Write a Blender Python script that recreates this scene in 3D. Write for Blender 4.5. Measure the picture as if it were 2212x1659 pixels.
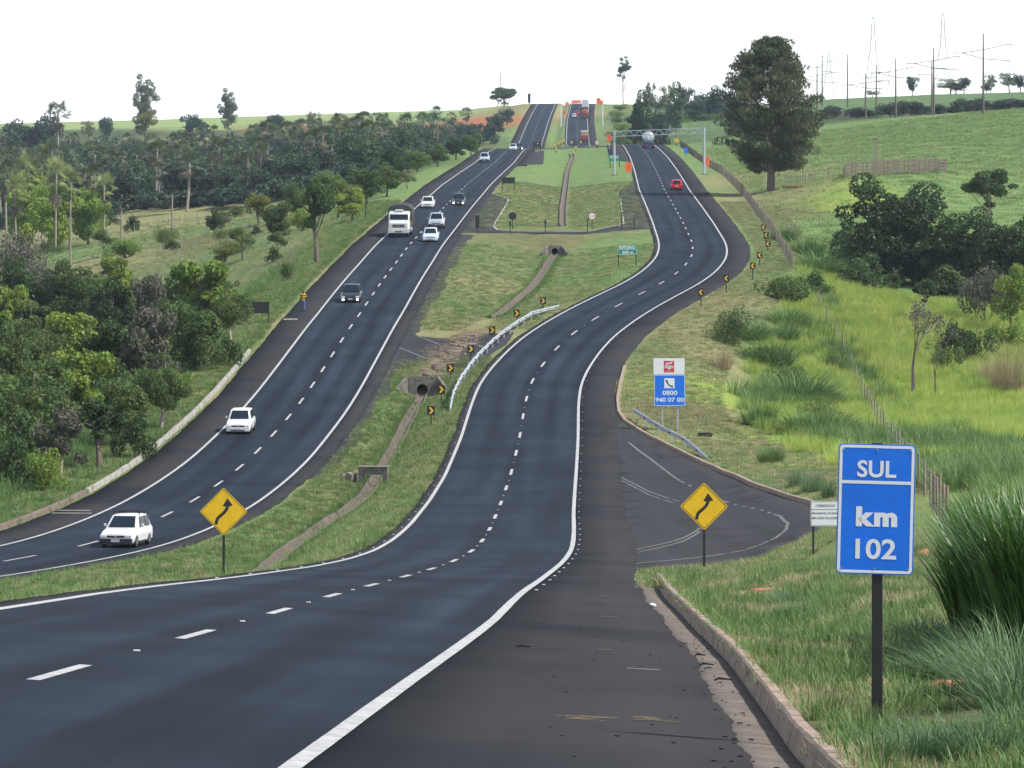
import bpy, bmesh, math, random
import numpy as np
from mathutils import Vector, Matrix

for _o in list(bpy.data.objects):
    bpy.data.objects.remove(_o)
SC = bpy.context.scene
C = SC.collection
rng = np.random.default_rng(11)
random.seed(11)
R = math.radians

# ------------------------------------------------------------------ camera, sky, sun, exposure
F, CX, HY = 9000.0, 1106.0, 480.0            # long lens: focal length in units of a 2212 px wide frame, level horizon at row 480
cam = bpy.data.cameras.new('camera')
cam.sensor_fit = 'HORIZONTAL'
cam.sensor_width = 36.0
cam.lens = F / 2212.0 * 36.0
cam.shift_y = -(829.5 - HY) / 2212.0
cam.clip_start = 0.5
cam.clip_end = 20000.0
cam_o = bpy.data.objects.new('camera', cam)
C.objects.link(cam_o)
cam_o.location = (0, 0, 0)
cam_o.rotation_euler = (R(90), 0, 0)
SC.camera = cam_o

SUN_EL, SUN_AZ = R(50), R(109)                 # azimuth clockwise from +Y: the sun stands to the right, a touch behind the camera
world = bpy.data.worlds.new('World')
SC.world = world
world.use_nodes = True
wn = world.node_tree.nodes
wl = world.node_tree.links
wn.clear()
sky = wn.new('ShaderNodeTexSky')
sky.sky_type = 'NISHITA'
sky.sun_disc = False
sky.sun_elevation = SUN_EL
sky.sun_rotation = SUN_AZ
sky.altitude = 800
sky.air_density = 1.0
sky.dust_density = 1.5
sky.ozone_density = 1.0
bg = wn.new('ShaderNodeBackground')
bg.inputs[1].default_value = 0.115
wo = wn.new('ShaderNodeOutputWorld')
# thin bright veil of high cloud over the whole sky, thickest towards the horizon all round
tcw = wn.new('ShaderNodeTexCoord')
nzw = wn.new('ShaderNodeTexNoise')
nzw.inputs['Scale'].default_value = 2.2
nzw.inputs['Detail'].default_value = 5
mpw = wn.new('ShaderNodeMapping')
mpw.inputs['Scale'].default_value = (1, 1, 4)
rpw = wn.new('ShaderNodeMapRange')
rpw.inputs[1].default_value = 0.30
rpw.inputs[2].default_value = 0.62
rpw.inputs[3].default_value = 0.82
rpw.inputs[4].default_value = 1.08
mxw = wn.new('ShaderNodeMixRGB')
mxw.inputs[2].default_value = (10.4, 10.6, 10.8, 1)
wl.new(tcw.outputs['Generated'], mpw.inputs[0])
wl.new(mpw.outputs[0], nzw.inputs['Vector'])
wl.new(nzw.outputs[0], rpw.inputs[0])
sxw = wn.new('ShaderNodeSeparateXYZ')
wl.new(tcw.outputs['Generated'], sxw.inputs[0])
elw = wn.new('ShaderNodeMapRange')
elw.interpolation_type = 'SMOOTHSTEP'
elw.inputs[1].default_value = 0.0
elw.inputs[2].default_value = 0.42
elw.inputs[3].default_value = 0.95
elw.inputs[4].default_value = 0.12
wl.new(sxw.outputs[2], elw.inputs[0])
muw = wn.new('ShaderNodeMath')
muw.operation = 'MULTIPLY'
muw.use_clamp = True
wl.new(elw.outputs[0], muw.inputs[0])
wl.new(rpw.outputs[0], muw.inputs[1])
wl.new(muw.outputs[0], mxw.inputs[0])
wl.new(sky.outputs[0], mxw.inputs[1])
wl.new(mxw.outputs[0], bg.inputs[0])
wl.new(bg.outputs[0], wo.inputs[0])

sun = bpy.data.lights.new('sun', 'SUN')
sun.energy = 4.4
sun.angle = R(0.6)
sun.color = (1.0, 0.95, 0.86)
sun_o = bpy.data.objects.new('sun', sun)
C.objects.link(sun_o)
sdir = Vector((math.sin(SUN_AZ) * math.cos(SUN_EL), math.cos(SUN_AZ) * math.cos(SUN_EL), math.sin(SUN_EL)))
sun_o.rotation_euler = sdir.to_track_quat('Z', 'Y').to_euler()
sun_o.location = (60, -20, 80)

SC.render.engine = 'CYCLES'
SC.render.resolution_x, SC.render.resolution_y = 1024, 768
SC.view_settings.view_transform = 'Standard'
SC.view_settings.look = 'None'
SC.view_settings.exposure = 0.55
SC.view_settings.gamma = 1.0
SC.view_settings.use_curve_mapping = False

# ------------------------------------------------------------------ helpers
def tag(o, label=None, cat=None, group=None, kind=None):
    if label: o['label'] = label
    if cat: o['category'] = cat
    if group: o['group'] = group
    if kind: o['kind'] = kind
    return o

def empty(name, loc=(0, 0, 0), rot=(0, 0, 0), label=None, cat=None, group=None):
    o = bpy.data.objects.new(name, None)
    o.empty_display_size = 0.3
    C.objects.link(o)
    o.location = loc
    o.rotation_euler = rot
    return tag(o, label, cat, group)

def link(name, me, parent=None, loc=None):
    o = bpy.data.objects.new(name, me)
    C.objects.link(o)
    if parent is not None: o.parent = parent
    if loc is not None: o.location = loc
    return o

class MB:
    """collects simple shapes, then links them as one mesh"""
    def __init__(s):
        s.v, s.f = [], []
    def add(s, vs, fs):
        n = len(s.v)
        s.v += [tuple(p) for p in vs]
        s.f += [tuple(i + n for i in f) for f in fs]
        return s
    def box(s, x0, x1, y0, y1, z0, z1, M=None):
        vs = [Vector((x, y, z)) for z in (z0, z1) for y in (y0, y1) for x in (x0, x1)]
        if M is not None: vs = [M @ v for v in vs]
        return s.add(vs, [(0, 2, 3, 1), (4, 5, 7, 6), (0, 1, 5, 4), (2, 6, 7, 3), (0, 4, 6, 2), (1, 3, 7, 5)])
    def tube(s, pts, rad, n=8, cap=True):
        pts = [Vector(p) for p in pts]
        if not hasattr(rad, '__len__'): rad = [rad] * len(pts)
        base = len(s.v)
        up = Vector((0, 0, 1))
        for i, p in enumerate(pts):
            d = (pts[min(i + 1, len(pts) - 1)] - pts[max(i - 1, 0)])
            d = d.normalized() if d.length > 1e-9 else up
            a = d.cross(Vector((1, 0, 0)) if abs(d.x) < 0.8 else Vector((0, 1, 0))).normalized()
            b = d.cross(a)
            for k in range(n):
                t = 2 * math.pi * k / n
                s.v.append(tuple(p + (a * math.cos(t) + b * math.sin(t)) * rad[i]))
        for i in range(len(pts) - 1):
            for k in range(n):
                q = base + i * n
                s.f.append((q + k, q + (k + 1) % n, q + n + (k + 1) % n, q + n + k))
        if cap:
            s.f.append(tuple(base + k for k in range(n))[::-1])
            s.f.append(tuple(base + (len(pts) - 1) * n + k for k in range(n)))
        return s
    def bar(s, a, b, w, h=None):
        """square bar from a to b"""
        a, b = Vector(a), Vector(b)
        h = w if h is None else h
        d = (b - a).normalized()
        u = d.cross(Vector((0, 0, 1)))
        u = u.normalized() if u.length > 1e-4 else Vector((1, 0, 0))
        v = u.cross(d)
        vs = []
        for p in (a, b):
            for i, j in ((-1, -1), (1, -1), (1, 1), (-1, 1)):
                vs.append(p + u * i * w / 2 + v * j * h / 2)
        return s.add(vs, [(3, 2, 1, 0), (4, 5, 6, 7), (0, 1, 5, 4), (1, 2, 6, 5), (2, 3, 7, 6), (3, 0, 4, 7)])
    def loft(s, rings, closed=True, caps=True):
        base = len(s.v)
        n = len(rings[0])
        for r in rings: s.v += [tuple(p) for p in r]
        m = n if closed else n - 1
        for i in range(len(rings) - 1):
            for k in range(m):
                q = base + i * n
                s.f.append((q + k, q + (k + 1) % n, q + n + (k + 1) % n, q + n + k))
        if caps and closed:
            s.f.append(tuple(base + k for k in range(n))[::-1])
            s.f.append(tuple(base + (len(rings) - 1) * n + k for k in range(n)))
        return s
    def prism(s, outline, y0, y1):
        """outline in x,z extruded along y"""
        n = len(outline)
        vs = [(x, y0, z) for x, z in outline] + [(x, y1, z) for x, z in outline]
        fs = [tuple(range(n)), tuple(range(2 * n - 1, n - 1, -1))]
        fs += [(k, k + n, (k + 1) % n + n, (k + 1) % n) for k in range(n)]
        return s.add(vs, fs)
    def mesh(s, name, m=None, smooth=None, bevel=None, fix=True):
        me = bpy.data.meshes.new(name)
        me.from_pydata(s.v, [], s.f)
        if fix or bevel:
            bm = bmesh.new()
            bm.from_mesh(me)
            if fix: bmesh.ops.recalc_face_normals(bm, faces=bm.faces)
            if bevel:
                bmesh.ops.bevel(bm, geom=[e for e in bm.edges if e.is_manifold and e.calc_face_angle(0) > 0.5], offset=bevel, segments=2, affect='EDGES', profile=0.6)
            bm.to_mesh(me)
            bm.free()
        if m is not None: me.materials.append(m)
        if smooth is not None:
            me.polygons.foreach_set('use_smooth', [True] * len(me.polygons))
            me.set_sharp_from_angle(angle=R(smooth))
        me.update()
        return me
    def build(s, name, m, parent=None, smooth=None, bevel=None, loc=None):
        return link(name, s.mesh(name, m, smooth, bevel), parent, loc)

def np_mesh(name, V, Q, m=None, smooth=False):
    """fast mesh from an array of points and an array of quads or triangles"""
    V = np.asarray(V, np.float32)
    Q = np.asarray(Q, np.int32)
    k = Q.shape[1]
    me = bpy.data.meshes.new(name)
    me.vertices.add(len(V))
    me.vertices.foreach_set('co', V.ravel())
    me.loops.add(Q.size)
    me.loops.foreach_set('vertex_index', Q.ravel())
    me.polygons.add(len(Q))
    me.polygons.foreach_set('loop_start', np.arange(0, Q.size, k, dtype=np.int32))
    me.polygons.foreach_set('loop_total', np.full(len(Q), k, np.int32))
    me.polygons.foreach_set('use_smooth', np.full(len(Q), smooth))
    me.update(calc_edges=True)
    if m is not None: me.materials.append(m)
    return me

def copy_tree(o, parent=None):
    c = o.copy()
    C.objects.link(c)
    if parent is not None: c.parent = parent
    for ch in o.children: copy_tree(ch, c)
    return c

def sm(x, a, b):
    t = np.clip((np.asarray(x, float) - a) / (b - a), 0, 1)
    return t * t * (3 - 2 * t)

# ------------------------------------------------------------------ materials
MT = {}
def mat(name, col, rough=0.7, metal=0.0, var=0.0, scale=8.0, col2=None, bump=0.0, bscale=None, spec=0.5, emit=None, coat=0.0, detail=4, stretch=None):
    if name in MT: return MT[name]
    m = bpy.data.materials.new(name)
    m.use_nodes = True
    nt = m.node_tree
    p = nt.nodes['Principled BSDF']
    p.inputs['Base Color'].default_value = (*col, 1)
    p.inputs['Roughness'].default_value = rough
    p.inputs['Metallic'].default_value = metal
    p.inputs['Specular IOR Level'].default_value = spec
    p.inputs['Coat Weight'].default_value = coat
    if emit:
        p.inputs['Emission Color'].default_value = (*emit[0], 1)
        p.inputs['Emission Strength'].default_value = emit[1]
    if var or col2 or bump:
        tc = nt.nodes.new('ShaderNodeTexCoord')
        src = tc.outputs['Object']
        if stretch:
            mp = nt.nodes.new('ShaderNodeMapping')
            mp.inputs['Scale'].default_value = stretch
            nt.links.new(src, mp.inputs[0])
            src = mp.outputs[0]
        nz = nt.nodes.new('ShaderNodeTexNoise')
        nz.inputs['Scale'].default_value = scale
        nz.inputs['Detail'].default_value = detail
        nz.inputs['Roughness'].default_value = 0.65
        nt.links.new(src, nz.inputs['Vector'])
        rp = nt.nodes.new('ShaderNodeValToRGB')
        c2 = col2 if col2 else tuple(c * (1 + var) for c in col)
        c1 = col if col2 else tuple(c * (1 - var) for c in col)
        rp.color_ramp.elements[0].position = 0.32
        rp.color_ramp.elements[1].position = 0.68
        rp.color_ramp.elements[0].color = (*c1, 1)
        rp.color_ramp.elements[1].color = (*c2, 1)
        nt.links.new(nz.outputs[0], rp.inputs[0])
        nt.links.new(rp.outputs[0], p.inputs['Base Color'])
        if bump:
            n2 = nt.nodes.new('ShaderNodeTexNoise')
            n2.inputs['Scale'].default_value = bscale or scale * 3
            n2.inputs['Detail'].default_value = 5
            nt.links.new(src, n2.inputs['Vector'])
            bp = nt.nodes.new('ShaderNodeBump')
            bp.inputs['Strength'].default_value = bump
            bp.inputs['Distance'].default_value = 0.03
            nt.links.new(n2.outputs[0], bp.inputs['Height'])
            nt.links.new(bp.outputs[0], p.inputs['Normal'])
    MT[name] = m
    return m

def leaf_mat(name, c1, c2, rough=0.55, trans=0.25, nscale=0.35):
    """foliage: hue differs from tree to tree and from clump to clump"""
    if name in MT: return MT[name]
    m = bpy.data.materials.new(name)
    m.use_nodes = True
    nt = m.node_tree
    p = nt.nodes['Principled BSDF']
    p.inputs['Roughness'].default_value = rough
    p.inputs['Specular IOR Level'].default_value = 0.3
    out = nt.nodes['Material Output']
    oi = nt.nodes.new('ShaderNodeObjectInfo')
    ge = nt.nodes.new('ShaderNodeNewGeometry')
    nz = nt.nodes.new('ShaderNodeTexNoise')
    nz.inputs['Scale'].default_value = nscale
    nz.inputs['Detail'].default_value = 4
    nt.links.new(ge.outputs['Position'], nz.inputs['Vector'])
    ad = nt.nodes.new('ShaderNodeMath')
    ad.operation = 'MULTIPLY_ADD'
    ad.inputs[1].default_value = 0.55
    nt.links.new(oi.outputs['Random'], ad.inputs[0])
    sc = nt.nodes.new('ShaderNodeMath')
    sc.operation = 'MULTIPLY_ADD'
    sc.inputs[1].default_value = 1.5
    sc.inputs[2].default_value = -0.52
    nt.links.new(nz.outputs[0], sc.inputs[0])
    nt.links.new(sc.outputs[0], ad.inputs[2])
    rp = nt.nodes.new('ShaderNodeMapRange')
    nt.links.new(ad.outputs[0], rp.inputs[0])
    mx = nt.nodes.new('ShaderNodeMixRGB')
    mx.inputs[1].default_value = (*c1, 1)
    mx.inputs[2].default_value = (*c2, 1)
    nt.links.new(rp.outputs[0], mx.inputs[0])
    nt.links.new(mx.outputs[0], p.inputs['Base Color'])
    tr = nt.nodes.new('ShaderNodeBsdfTranslucent')
    hs = nt.nodes.new('ShaderNodeHueSaturation')
    hs.inputs['Value'].default_value = 1.25
    hs.inputs['Hue'].default_value = 0.485
    nt.links.new(mx.outputs[0], hs.inputs['Color'])
    nt.links.new(hs.outputs[0], tr.inputs['Color'])
    ms = nt.nodes.new('ShaderNodeMixShader')
    ms.inputs[0].default_value = trans
    nt.links.new(p.outputs[0], ms.inputs[1])
    nt.links.new(tr.outputs[0], ms.inputs[2])
    nt.links.new(ms.outputs[0], out.inputs[0])
    MT[name] = m
    return m

def asphalt_mat(name, c, rough, spec, streak=0.12, worn=None, tracks=0.0):
    """bitumen: fine aggregate speckle and faint long streaks where wheels run"""
    m = bpy.data.materials.new(name)
    m.use_nodes = True
    nt = m.node_tree
    p = nt.nodes['Principled BSDF']
    p.inputs['Roughness'].default_value = rough
    p.inputs['Specular IOR Level'].default_value = spec
    uv = nt.nodes.new('ShaderNodeUVMap')
    ge = nt.nodes.new('ShaderNodeNewGeometry')
    mp = nt.nodes.new('ShaderNodeMapping')
    mp.inputs['Scale'].default_value = (0.9, 0.018, 1)
    nt.links.new(uv.outputs[0], mp.inputs[0])
    n1 = nt.nodes.new('ShaderNodeTexNoise')
    n1.inputs['Scale'].default_value = 1.0
    n1.inputs['Detail'].default_value = 3
    nt.links.new(mp.outputs[0], n1.inputs['Vector'])
    n2 = nt.nodes.new('ShaderNodeTexNoise')
    n2.inputs['Scale'].default_value = 34
    n2.inputs['Detail'].default_value = 5
    n2.inputs['Roughness'].default_value = 0.75
    nt.links.new(ge.outputs['Position'], n2.inputs['Vector'])
    n3 = nt.nodes.new('ShaderNodeTexNoise')
    n3.inputs['Scale'].default_value = 0.16
    n3.inputs['Detail'].default_value = 5
    nt.links.new(ge.outputs['Position'], n3.inputs['Vector'])
    def mr(src, lo, hi):
        r = nt.nodes.new('ShaderNodeMapRange')
        r.inputs[1].default_value = 0.3
        r.inputs[2].default_value = 0.7
        r.inputs[3].default_value = lo
        r.inputs[4].default_value = hi
        nt.links.new(src, r.inputs[0])
        return r.outputs[0]
    def mul(a, b):
        r = nt.nodes.new('ShaderNodeMath')
        r.operation = 'MULTIPLY'
        nt.links.new(a, r.inputs[0])
        nt.links.new(b, r.inputs[1])
        return r.outputs[0]
    sxy = nt.nodes.new('ShaderNodeSeparateXYZ')
    nt.links.new(uv.outputs[0], sxy.inputs[0])
    ph_ = nt.nodes.new('ShaderNodeMath'); ph_.operation = 'MULTIPLY_ADD'; ph_.inputs[1].default_value = 2 * math.pi / 1.8; ph_.inputs[2].default_value = -math.pi / 2
    nt.links.new(sxy.outputs[0], ph_.inputs[0])
    sn = nt.nodes.new('ShaderNodeMath'); sn.operation = 'SINE'
    nt.links.new(ph_.outputs[0], sn.inputs[0])
    wt = nt.nodes.new('ShaderNodeMath'); wt.operation = 'MULTIPLY_ADD'; wt.inputs[1].default_value = tracks; wt.inputs[2].default_value = 1.0
    nt.links.new(sn.outputs[0], wt.inputs[0])
    k = mul(wt.outputs[0], mul(mul(mr(n1.outputs[0], 1 - streak, 1 + streak), mr(n2.outputs[0], 0.62, 1.42)), mr(n3.outputs[0], 0.76, 1.26)))
    mx = nt.nodes.new('ShaderNodeMixRGB')
    mx.blend_type = 'MULTIPLY'
    mx.inputs[0].default_value = 1
    mx.inputs[1].default_value = (*c, 1)
    nt.links.new(k, mx.inputs[2])
    last = mx.outputs[0]
    if worn:
        m2 = nt.nodes.new('ShaderNodeMixRGB')
        m2.inputs[2].default_value = (*worn, 1)
        nt.links.new(mr(n3.outputs[0], 0.0, 0.7), m2.inputs[0])
        nt.links.new(last, m2.inputs[1])
        last = m2.outputs[0]
    nt.links.new(last, p.inputs['Base Color'])
    rr = mr(n1.outputs[0], rough - 0.05, rough + 0.05)
    nt.links.new(rr, p.inputs['Roughness'])
    bp = nt.nodes.new('ShaderNodeBump')
    bp.inputs['Strength'].default_value = 0.25
    bp.inputs['Distance'].default_value = 0.01
    nt.links.new(n2.outputs[0], bp.inputs['Height'])
    nt.links.new(bp.outputs[0], p.inputs['Normal'])
    MT[name] = m
    return m

M_LANE = asphalt_mat('asphalt_lane', (0.0165, 0.0230, 0.0345), 0.8, 0.04, 0.4, tracks=0.13)
M_SHOULDER = asphalt_mat('asphalt_shoulder', (0.026, 0.028, 0.033), 0.9, 0.04, 0.3, worn=(0.036, 0.032, 0.032))
M_OLD = asphalt_mat('asphalt_old', (0.042, 0.041, 0.045), 0.9, 0.04, 0.2, worn=(0.032, 0.034, 0.040))
M_PAINT = mat('road_paint', (0.25, 0.25, 0.25), 0.7, col2=(0.46, 0.46, 0.455), scale=4.5, bump=0.1)
M_OLDPAINT = mat('worn_paint', (0.06, 0.06, 0.065), 0.8, col2=(0.17, 0.17, 0.17), scale=2.5)
M_KERB = mat('kerb_concrete', (0.20, 0.14, 0.105), 0.9, col2=(0.33, 0.25, 0.195), scale=3, bump=0.3)
M_YELLOWWORN = mat('worn_yellow_paint', (0.03, 0.03, 0.032), 0.8, col2=(0.27, 0.18, 0.06), scale=5, stretch=(0.6, 14, 1), detail=2)
M_CONC = mat('concrete', (0.15, 0.135, 0.115), 0.9, col2=(0.26, 0.235, 0.20), scale=2.5, bump=0.3)
M_CONCRED = mat('earth_stained_concrete', (0.10, 0.072, 0.055), 0.9, col2=(0.19, 0.15, 0.12), scale=3, bump=0.35)
M_DRAIN = mat('mossy_drain_concrete', (0.07, 0.056, 0.044), 0.95, col2=(0.155, 0.125, 0.10), scale=1.6, bump=0.4)
M_CONCDARK = mat('weathered_dark_concrete', (0.055, 0.052, 0.048), 0.9, col2=(0.20, 0.18, 0.16), scale=2.4, bump=0.4)
M_WHITEKERB = mat('whitewashed_concrete', (0.36, 0.35, 0.325), 0.85, col2=(0.22, 0.20, 0.17), scale=3, bump=0.2)
M_BLACK = mat('black_paint', (0.012, 0.012, 0.013), 0.55, var=0.2, scale=6)
M_HOLE = mat('pipe_interior', (0.01, 0.009, 0.008), 1.0)
M_BLUE = mat('blue_sign_sheet', (0.003, 0.15, 0.70), 0.4, var=0.09, scale=2.2)
M_WHITE = mat('white_sign_sheet', (0.70, 0.72, 0.75), 0.45, var=0.04, scale=3)
M_YELLOW = mat('yellow_sign_sheet', (0.74, 0.45, 0.006), 0.45, var=0.1, scale=2.2)
M_GREEN = mat('green_sign_sheet', (0.003, 0.20, 0.13), 0.45, var=0.06, scale=3)
M_ORANGE = mat('orange_sign_sheet', (0.78, 0.13, 0.02), 0.5, var=0.08, scale=3)
M_RED = mat('red_sign_sheet', (0.50, 0.008, 0.012), 0.45)
M_GALV = mat('galvanised_steel', (0.36, 0.40, 0.44), 0.5, 0.25, var=0.14, scale=4)
M_RUST = mat('rust_stain', (0.14, 0.06, 0.03), 0.9, var=0.4, scale=5)
M_WOOD = mat('weathered_wood', (0.16, 0.125, 0.09), 0.9, col2=(0.30, 0.26, 0.21), scale=5, stretch=(6, 6, 0.7), bump=0.4)
M_DARKWOOD = mat('dark_wood', (0.07, 0.055, 0.045), 0.9, col2=(0.15, 0.12, 0.10), scale=5, stretch=(6, 6, 0.7), bump=0.4)
M_BARK = mat('bark', (0.085, 0.065, 0.05), 0.95, col2=(0.19, 0.155, 0.125), scale=4, stretch=(3, 3, 0.8), bump=0.6)
M_PALEBARK = mat('pale_bark', (0.22, 0.19, 0.155), 0.95, col2=(0.36, 0.32, 0.27), scale=4, stretch=(3, 3, 0.8), bump=0.5)
M_TYRE = mat('tyre_rubber', (0.012, 0.012, 0.012), 0.85)
M_GLASS = mat('vehicle_glass', (0.010, 0.018, 0.028), 0.12, spec=0.25)
M_CHROME = mat('bright_metal', (0.6, 0.61, 0.63), 0.25, 0.9)
M_TRIM = mat('black_plastic', (0.014, 0.014, 0.015), 0.6)
M_LAMP = mat('headlamp_glass', (0.62, 0.65, 0.68), 0.15, spec=0.8)
M_TAIL = mat('tail_lamp', (0.45, 0.01, 0.01), 0.25)
M_LIT = mat('lit_headlamp', (0.9, 0.9, 0.85), 0.2, emit=((1.0, 0.93, 0.8), 9.0))
M_PLATE = mat('number_plate', (0.42, 0.43, 0.44), 0.5)
M_SOILRED = mat('red_soil', (0.30, 0.085, 0.035), 0.95, col2=(0.42, 0.17, 0.08), scale=0.8, bump=0.5)

# ------------------------------------------------------------------ road alignments (x and height as functions of distance Y)
def tab(t):
    a = np.array(t, float)
    return a[:, 0], a[:, 1]
YS = np.arange(-120.0, 4200.0, 1.0)
def smooth(v, w):
    k = np.hanning(2 * w + 3)[1:-1]
    k /= k.sum()
    p = np.pad(v, w, mode='reflect', reflect_type='odd')
    return np.convolve(p, k, 'valid')
_far = [(1060, 16.3), (1150, 16.6), (1230, 19.8), (1300, 24.3), (1400, 30.5), (1500, 36.6), (1600, 42.5), (1700, 48.1), (1750, 49.8), (1850, 50.3), (2100, 49), (4200, 45)]
_zr = [(-120, 5.6), (0, -1.83), (45, -4.87), (58, -5.75), (71.5, -6.68), (85, -7.61), (98, -8.55), (112, -9.51), (126, -10.48), (140, -11.35), (155, -12.15), (168, -12.75), (186, -13.4), (206, -13.85), (229, -13.95), (258, -13.19), (286, -12.0), (314, -10.45), (345.5, -8.45), (373, -6.63), (403, -4.93), (439, -2.92), (475, -1.05), (537, 1.79), (619, 5.5), (700, 8.7), (800, 12.5), (900, 16.0), (970, 18.1), (1005, 18.3)] + _far
_zl = [(-120, 2.0), (0, -6), (60, -9.3), (120, -12.4), (150, -13.9), (175, -14.6), (200, -15.0), (222, -15.05), (240, -14.75), (256, -14.2), (274, -13.35), (294, -12.2), (318, -10.55), (346, -8.45), (373, -6.63), (403, -4.93), (439, -2.92), (475, -1.05), (537, 1.79), (619, 5.5), (700, 8.5), (800, 12.1), (900, 15.3), (970, 17.2), (1005, 17.3)] + _far
ZR = smooth(np.interp(YS, *tab(_zr)), 9)
ZL = smooth(np.interp(YS, *tab(_zl)), 11)
ER = np.interp(YS, *tab([(-120, .06), (75, .06), (90, .045), (105, .03), (150, 0), (4200, 0)]))
def yhit(py, Z, lo=20, hi=1000):
    i = np.where((YS >= lo) & (YS <= hi))[0]
    d = Z[i] + (py - HY) / F * YS[i]
    k = np.where(d[:-1] * d[1:] <= 0)[0]
    if len(k) == 0: return YS[i][np.argmin(abs(d))]
    k = k[0]
    return YS[i][k] + d[k] / (d[k] - d[k + 1])
def path_px(pts, Z, lo=20, hi=1000):
    out = []
    for x, y in pts:
        Y = yhit(y, Z, lo, hi)
        out.append((Y, (x - CX) * Y / F))
    return out
o4 = lambda pts, o: [(x / 4 + o[0], y / 4 + o[1]) for x, y in pts]
_rd = [(130, 1453), (420, 1372), (603, 1321), (720, 1286), (805, 1263), (870, 1247), (925, 1231), (975, 1214), (1019, 1191), (1042, 1168), (1059, 1141), (1073, 1107), (1088, 1070), (1100, 1035), (1111, 994), (1121, 952), (1128, 911), (1134, 873), (1144, 833)]
_rd += o4([(238, 1475), (355, 1330), (498, 1193), (680, 1066), (877, 950), (1087, 843), (1270, 750), (1403, 668), (1490, 592), (1548, 518), (1565, 450), (1557, 388), (1534, 333), (1508, 281), (1485, 230), (1463, 187), (1441, 150), (1422, 113), (1405, 83), (1385, 48)], (1106, 427)) + [(1434, 408)]
_ld = [(66, 1203), (166, 1183), (250, 1157), (325, 1129), (389, 1097), (444, 1064.5), (490, 1031.5), (532, 998)]
_ld += o4([(207, 1640), (322, 1507), (434, 1357), (535, 1210), (626, 1068), (715, 932), (796, 806), (877, 692), (948, 588), (1012, 492), (1072, 405), (1128, 327), (1183, 257), (1233, 190), (1281, 126), (1325, 68)], (553, 512))
xr = sorted([(-120, -10.6), (0, -6.4)] + path_px(_rd, ZR) + [(700, 24.2), (800, 26.3), (967, 29.2), (1100, 26), (1300, 20.5), (1500, 23.5), (1700, 27.8), (1900, 33), (4200, 90)])
xl = sorted([(-120, -330), (60, -110), (100, -66), (120, -47.5), (140, -35.5), (158, -28.4), (172, -24.2)] + path_px(_ld, ZL) + [(475, -10.3), (537, -8.9), (600, -7.3), (705, -4.8), (775, -3.1), (940, -0.7), (1100, 2.2), (1300, 5.6), (1500, 9.6), (1700, 14), (1900, 19), (4200, 76)])
XR = smooth(smooth(np.interp(YS, *tab(xr)), 8), 6)
XL = smooth(smooth(np.interp(YS, *tab(xl)), 8), 6)
CR = 1 / np.sqrt(1 + np.gradient(XR, YS) ** 2)
CL = 1 / np.sqrt(1 + np.gradient(XL, YS) ** 2)
I = lambda Y, A: np.interp(Y, YS, A)
R_IN, R_OUT = -4.15, 6.2
KS = np.interp(YS, [-120, 32, 39, 47, 61, 77, 105, 118, 4200], [7.9, 7.85, 7.7, 7.63, 7.48, 7.2, 6.8, 6.55, 6.55])   # near kerb
RO = np.where(YS < 118, KS - .32, 6.2)           # pavement limits measured from the centre line of each carriageway
L_OUT, L_IN = -6.3, 5.0
# drain in the median: depth below the road and its line
DD = smooth(np.interp(YS, *tab([(-120, .25), (85, .25), (105, .5), (130, 1.0), (292, 1.35), (300, 1.5), (306, .35), (312, .05), (350, .05), (362, .8), (400, 1.0), (440, 1.2), (449, 1.3), (455, .25), (460, .0), (488, .0), (500, .6), (560, .9), (900, .9), (930, 0), (990, 0), (1050, .8), (4200, .8)])), 2)
_dit = [(480, 1262), (560, 1225), (620, 1190), (700, 1132), (780, 1085), (800, 1062), (830, 1010), (880, 915), (908, 865), (935, 800), (990, 744), (1106, 660), (1146, 627), (1168, 600), (1183, 575), (1193, 557), (1203, 540), (1216, 490), (1216, 450), (1221, 415), (1226, 373), (1238, 340)]
ZMID = 0.5 * (ZL + ZR)
xd = sorted([(-120, -60), (60, -14), (95, -9.5)] + path_px(_dit[2:], ZMID - DD) + [(1100, 14), (1300, 13), (1700, 20.9), (4200, 83)])
XD = smooth(np.interp(YS, *tab(xd)), 8)

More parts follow.
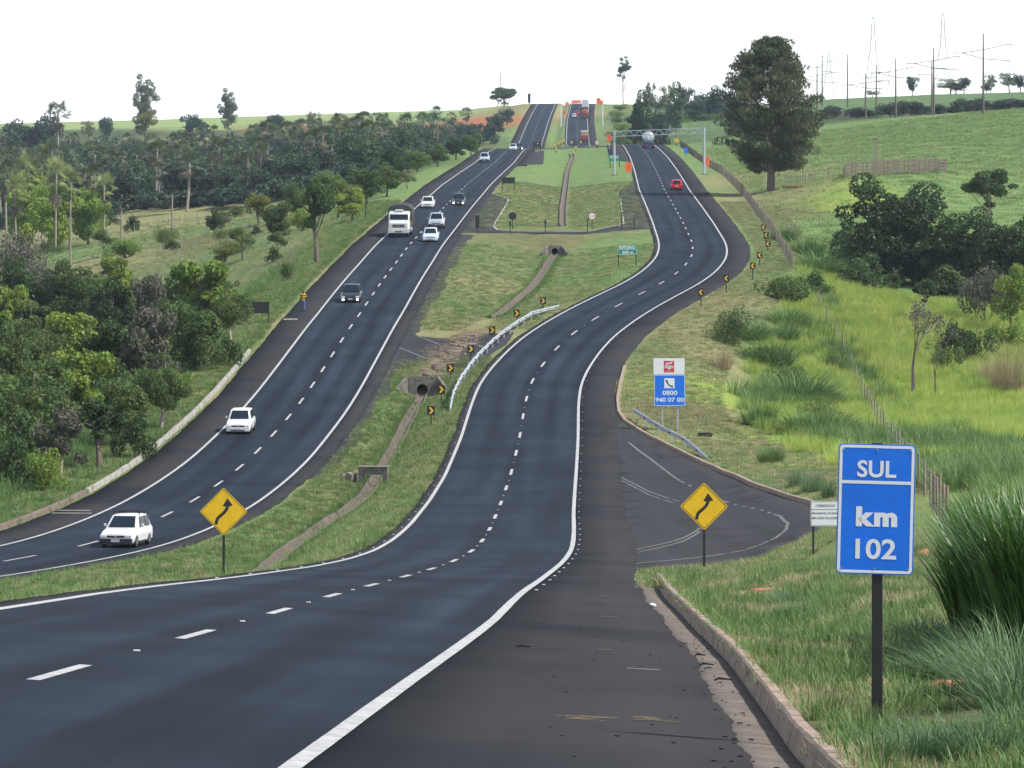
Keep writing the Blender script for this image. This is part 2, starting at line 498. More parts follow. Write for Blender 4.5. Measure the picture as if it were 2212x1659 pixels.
# ------------------------------------------------------------------ terrain: smooth surface through points read off the place, then cut and filled along the two roads
_cp = [  # column, row, distance
 (1898, 1572, 36), (2130, 1450, 42), (2212, 1640, 31), (2000, 1500, 38), (1521, 1230, 100), (1757, 1175, 140), (1799, 1119, 175), (2212, 1110, 150), (2000, 1065, 190),
 (1900, 1300, 75), (2150, 1250, 90), (1700, 1240, 104), (1900, 1180, 125),
 (1430, 963, 245), (1545, 1018, 222), (1620, 1053, 208), (1748, 1093, 192), (1815, 1115, 183), (1600, 1205, 131), (1692, 1178, 146),
 (1900, 900, 300), (1560, 960, 256), (1465, 918, 266), (2200, 950, 270), (1972, 855, 340), (2180, 800, 370), (1780, 660, 388), (1700, 572, 440), (1650, 640, 402), (1560, 760, 335), (1640, 840, 320),
 (1950, 610, 440), (2200, 620, 440), (1560, 378, 655), (1665, 412, 600), (1750, 440, 545), (2150, 470, 520), (1825, 385, 560), (2030, 374, 575), (2200, 420, 560),
 (1770, 276, 880), (2000, 258, 850), (2212, 240, 830), (2400, 225, 830), (1900, 330, 690), (2150, 310, 690), (1700, 330, 760),
 (1770, 255, 1060), (2000, 250, 1060), (2300, 235, 1060), (1770, 217, 1350), (2000, 206, 1350), (2212, 200, 1350), (2400, 195, 1350), (2000, 225, 1800), (2300, 225, 1800),
 (1400, 275, 1180), (1360, 228, 1560), (1480, 312, 900), (1560, 300, 960), (1620, 300, 900), (1500, 262, 1250), (1600, 250, 1350), (1500, 232, 1600), (1420, 226, 1750), (1700, 225, 1600),
 (0, 1105, 203), (0, 1030, 238), (-200, 1000, 255), (150, 1040, 240), (250, 1000, 255), (100, 900, 330), (350, 930, 278), (250, 800, 400), (0, 800, 420), (-250, 800, 420), (480, 800, 342), (560, 712, 356),
 (0, 650, 560), (150, 570, 580), (300, 560, 560), (450, 600, 480), (600, 600, 432), (683, 567, 425), (300, 492, 700), (450, 472, 720), (600, 462, 680), (0, 545, 680), (-250, 545, 680), (800, 422, 640), (900, 386, 705), (1000, 347, 850),
 (0, 450, 850), (200, 432, 900), (500, 420, 870), (700, 395, 850), (-300, 450, 880), (0, 378, 1250), (400, 368, 1300), (800, 352, 1250), (1000, 322, 1150), (-400, 375, 1250),
 (0, 292, 1700), (-500, 292, 1700), (300, 284, 1700), (600, 279, 1700), (900, 277, 1650), (200, 268, 2400), (-500, 275, 2400), (700, 250, 2400), (1000, 238, 2300), (1000, 276, 1480), (1100, 303, 1300), (1060, 250, 1650), (1100, 228, 1800), (1300, 226, 2000),
]
cps = [((x - CX) * d / F, d, -(y - HY) / F * d) for x, y, d in _cp]
for X_, Y_, Z_ in [(-900, 400, -20), (-900, 1200, 10), (-1200, 2400, 60), (900, 400, 5), (900, 1000, 30), (1200, 2400, 50), (-500, 3600, 60), (500, 3600, 48), (0, 4200, 50), (-2500, 2000, 45), (2500, 2000, 45), (12, 0, -1.3), (30, 0, 0), (60, 60, -3), (25, 60, -5), (80, 200, -10), (-60, 0, -6), (15, -80, 3.5), (-60, -80, 0), (300, -80, 8), (-2500, 0, -10), (2500, 0, 10)]:
    cps.append((X_, Y_, Z_))
for Y_ in list(range(20, 1000, 30)) + list(range(1000, 2000, 80)):
    c = I(Y_, CR)
    cps.append((I(Y_, XR) + (I(Y_, RO) + 2.5) / c, Y_, I(Y_, ZR) - I(Y_, ER) * 7 + (0.3 if Y_ < 115 else -0.1)))
    if Y_ > 120: cps.append((I(Y_, XL) + (L_OUT - 3) / I(Y_, CL), Y_, I(Y_, ZL) - 0.25))
cps = np.array(cps)
_S = np.array([1.0, 0.4])
def _k(P, Q):
    d = (P[:, None, :] - Q[None, :, :]) * _S
    return np.sqrt((d * d).sum(2) + 9.0)
_P = cps[:, :2]
_A = _k(_P, _P) - np.eye(len(_P)) * 0.4
_W = np.linalg.solve(np.block([[_A, np.ones((len(_P), 1))], [np.ones((1, len(_P))), np.zeros((1, 1))]]), np.append(cps[:, 2], 0.0))
def base(X, Y):
    P = np.stack([np.ravel(X), np.ravel(Y)], 1)
    out = np.empty(len(P))
    for i in range(0, len(P), 20000):
        out[i:i + 20000] = _k(P[i:i + 20000], _P) @ _W[:-1] + _W[-1]
    return out.reshape(np.shape(X))

def field(X, Y):
    """height of the ground"""
    T = base(X, Y)
    xr_, zr_, e_, cr_ = I(Y, XR), I(Y, ZR), I(Y, ER), I(Y, CR)
    xl_, zl_, cl_ = I(Y, XL), I(Y, ZL), I(Y, CL)
    sR, sL = (X - xr_) * cr_, (X - xl_) * cl_
    roadR = zr_ - e_ * np.clip(sR, -6, 7.9)
    roadL = zl_
    # outer right verge
    u = sR - I(Y, RO)
    near = 1 - sm(Y, 112, 122)
    vr = roadR - 0.05 + near * 0.24 * sm(u, 0.42, 0.56) - 0.02 * np.clip(u, 0, 3)
    wr = sm(u, 1.5 - .7 * near, 9 - 4.5 * near)
    z = np.where(u > 0, vr * (1 - wr) + T * wr, 0)
    # outer left verge
    u2 = L_OUT - sL
    wl_ = sm(u2, 1.5, 9)
    z = np.where(u2 > 0, (roadL - 0.05 + 0.08 * sm(u2, .3, 1.2)) * (1 - wl_) + T * wl_, z)
    # median with its drain
    xa, xb = xl_ + L_IN / cl_, xr_ + R_IN / cr_
    t = np.clip((X - xa) / np.maximum(xb - xa, .1), 0, 1)
    xd_ = np.clip(I(Y, XD), xa + .8, xb - .8)
    a = np.where(X < xd_, (X - xa) / np.maximum(xd_ - xa, .1), (xb - X) / np.maximum(xb - xd_, .1))
    zm = (zl_ - .05) * (1 - t) + (zr_ + e_ * 4 - .05) * t - I(Y, DD) * sm(a, .08, 1.0)
    zm += 0.06 * np.sin(X * 1.3 + Y * .21) * np.sin(Y * .37) * sm(a, 0, .4)
    z = np.where((u <= 0) & (u2 <= 0), zm, z)
    onL = (u2 <= 0) & (sL <= L_IN)
    onR = (u <= 0) & (sR >= R_IN)
    z = np.where(onL, roadL - .07, z)
    z = np.where(onR, roadR - .07, z)
    rough = sm(np.maximum(u, u2), 4, 20)
    z = z + rough * (0.18 * np.sin(X * .41 + 1.3 * np.sin(Y * .11)) * np.sin(Y * .23 + X * .13) + 0.1 * np.sin(X * .9) * np.sin(Y * .7))
    return z

def axis(lo, hi, step, far_lo, far_hi, g):
    a = list(np.arange(lo, hi + 1e-6, step))
    s, x = step, a[-1]
    while x < far_hi:
        s *= g
        x += s
        a.append(x)
    s, x = step, a[0]
    while x > far_lo:
        s *= g
        x -= s
        a.insert(0, x)
    return np.array(a)
GX = axis(-34, 48, .8, -3200, 3200, 1.1)
GX = np.unique(np.concatenate([GX[(GX < 1.7) | (GX > 5.7)], np.arange(1.75, 5.7, .16)]))
GY = np.concatenate([np.arange(-110, 20, 5), np.arange(20, 130, .7), np.arange(130, 520, 1.2), np.arange(520, 1010, 3), np.arange(1010, 1800, 6), np.array([1800 * 1.045 ** k for k in range(21)])])
_gx, _gy = np.meshgrid(GX, GY)
GZ = field(_gx, _gy)
def H(X, Y):
    X, Y = np.asarray(X, float), np.asarray(Y, float)
    i = np.clip(np.searchsorted(GX, X) - 1, 0, len(GX) - 2)
    j = np.clip(np.searchsorted(GY, Y) - 1, 0, len(GY) - 2)
    a = np.clip((X - GX[i]) / (GX[i + 1] - GX[i]), 0, 1)
    b = np.clip((Y - GY[j]) / (GY[j + 1] - GY[j]), 0, 1)
    return (GZ[j, i] * (1 - a) + GZ[j, i + 1] * a) * (1 - b) + (GZ[j + 1, i] * (1 - a) + GZ[j + 1, i + 1] * a) * b
_RY = np.concatenate([np.arange(22, 300, .5), np.arange(300, 1000, 1.5), np.arange(1000, 2600, 5)])
def hit(px, py, lo=22):
    """point of the ground seen in this direction"""
    X = (px - CX) / F * _RY
    Zr = -(py - HY) / F * _RY
    d = H(X, _RY) - Zr
    k = np.where((d >= 0) & (_RY >= lo))[0]
    if len(k) == 0 or k[0] == 0:
        return Vector((X[-1], _RY[-1], Zr[-1]))
    k = k[0]
    t = d[k - 1] / (d[k - 1] - d[k])
    Y = _RY[k - 1] + t * (_RY[k] - _RY[k - 1])
    x = (px - CX) / F * Y
    return Vector((x, Y, float(H(x, Y))))
def gp(x, y, dz=0.0):
    return Vector((x, y, float(H(x, y)) + dz))
def at(px, d):
    """point of the ground at distance d in the vertical plane of this column"""
    return gp((px - CX) / F * d, d)

# colour of what grows where
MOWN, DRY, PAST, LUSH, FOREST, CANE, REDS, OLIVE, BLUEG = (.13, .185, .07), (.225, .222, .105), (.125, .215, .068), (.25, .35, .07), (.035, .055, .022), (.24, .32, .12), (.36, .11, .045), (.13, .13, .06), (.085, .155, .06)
_cc = [
 (1650, 1500, MOWN), (2100, 1600, MOWN), (1900, 1400, MOWN), (1600, 1300, MOWN), (1750, 1250, DRY), (2150, 1500, OLIVE), (2000, 1250, MOWN),
 (1600, 960, DRY), (1450, 900, DRY), (1540, 980, MOWN), (1650, 1040, MOWN), (1420, 760, MOWN), (1480, 700, DRY), (1500, 760, DRY), (1560, 650, DRY), (1640, 610, MOWN),
 (1600, 860, LUSH), (1680, 950, LUSH), (1760, 1000, LUSH), (2000, 950, LUSH), (2150, 1000, LUSH), (1950, 850, LUSH), (2100, 880, LUSH), (2050, 780, PAST), (1850, 780, OLIVE), (1900, 700, OLIVE), (1850, 660, DRY), (1700, 720, BLUEG), (1750, 820, BLUEG), (1700, 600, BLUEG), (1800, 600, BLUEG), (2150, 730, PAST), (2000, 640, PAST), (2190, 660, BLUEG),
 (1750, 480, PAST), (1650, 430, DRY), (1620, 390, DRY), (1700, 460, OLIVE), (1850, 430, LUSH), (2000, 400, PAST), (2150, 470, PAST), (1700, 540, PAST), (1800, 530, PAST), (1700, 395, MOWN), (1560, 330, PAST), (1600, 310, PAST),
 (1850, 330, PAST), (2050, 300, PAST), (2180, 330, PAST), (1800, 290, PAST), (2000, 268, PAST), (2200, 260, PAST), (1850, 250, FOREST), (1800, 225, BLUEG), (1950, 215, BLUEG), (2150, 210, BLUEG),
 (500, 1250, MOWN), (700, 1170, PAST), (780, 1150, MOWN), (640, 1150, PAST), (900, 1050, DRY), (960, 930, DRY), (870, 960, MOWN), (830, 900, PAST), (980, 850, MOWN), (960, 640, MOWN), (930, 700, DRY), (1080, 560, MOWN), (1050, 620, DRY), (1150, 560, MOWN), (1280, 600, PAST), (1380, 560, MOWN), (1300, 540, PAST), (1200, 520, OLIVE), (1150, 470, DRY), (1130, 480, MOWN), (1290, 470, MOWN), (1320, 460, MOWN), (1150, 400, MOWN), (1180, 420, DRY), (1280, 400, PAST), (1280, 360, PAST), (1160, 350, PAST), (1250, 430, MOWN), (1210, 280, MOWN), (1290, 270, MOWN), (1205, 240, DRY), (100, 1270, PAST), (200, 1250, MOWN), (50, 1300, DRY), (350, 1265, DRY),
 (100, 1080, MOWN), (300, 1020, MOWN), (430, 900, MOWN), (480, 850, DRY), (540, 760, MOWN), (620, 660, MOWN), (600, 690, DRY), (700, 570, MOWN), (780, 500, DRY), (830, 440, MOWN), (880, 410, PAST), (950, 375, PAST), (1040, 330, PAST), (1110, 290, PAST), (1130, 240, DRY), (690, 590, DRY),
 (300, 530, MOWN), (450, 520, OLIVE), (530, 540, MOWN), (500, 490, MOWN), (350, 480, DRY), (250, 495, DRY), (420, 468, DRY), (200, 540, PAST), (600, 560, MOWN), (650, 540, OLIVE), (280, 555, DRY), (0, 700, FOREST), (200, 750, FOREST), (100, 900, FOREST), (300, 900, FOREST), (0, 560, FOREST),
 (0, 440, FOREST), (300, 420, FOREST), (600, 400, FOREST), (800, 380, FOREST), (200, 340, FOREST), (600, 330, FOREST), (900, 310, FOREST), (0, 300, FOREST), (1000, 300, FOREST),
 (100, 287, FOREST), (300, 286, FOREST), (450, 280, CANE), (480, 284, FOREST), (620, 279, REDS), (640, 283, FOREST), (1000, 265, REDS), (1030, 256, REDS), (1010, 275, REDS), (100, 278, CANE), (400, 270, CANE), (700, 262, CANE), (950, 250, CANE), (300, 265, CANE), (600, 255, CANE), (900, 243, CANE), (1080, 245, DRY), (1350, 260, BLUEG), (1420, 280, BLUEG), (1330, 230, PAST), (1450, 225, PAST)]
_ccp, _ccc = [], []
for px, py, c in _cc:
    p = hit(px, py)
    _ccp.append((p.x / max(p.y, 20) * 500, 220 * math.log(max(p.y, 20))))
    _ccc.append(c)
_ccp, _ccc = np.array(_ccp), np.array(_ccc)
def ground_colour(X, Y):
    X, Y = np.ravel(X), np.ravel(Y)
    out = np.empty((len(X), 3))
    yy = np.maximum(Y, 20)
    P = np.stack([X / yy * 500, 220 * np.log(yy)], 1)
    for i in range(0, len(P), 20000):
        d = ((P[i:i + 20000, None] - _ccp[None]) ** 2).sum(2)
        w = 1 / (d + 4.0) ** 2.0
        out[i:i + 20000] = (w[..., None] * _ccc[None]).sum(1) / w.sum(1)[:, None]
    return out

def ground_mat():
    m = bpy.data.materials.new('grassland')
    m.use_nodes = True
    nt = m.node_tree
    p = nt.nodes['Principled BSDF']
    p.inputs['Roughness'].default_value = 0.95
    p.inputs['Specular IOR Level'].default_value = 0.1
    at_ = nt.nodes.new('ShaderNodeAttribute')
    at_.attribute_name = 'growth'
    ge = nt.nodes.new('ShaderNodeNewGeometry')
    def noise(s, d=5, st=(1, 1, 1), r=.6):
        mp = nt.nodes.new('ShaderNodeMapping')
        mp.inputs['Scale'].default_value = st
        nt.links.new(ge.outputs['Position'], mp.inputs[0])
        n = nt.nodes.new('ShaderNodeTexNoise')
        n.inputs['Scale'].default_value = s
        n.inputs['Detail'].default_value = d
        n.inputs['Roughness'].default_value = r
        nt.links.new(mp.outputs[0], n.inputs['Vector'])
        return n.outputs[0]
    def rng_(src, a, b, lo, hi):
        r = nt.nodes.new('ShaderNodeMapRange')
        for i, v in enumerate((a, b, lo, hi)): r.inputs[1 + i].default_value = v
        nt.links.new(src, r.inputs[0])
        return r.outputs[0]
    def mix(fac, a, b, bt='MIX'):
        x = nt.nodes.new('ShaderNodeMixRGB')
        x.blend_type = bt
        for i, v in ((0, fac), (1, a), (2, b)):
            if isinstance(v, (int, float)): x.inputs[i].default_value = v if i == 0 else (v, v, v, 1)
            elif isinstance(v, tuple): x.inputs[i].default_value = (*v, 1)
            else: nt.links.new(v, x.inputs[i])
        return x.outputs[0]
    big = noise(0.07, 5)
    mid = noise(0.55, 6, (1, .6, 1))
    fine = noise(4.5, 6, (1, .7, 1), .75)
    col = mix(rng_(mid, .45, .72, 0, .55), at_.outputs['Color'], (.20, .17, .085))
    col = mix(rng_(big, .5, .75, 0, .45), col, (.09, .15, .04))
    col = mix(1.0, col, mix(1.0, rng_(fine, .3, .7, .55, 1.4), rng_(mid, .3, .7, .8, 1.2), 'MULTIPLY'), 'MULTIPLY')
    bare = noise(0.9, 6, (1, .5, 1), .7)
    col = mix(rng_(bare, .66, .74, 0, .8), col, (.24, .13, .075))
    nt.links.new(col, p.inputs['Base Color'])
    bp = nt.nodes.new('ShaderNodeBump')
    bp.inputs['Strength'].default_value = 0.9
    bp.inputs['Distance'].default_value = 0.18
    nt.links.new(fine, bp.inputs['Height'])
    nt.links.new(bp.outputs[0], p.inputs['Normal'])
    return m
M_GROUND = ground_mat()
nx, ny = len(GX), len(GY)
_V = np.stack([_gx, _gy, GZ], 2).reshape(-1, 3)
_j, _i = np.meshgrid(np.arange(ny - 1), np.arange(nx - 1), indexing='ij')
_q = (_j * nx + _i).ravel()
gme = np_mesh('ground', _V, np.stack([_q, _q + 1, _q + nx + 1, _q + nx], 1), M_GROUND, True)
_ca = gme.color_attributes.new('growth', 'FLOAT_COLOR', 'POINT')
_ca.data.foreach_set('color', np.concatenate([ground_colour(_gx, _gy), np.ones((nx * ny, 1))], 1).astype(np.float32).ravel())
tag(link('ground', gme), kind='structure')

# ------------------------------------------------------------------ carriageways
def road_xyz(side, Y, s, dz=0.0):
    """points at offset s from a carriageway's centre line"""
    Y = np.asarray(Y, float)
    X_, Z_, c_ = (I(Y, XR), I(Y, ZR), I(Y, CR)) if side == 'R' else (I(Y, XL), I(Y, ZL), I(Y, CL))
    g = np.interp(Y, YS, np.gradient(XR if side == 'R' else XL, YS))
    s = np.broadcast_to(np.asarray(s, float), Y.shape)
    z = Z_ - (I(Y, ER) * np.clip(s, -6, 7.9) if side == 'R' else 0)
    return np.stack([X_ + s * c_, Y - s * g * c_, z + dz], -1)

def strip(name, m, side, Y, offs, dz, parent=None, skirt=0.0):
    """ribbon along a carriageway; offs = list of offsets (numbers or arrays)"""
    Y = np.asarray(Y, float)
    rows = [road_xyz(side, Y, o, dz) for o in offs]
    if skirt:
        a = rows[0].copy(); a[:, 2] -= skirt
        b = rows[-1].copy(); b[:, 2] -= skirt
        rows = [a] + rows + [b]
    V = np.stack(rows, 1)
    n, k = V.shape[:2]
    j, i = np.meshgrid(np.arange(n - 1), np.arange(k - 1), indexing='ij')
    q = (j * k + i).ravel()
    me = np_mesh(name, V.reshape(-1, 3), np.stack([q, q + 1, q + k + 1, q + k], 1), m, True)
    off = np.array([float(np.mean(o)) for o in offs])
    if skirt: off = np.concatenate([off[:1], off, off[-1:]])
    uvv = np.stack([np.broadcast_to(off, (n, k)), np.broadcast_to(Y[:, None], (n, k))], 2).reshape(-1, 2)
    ul = me.uv_layers.new(name='UVMap')
    li = np.empty(len(me.loops), np.int32)
    me.loops.foreach_get('vertex_index', li)
    ul.data.foreach_set('uv', uvv[li].astype(np.float32).ravel())
    return link(name, me, parent)

def wob(Y, amp, seed, f=1.0):
    return amp * (np.sin(Y * .31 * f + seed) + .7 * np.sin(Y * .83 * f + 2.1 * seed) + .5 * np.sin(Y * 2.1 * f + 3 * seed) + .4 * np.sin(Y * 5.3 * f + seed)) / 2
YR = np.concatenate([np.arange(-100, 20, 4), np.arange(20, 140, .6), np.arange(140, 520, 1.0), np.arange(520, 1010, 3), np.arange(1010, 1900, 6)])
YL = np.concatenate([np.arange(60, 150, 2), np.arange(150, 520, 1.0), np.arange(520, 1010, 3), np.arange(1010, 1900, 6)])
roadR = tag(strip('road', M_LANE, 'R', YR, [-3.69, -1.8, 0, 1.8, 3.69], .004), kind='structure')
roadL = tag(strip('road', M_LANE, 'L', YL, [-3.69, -1.8, 0, 1.8, 3.69], .004), kind='structure')
tag(strip('road_shoulder', M_SHOULDER, 'R', YR, [3.6, 4.8, I(YR, RO) - .15 + wob(YR, .07, 1)], 0, skirt=.12), kind='structure')
tag(strip('road_shoulder', M_SHOULDER, 'R', YR, [-4.12 + wob(YR, .06, 2), -3.6], 0, skirt=.12), kind='structure')
tag(strip('road_shoulder', M_SHOULDER, 'L', YL, [-6.2 + wob(YL, .08, 3, .6), -4.8, -3.6], 0, skirt=.12), kind='structure')
tag(strip('road_shoulder', M_SHOULDER, 'L', YL, [3.6, 4.1, 4.72 + wob(YL, .12, 4, .7)], 0, skirt=.12), kind='structure')
_yo = np.arange(240, 470, 1.0)
tag(strip('old_pavement_edge', M_OLD, 'L', _yo, [4.5, 5.0, 5.45 + .5 * sm(_yo, 330, 380) + wob(_yo, .35, 5, .5)], -.012, skirt=.1), kind='structure')

# painted lines
for side, road, Ys in (('R', roadR, YR), ('L', roadL, YL)):
    for s in (-3.6, 3.6):
        w = .088
        strip('edge_line', M_PAINT, side, Ys, [s - w + wob(Ys, .004, s), s + w + wob(Ys, .004, 2 * s)], .009, road)
def dash(side, road, Y0, ln=4.0, w=.15):
    Y = np.linspace(Y0, Y0 + ln, 4)
    return strip('lane_dash', M_PAINT, side, Y, [-w / 2, w / 2], .009, road)
def arc_walk(A, y0, step, y1):
    out, y = [], y0
    g = np.gradient(A, YS)
    while y < y1:
        out.append(y)
        y += step / math.sqrt(1 + float(np.interp(y, YS, g)) ** 2)
    return out
for y in arc_walk(XR, yhit(1453, ZR) - 2 - 13.3, 13.3, 975): dash('R', roadR, y)
for y in arc_walk(XL, yhit(1203, ZL) - 2 - 21.6, 10.8, 975): dash('L', roadL, y)
for y in np.arange(1250, 1740, 13.3):
    dash('R', roadR, y)
    dash('L', roadL, y)
# raised reflective studs beside the lines: too small to pick apart
def studs(side, road, s, Ys):
    mb = MB()
    for y in Ys:
        p = road_xyz(side, np.array([y]), s, .01)[0]
        mb.box(p[0] - .04, p[0] + .04, p[1] - .03, p[1] + .03, p[2] - .01, p[2] + .005)
    return tag(mb.build('road_stud', M_WHITE, road), kind='stuff')
studs('R', roadR, -3.83, np.arange(100, 620, 8.0))
studs('R', roadR, 3.85, np.arange(100, 620, 6.0))
_cen = np.array(arc_walk(XR, yhit(1453, ZR) - 2 - 13.3, 13.3, 600))
studs('R', roadR, 0.0, _cen + 8.6)

# flat sheets laid on the ground, outlined from above
def drape(name, m, px, dz=.055, world=None, kind='structure', parent=None, cut=6):
    pts = world if world else [hit(x, y) for x, y in px]
    bm = bmesh.new()
    vs = [bm.verts.new((p[0], p[1], 0)) for p in pts]
    bm.faces.new(vs)
    bmesh.ops.triangulate(bm, faces=bm.faces)
    for _ in range(cut):
        es = [e for e in bm.edges if e.calc_length() > 2.2]
        if not es: break
        bmesh.ops.subdivide_edges(bm, edges=es, cuts=1)
        bmesh.ops.triangulate(bm, faces=bm.faces)
    X = np.array([v.co.x for v in bm.verts]); Y = np.array([v.co.y for v in bm.verts])
    Z = H(X, Y) + dz
    for v, z in zip(bm.verts, Z): v.co.z = z
    bmesh.ops.recalc_face_normals(bm, faces=bm.faces)
    if sum(f.normal.z for f in bm.faces) < 0: bmesh.ops.reverse_faces(bm, faces=bm.faces)
    be = [e for e in bm.edges if e.is_boundary]
    ex = bmesh.ops.extrude_edge_only(bm, edges=be)
    for v in ex['geom']:
        if isinstance(v, bmesh.types.BMVert): v.co.z -= .14
    me = bpy.data.meshes.new(name)
    bm.to_mesh(me)
    bm.free()
    me.materials.append(m)
    ul = me.uv_layers.new(name='UVMap')
    for l in me.loops:
        c = me.vertices[l.vertex_index].co
        ul.data[l.index].uv = (c.x, c.y)
    me.polygons.foreach_set('use_smooth', [True] * len(me.polygons))
    o = link(name, me, parent)
    if kind and parent is None: tag(o, kind=kind)
    return o
def ribbon(name, m, pts, w, dz, parent=None, n=4):
    """thin painted or cast strip following ground points"""
    P = [Vector(p) for p in pts]
    D = []
    for a, b in zip(P[:-1], P[1:]):
        for k in range(n): D.append(a.lerp(b, k / n))
    D.append(P[-1])
    V = []
    for i, p in enumerate(D):
        t = (D[min(i + 1, len(D) - 1)] - D[max(i - 1, 0)])
        nrm = Vector((-t.y, t.x, 0)).normalized()
        for sgn in (-1, 1):
            q = p + nrm * w / 2 * sgn
            V.append((q.x, q.y, float(H(q.x, q.y)) + dz))
    Q = [(2 * i, 2 * i + 1, 2 * i + 3, 2 * i + 2) for i in range(len(D) - 1)]
    return link(name, np_mesh(name, V, Q, m, True), parent)

# side road joining on the right
sideroad = drape('side_road', M_OLD, [(1319, 885), (1331, 893), (1345, 913), (1385, 940), (1430, 963), (1470, 983), (1545, 1018), (1620, 1053), (1748, 1093), (1830, 1118), (1900, 1140), (1880, 1150), (1799, 1124), (1734, 1167), (1692, 1182), (1659, 1199), (1600, 1212), (1440, 1226), (1400, 1233), (1310, 1236), (1325, 1150), (1322, 1000)], .047)
def px_path(pts): return [hit(x, y) for x, y in pts]
ribbon('worn_edge_line', M_OLDPAINT, px_path([(1358, 957), (1380, 975), (1405, 993), (1440, 1020), (1480, 1046), (1520, 1066), (1560, 1084), (1605, 1096), (1650, 1105), (1685, 1117), (1702, 1132), (1698, 1147), (1675, 1165), (1640, 1180), (1600, 1193), (1500, 1208), (1420, 1216), (1375, 1221)]), .14, .054, sideroad)
for dx in (0, 7):
    ribbon('worn_centre_line', M_OLDPAINT, px_path([(1340, 1032 + dx), (1370, 1047 + dx), (1400, 1063 + dx), (1440, 1077 + dx), (1490, 1091 + dx), (1515, 1098 + dx)]), .1, .054, sideroad)
    ribbon('worn_centre_line', M_OLDPAINT, px_path([(1375, 1190 + dx), (1430, 1178 + dx), (1475, 1165 + dx), (1500, 1152 + dx), (1512, 1143 + dx)]), .1, .054, sideroad)
# closed crossing over the drain, and the two U-turn crossings with their pockets
drape('crossing', M_OLD, [(870, 716), (878, 712), (903, 727), (940, 731), (990, 733), (1010, 727), (1060, 722), (1110, 718), (1096, 742), (1060, 766), (1040, 790), (1010, 798), (975, 792), (950, 775), (925, 778), (880, 796), (835, 800), (826, 798)], .045)
drape('crossing', M_OLD, [(1038, 412), (1044, 411), (1075, 422), (1100, 431), (1092, 446), (1084, 458), (1072, 478), (1065, 491), (1074, 497), (1110, 500), (1149, 501), (1210, 501.5), (1269, 501), (1300, 496), (1324, 490), (1349, 484), (1344, 456), (1341, 430), (1337, 416), (1352, 402), (1371, 389), (1378, 391), (1396, 440), (1412, 480), (1416, 494), (1380, 496), (1330, 499), (1290, 504), (1210, 506), (1150, 506), (1060, 504), (972, 503), (1003, 463)], .045)
_yp = np.arange(742, 958, 3.0)
tag(strip('turn_pocket', M_OLD, 'L', _yp, [4.6, 6.5, 4.75 + 4.2 * np.interp(_yp, [742, 770, 925, 958], [0, 1, .8, .8])], -.01, skirt=.15), kind='structure')
_yp = np.arange(765, 958, 3.0)
tag(strip('turn_pocket', M_OLD, 'R', _yp, [-4.2 - 3.3 * np.interp(_yp, [765, 785, 930, 958], [0, 1, .9, .9]), -5, -4.0], -.01, skirt=.15), kind='structure')
def cross_band(ya, yb):
    out = [(float(I(q, XL)) + 4.8, q) for q in (ya, yb)]
    out2 = [(float(I(q, XR)) - 4.1, q) for q in (yb, ya)]
    return [Vector((a, b, 0)) for a, b in out + out2]
drape('crossing', M_OLD, None, .045, world=cross_band(935, 957))
pk = ribbon('pocket_edge_line', M_PAINT, px_path([(1046, 412), (1075, 422), (1099, 431), (1092, 446), (1084, 458), (1072, 478), (1066, 490), (1074, 497), (1110, 500), (1149, 501), (1269, 501), (1324, 490), (1348, 484), (1344, 456), (1341, 430)]), .16, .06)
tag(pk, kind='structure')
tag(ribbon('pocket_edge_line', M_PAINT, px_path([(972, 500), (1010, 502)]), .15, .06), kind='structure')
for a, b in (((903, 728), (965, 751)), ((860, 751), (925, 777))):
    tag(ribbon('worn_crossing_line', M_OLDPAINT, px_path([a, ((a[0] + b[0]) / 2, (a[1] + b[1]) / 2), b]), .14, .052), kind='structure')
# long bitumen stain and joint lines across the shoulder; scrubbed yellow marks nearby
def on_shoulder(Y, s0, s1, d, m, nm):
    tag(strip(nm, m, 'R', np.linspace(Y, Y + d, 3), [s0, (s0 + s1) / 2, s1], .006), kind='structure')
def scrubbed(Y, s0, s1, d, n):
    """remains of a painted mark: ragged thin streaks"""
    for k in range(n):
        a, b = sorted((random.uniform(s0 - .05, s0 + (s1 - s0) * .35), random.uniform(s0 + (s1 - s0) * .55, s1 + .04)))
        if random.random() < .3: b = a + (b - a) * random.uniform(.3, .7)
        on_shoulder(Y + d * k / n, a, b, d / n * random.uniform(.35, .75), M_YELLOWWORN, 'worn_yellow_mark')
scrubbed(42.3, 5.46, 6.02, .8, 9)
scrubbed(42.9, 6.18, 6.7, .8, 9)
for yq, a, b in ((62.6, 5.56, 5.95), (80.3, 5.5, 5.86), (96.8, 5.34, 5.66)): scrubbed(yq, a, b, .3, 2)
on_shoulder(56.0, 6.05, 6.5, .25, M_OLDPAINT, 'chalk_mark')

# foreground gutter and kerb
YK = np.arange(16, 113.2, .8)
_ks = I(YK, KS)
tag(strip('gutter', M_DRAIN, 'R', YK, [_ks - .6, _ks - .3, _ks], -.012, skirt=.1), kind='structure')
kerb = empty('kerb', tuple(road_xyz('R', np.array([17.0]), 7.9)[0]), label='long brown concrete kerb between the dark shoulder and the near grass verge', cat='kerb')
def kerb_stone(side, y0, y1, s0, w, h, m, parent, taper=.05, sink=.1, name='kerb_stone', z0=0.0):
    Y = np.array([y0, y1])
    sg = 1 if side == 'R' else -1
    rows = [road_xyz(side, Y, s0 + sg * a, z0 + b) for a, b in ((0, -sink), (taper, h - .025), (taper + .025, h), (w - .02, h), (w, h - .02), (w, -sink))]
    V = np.stack(rows, 1)                   # 2 x 6 x 3
    lo = np.array(parent.location)
    mb = MB().loft([[tuple(p - lo) for p in V[0]], [tuple(p - lo) for p in V[1]]])
    return mb.build(name, m, parent)
y = 17.0
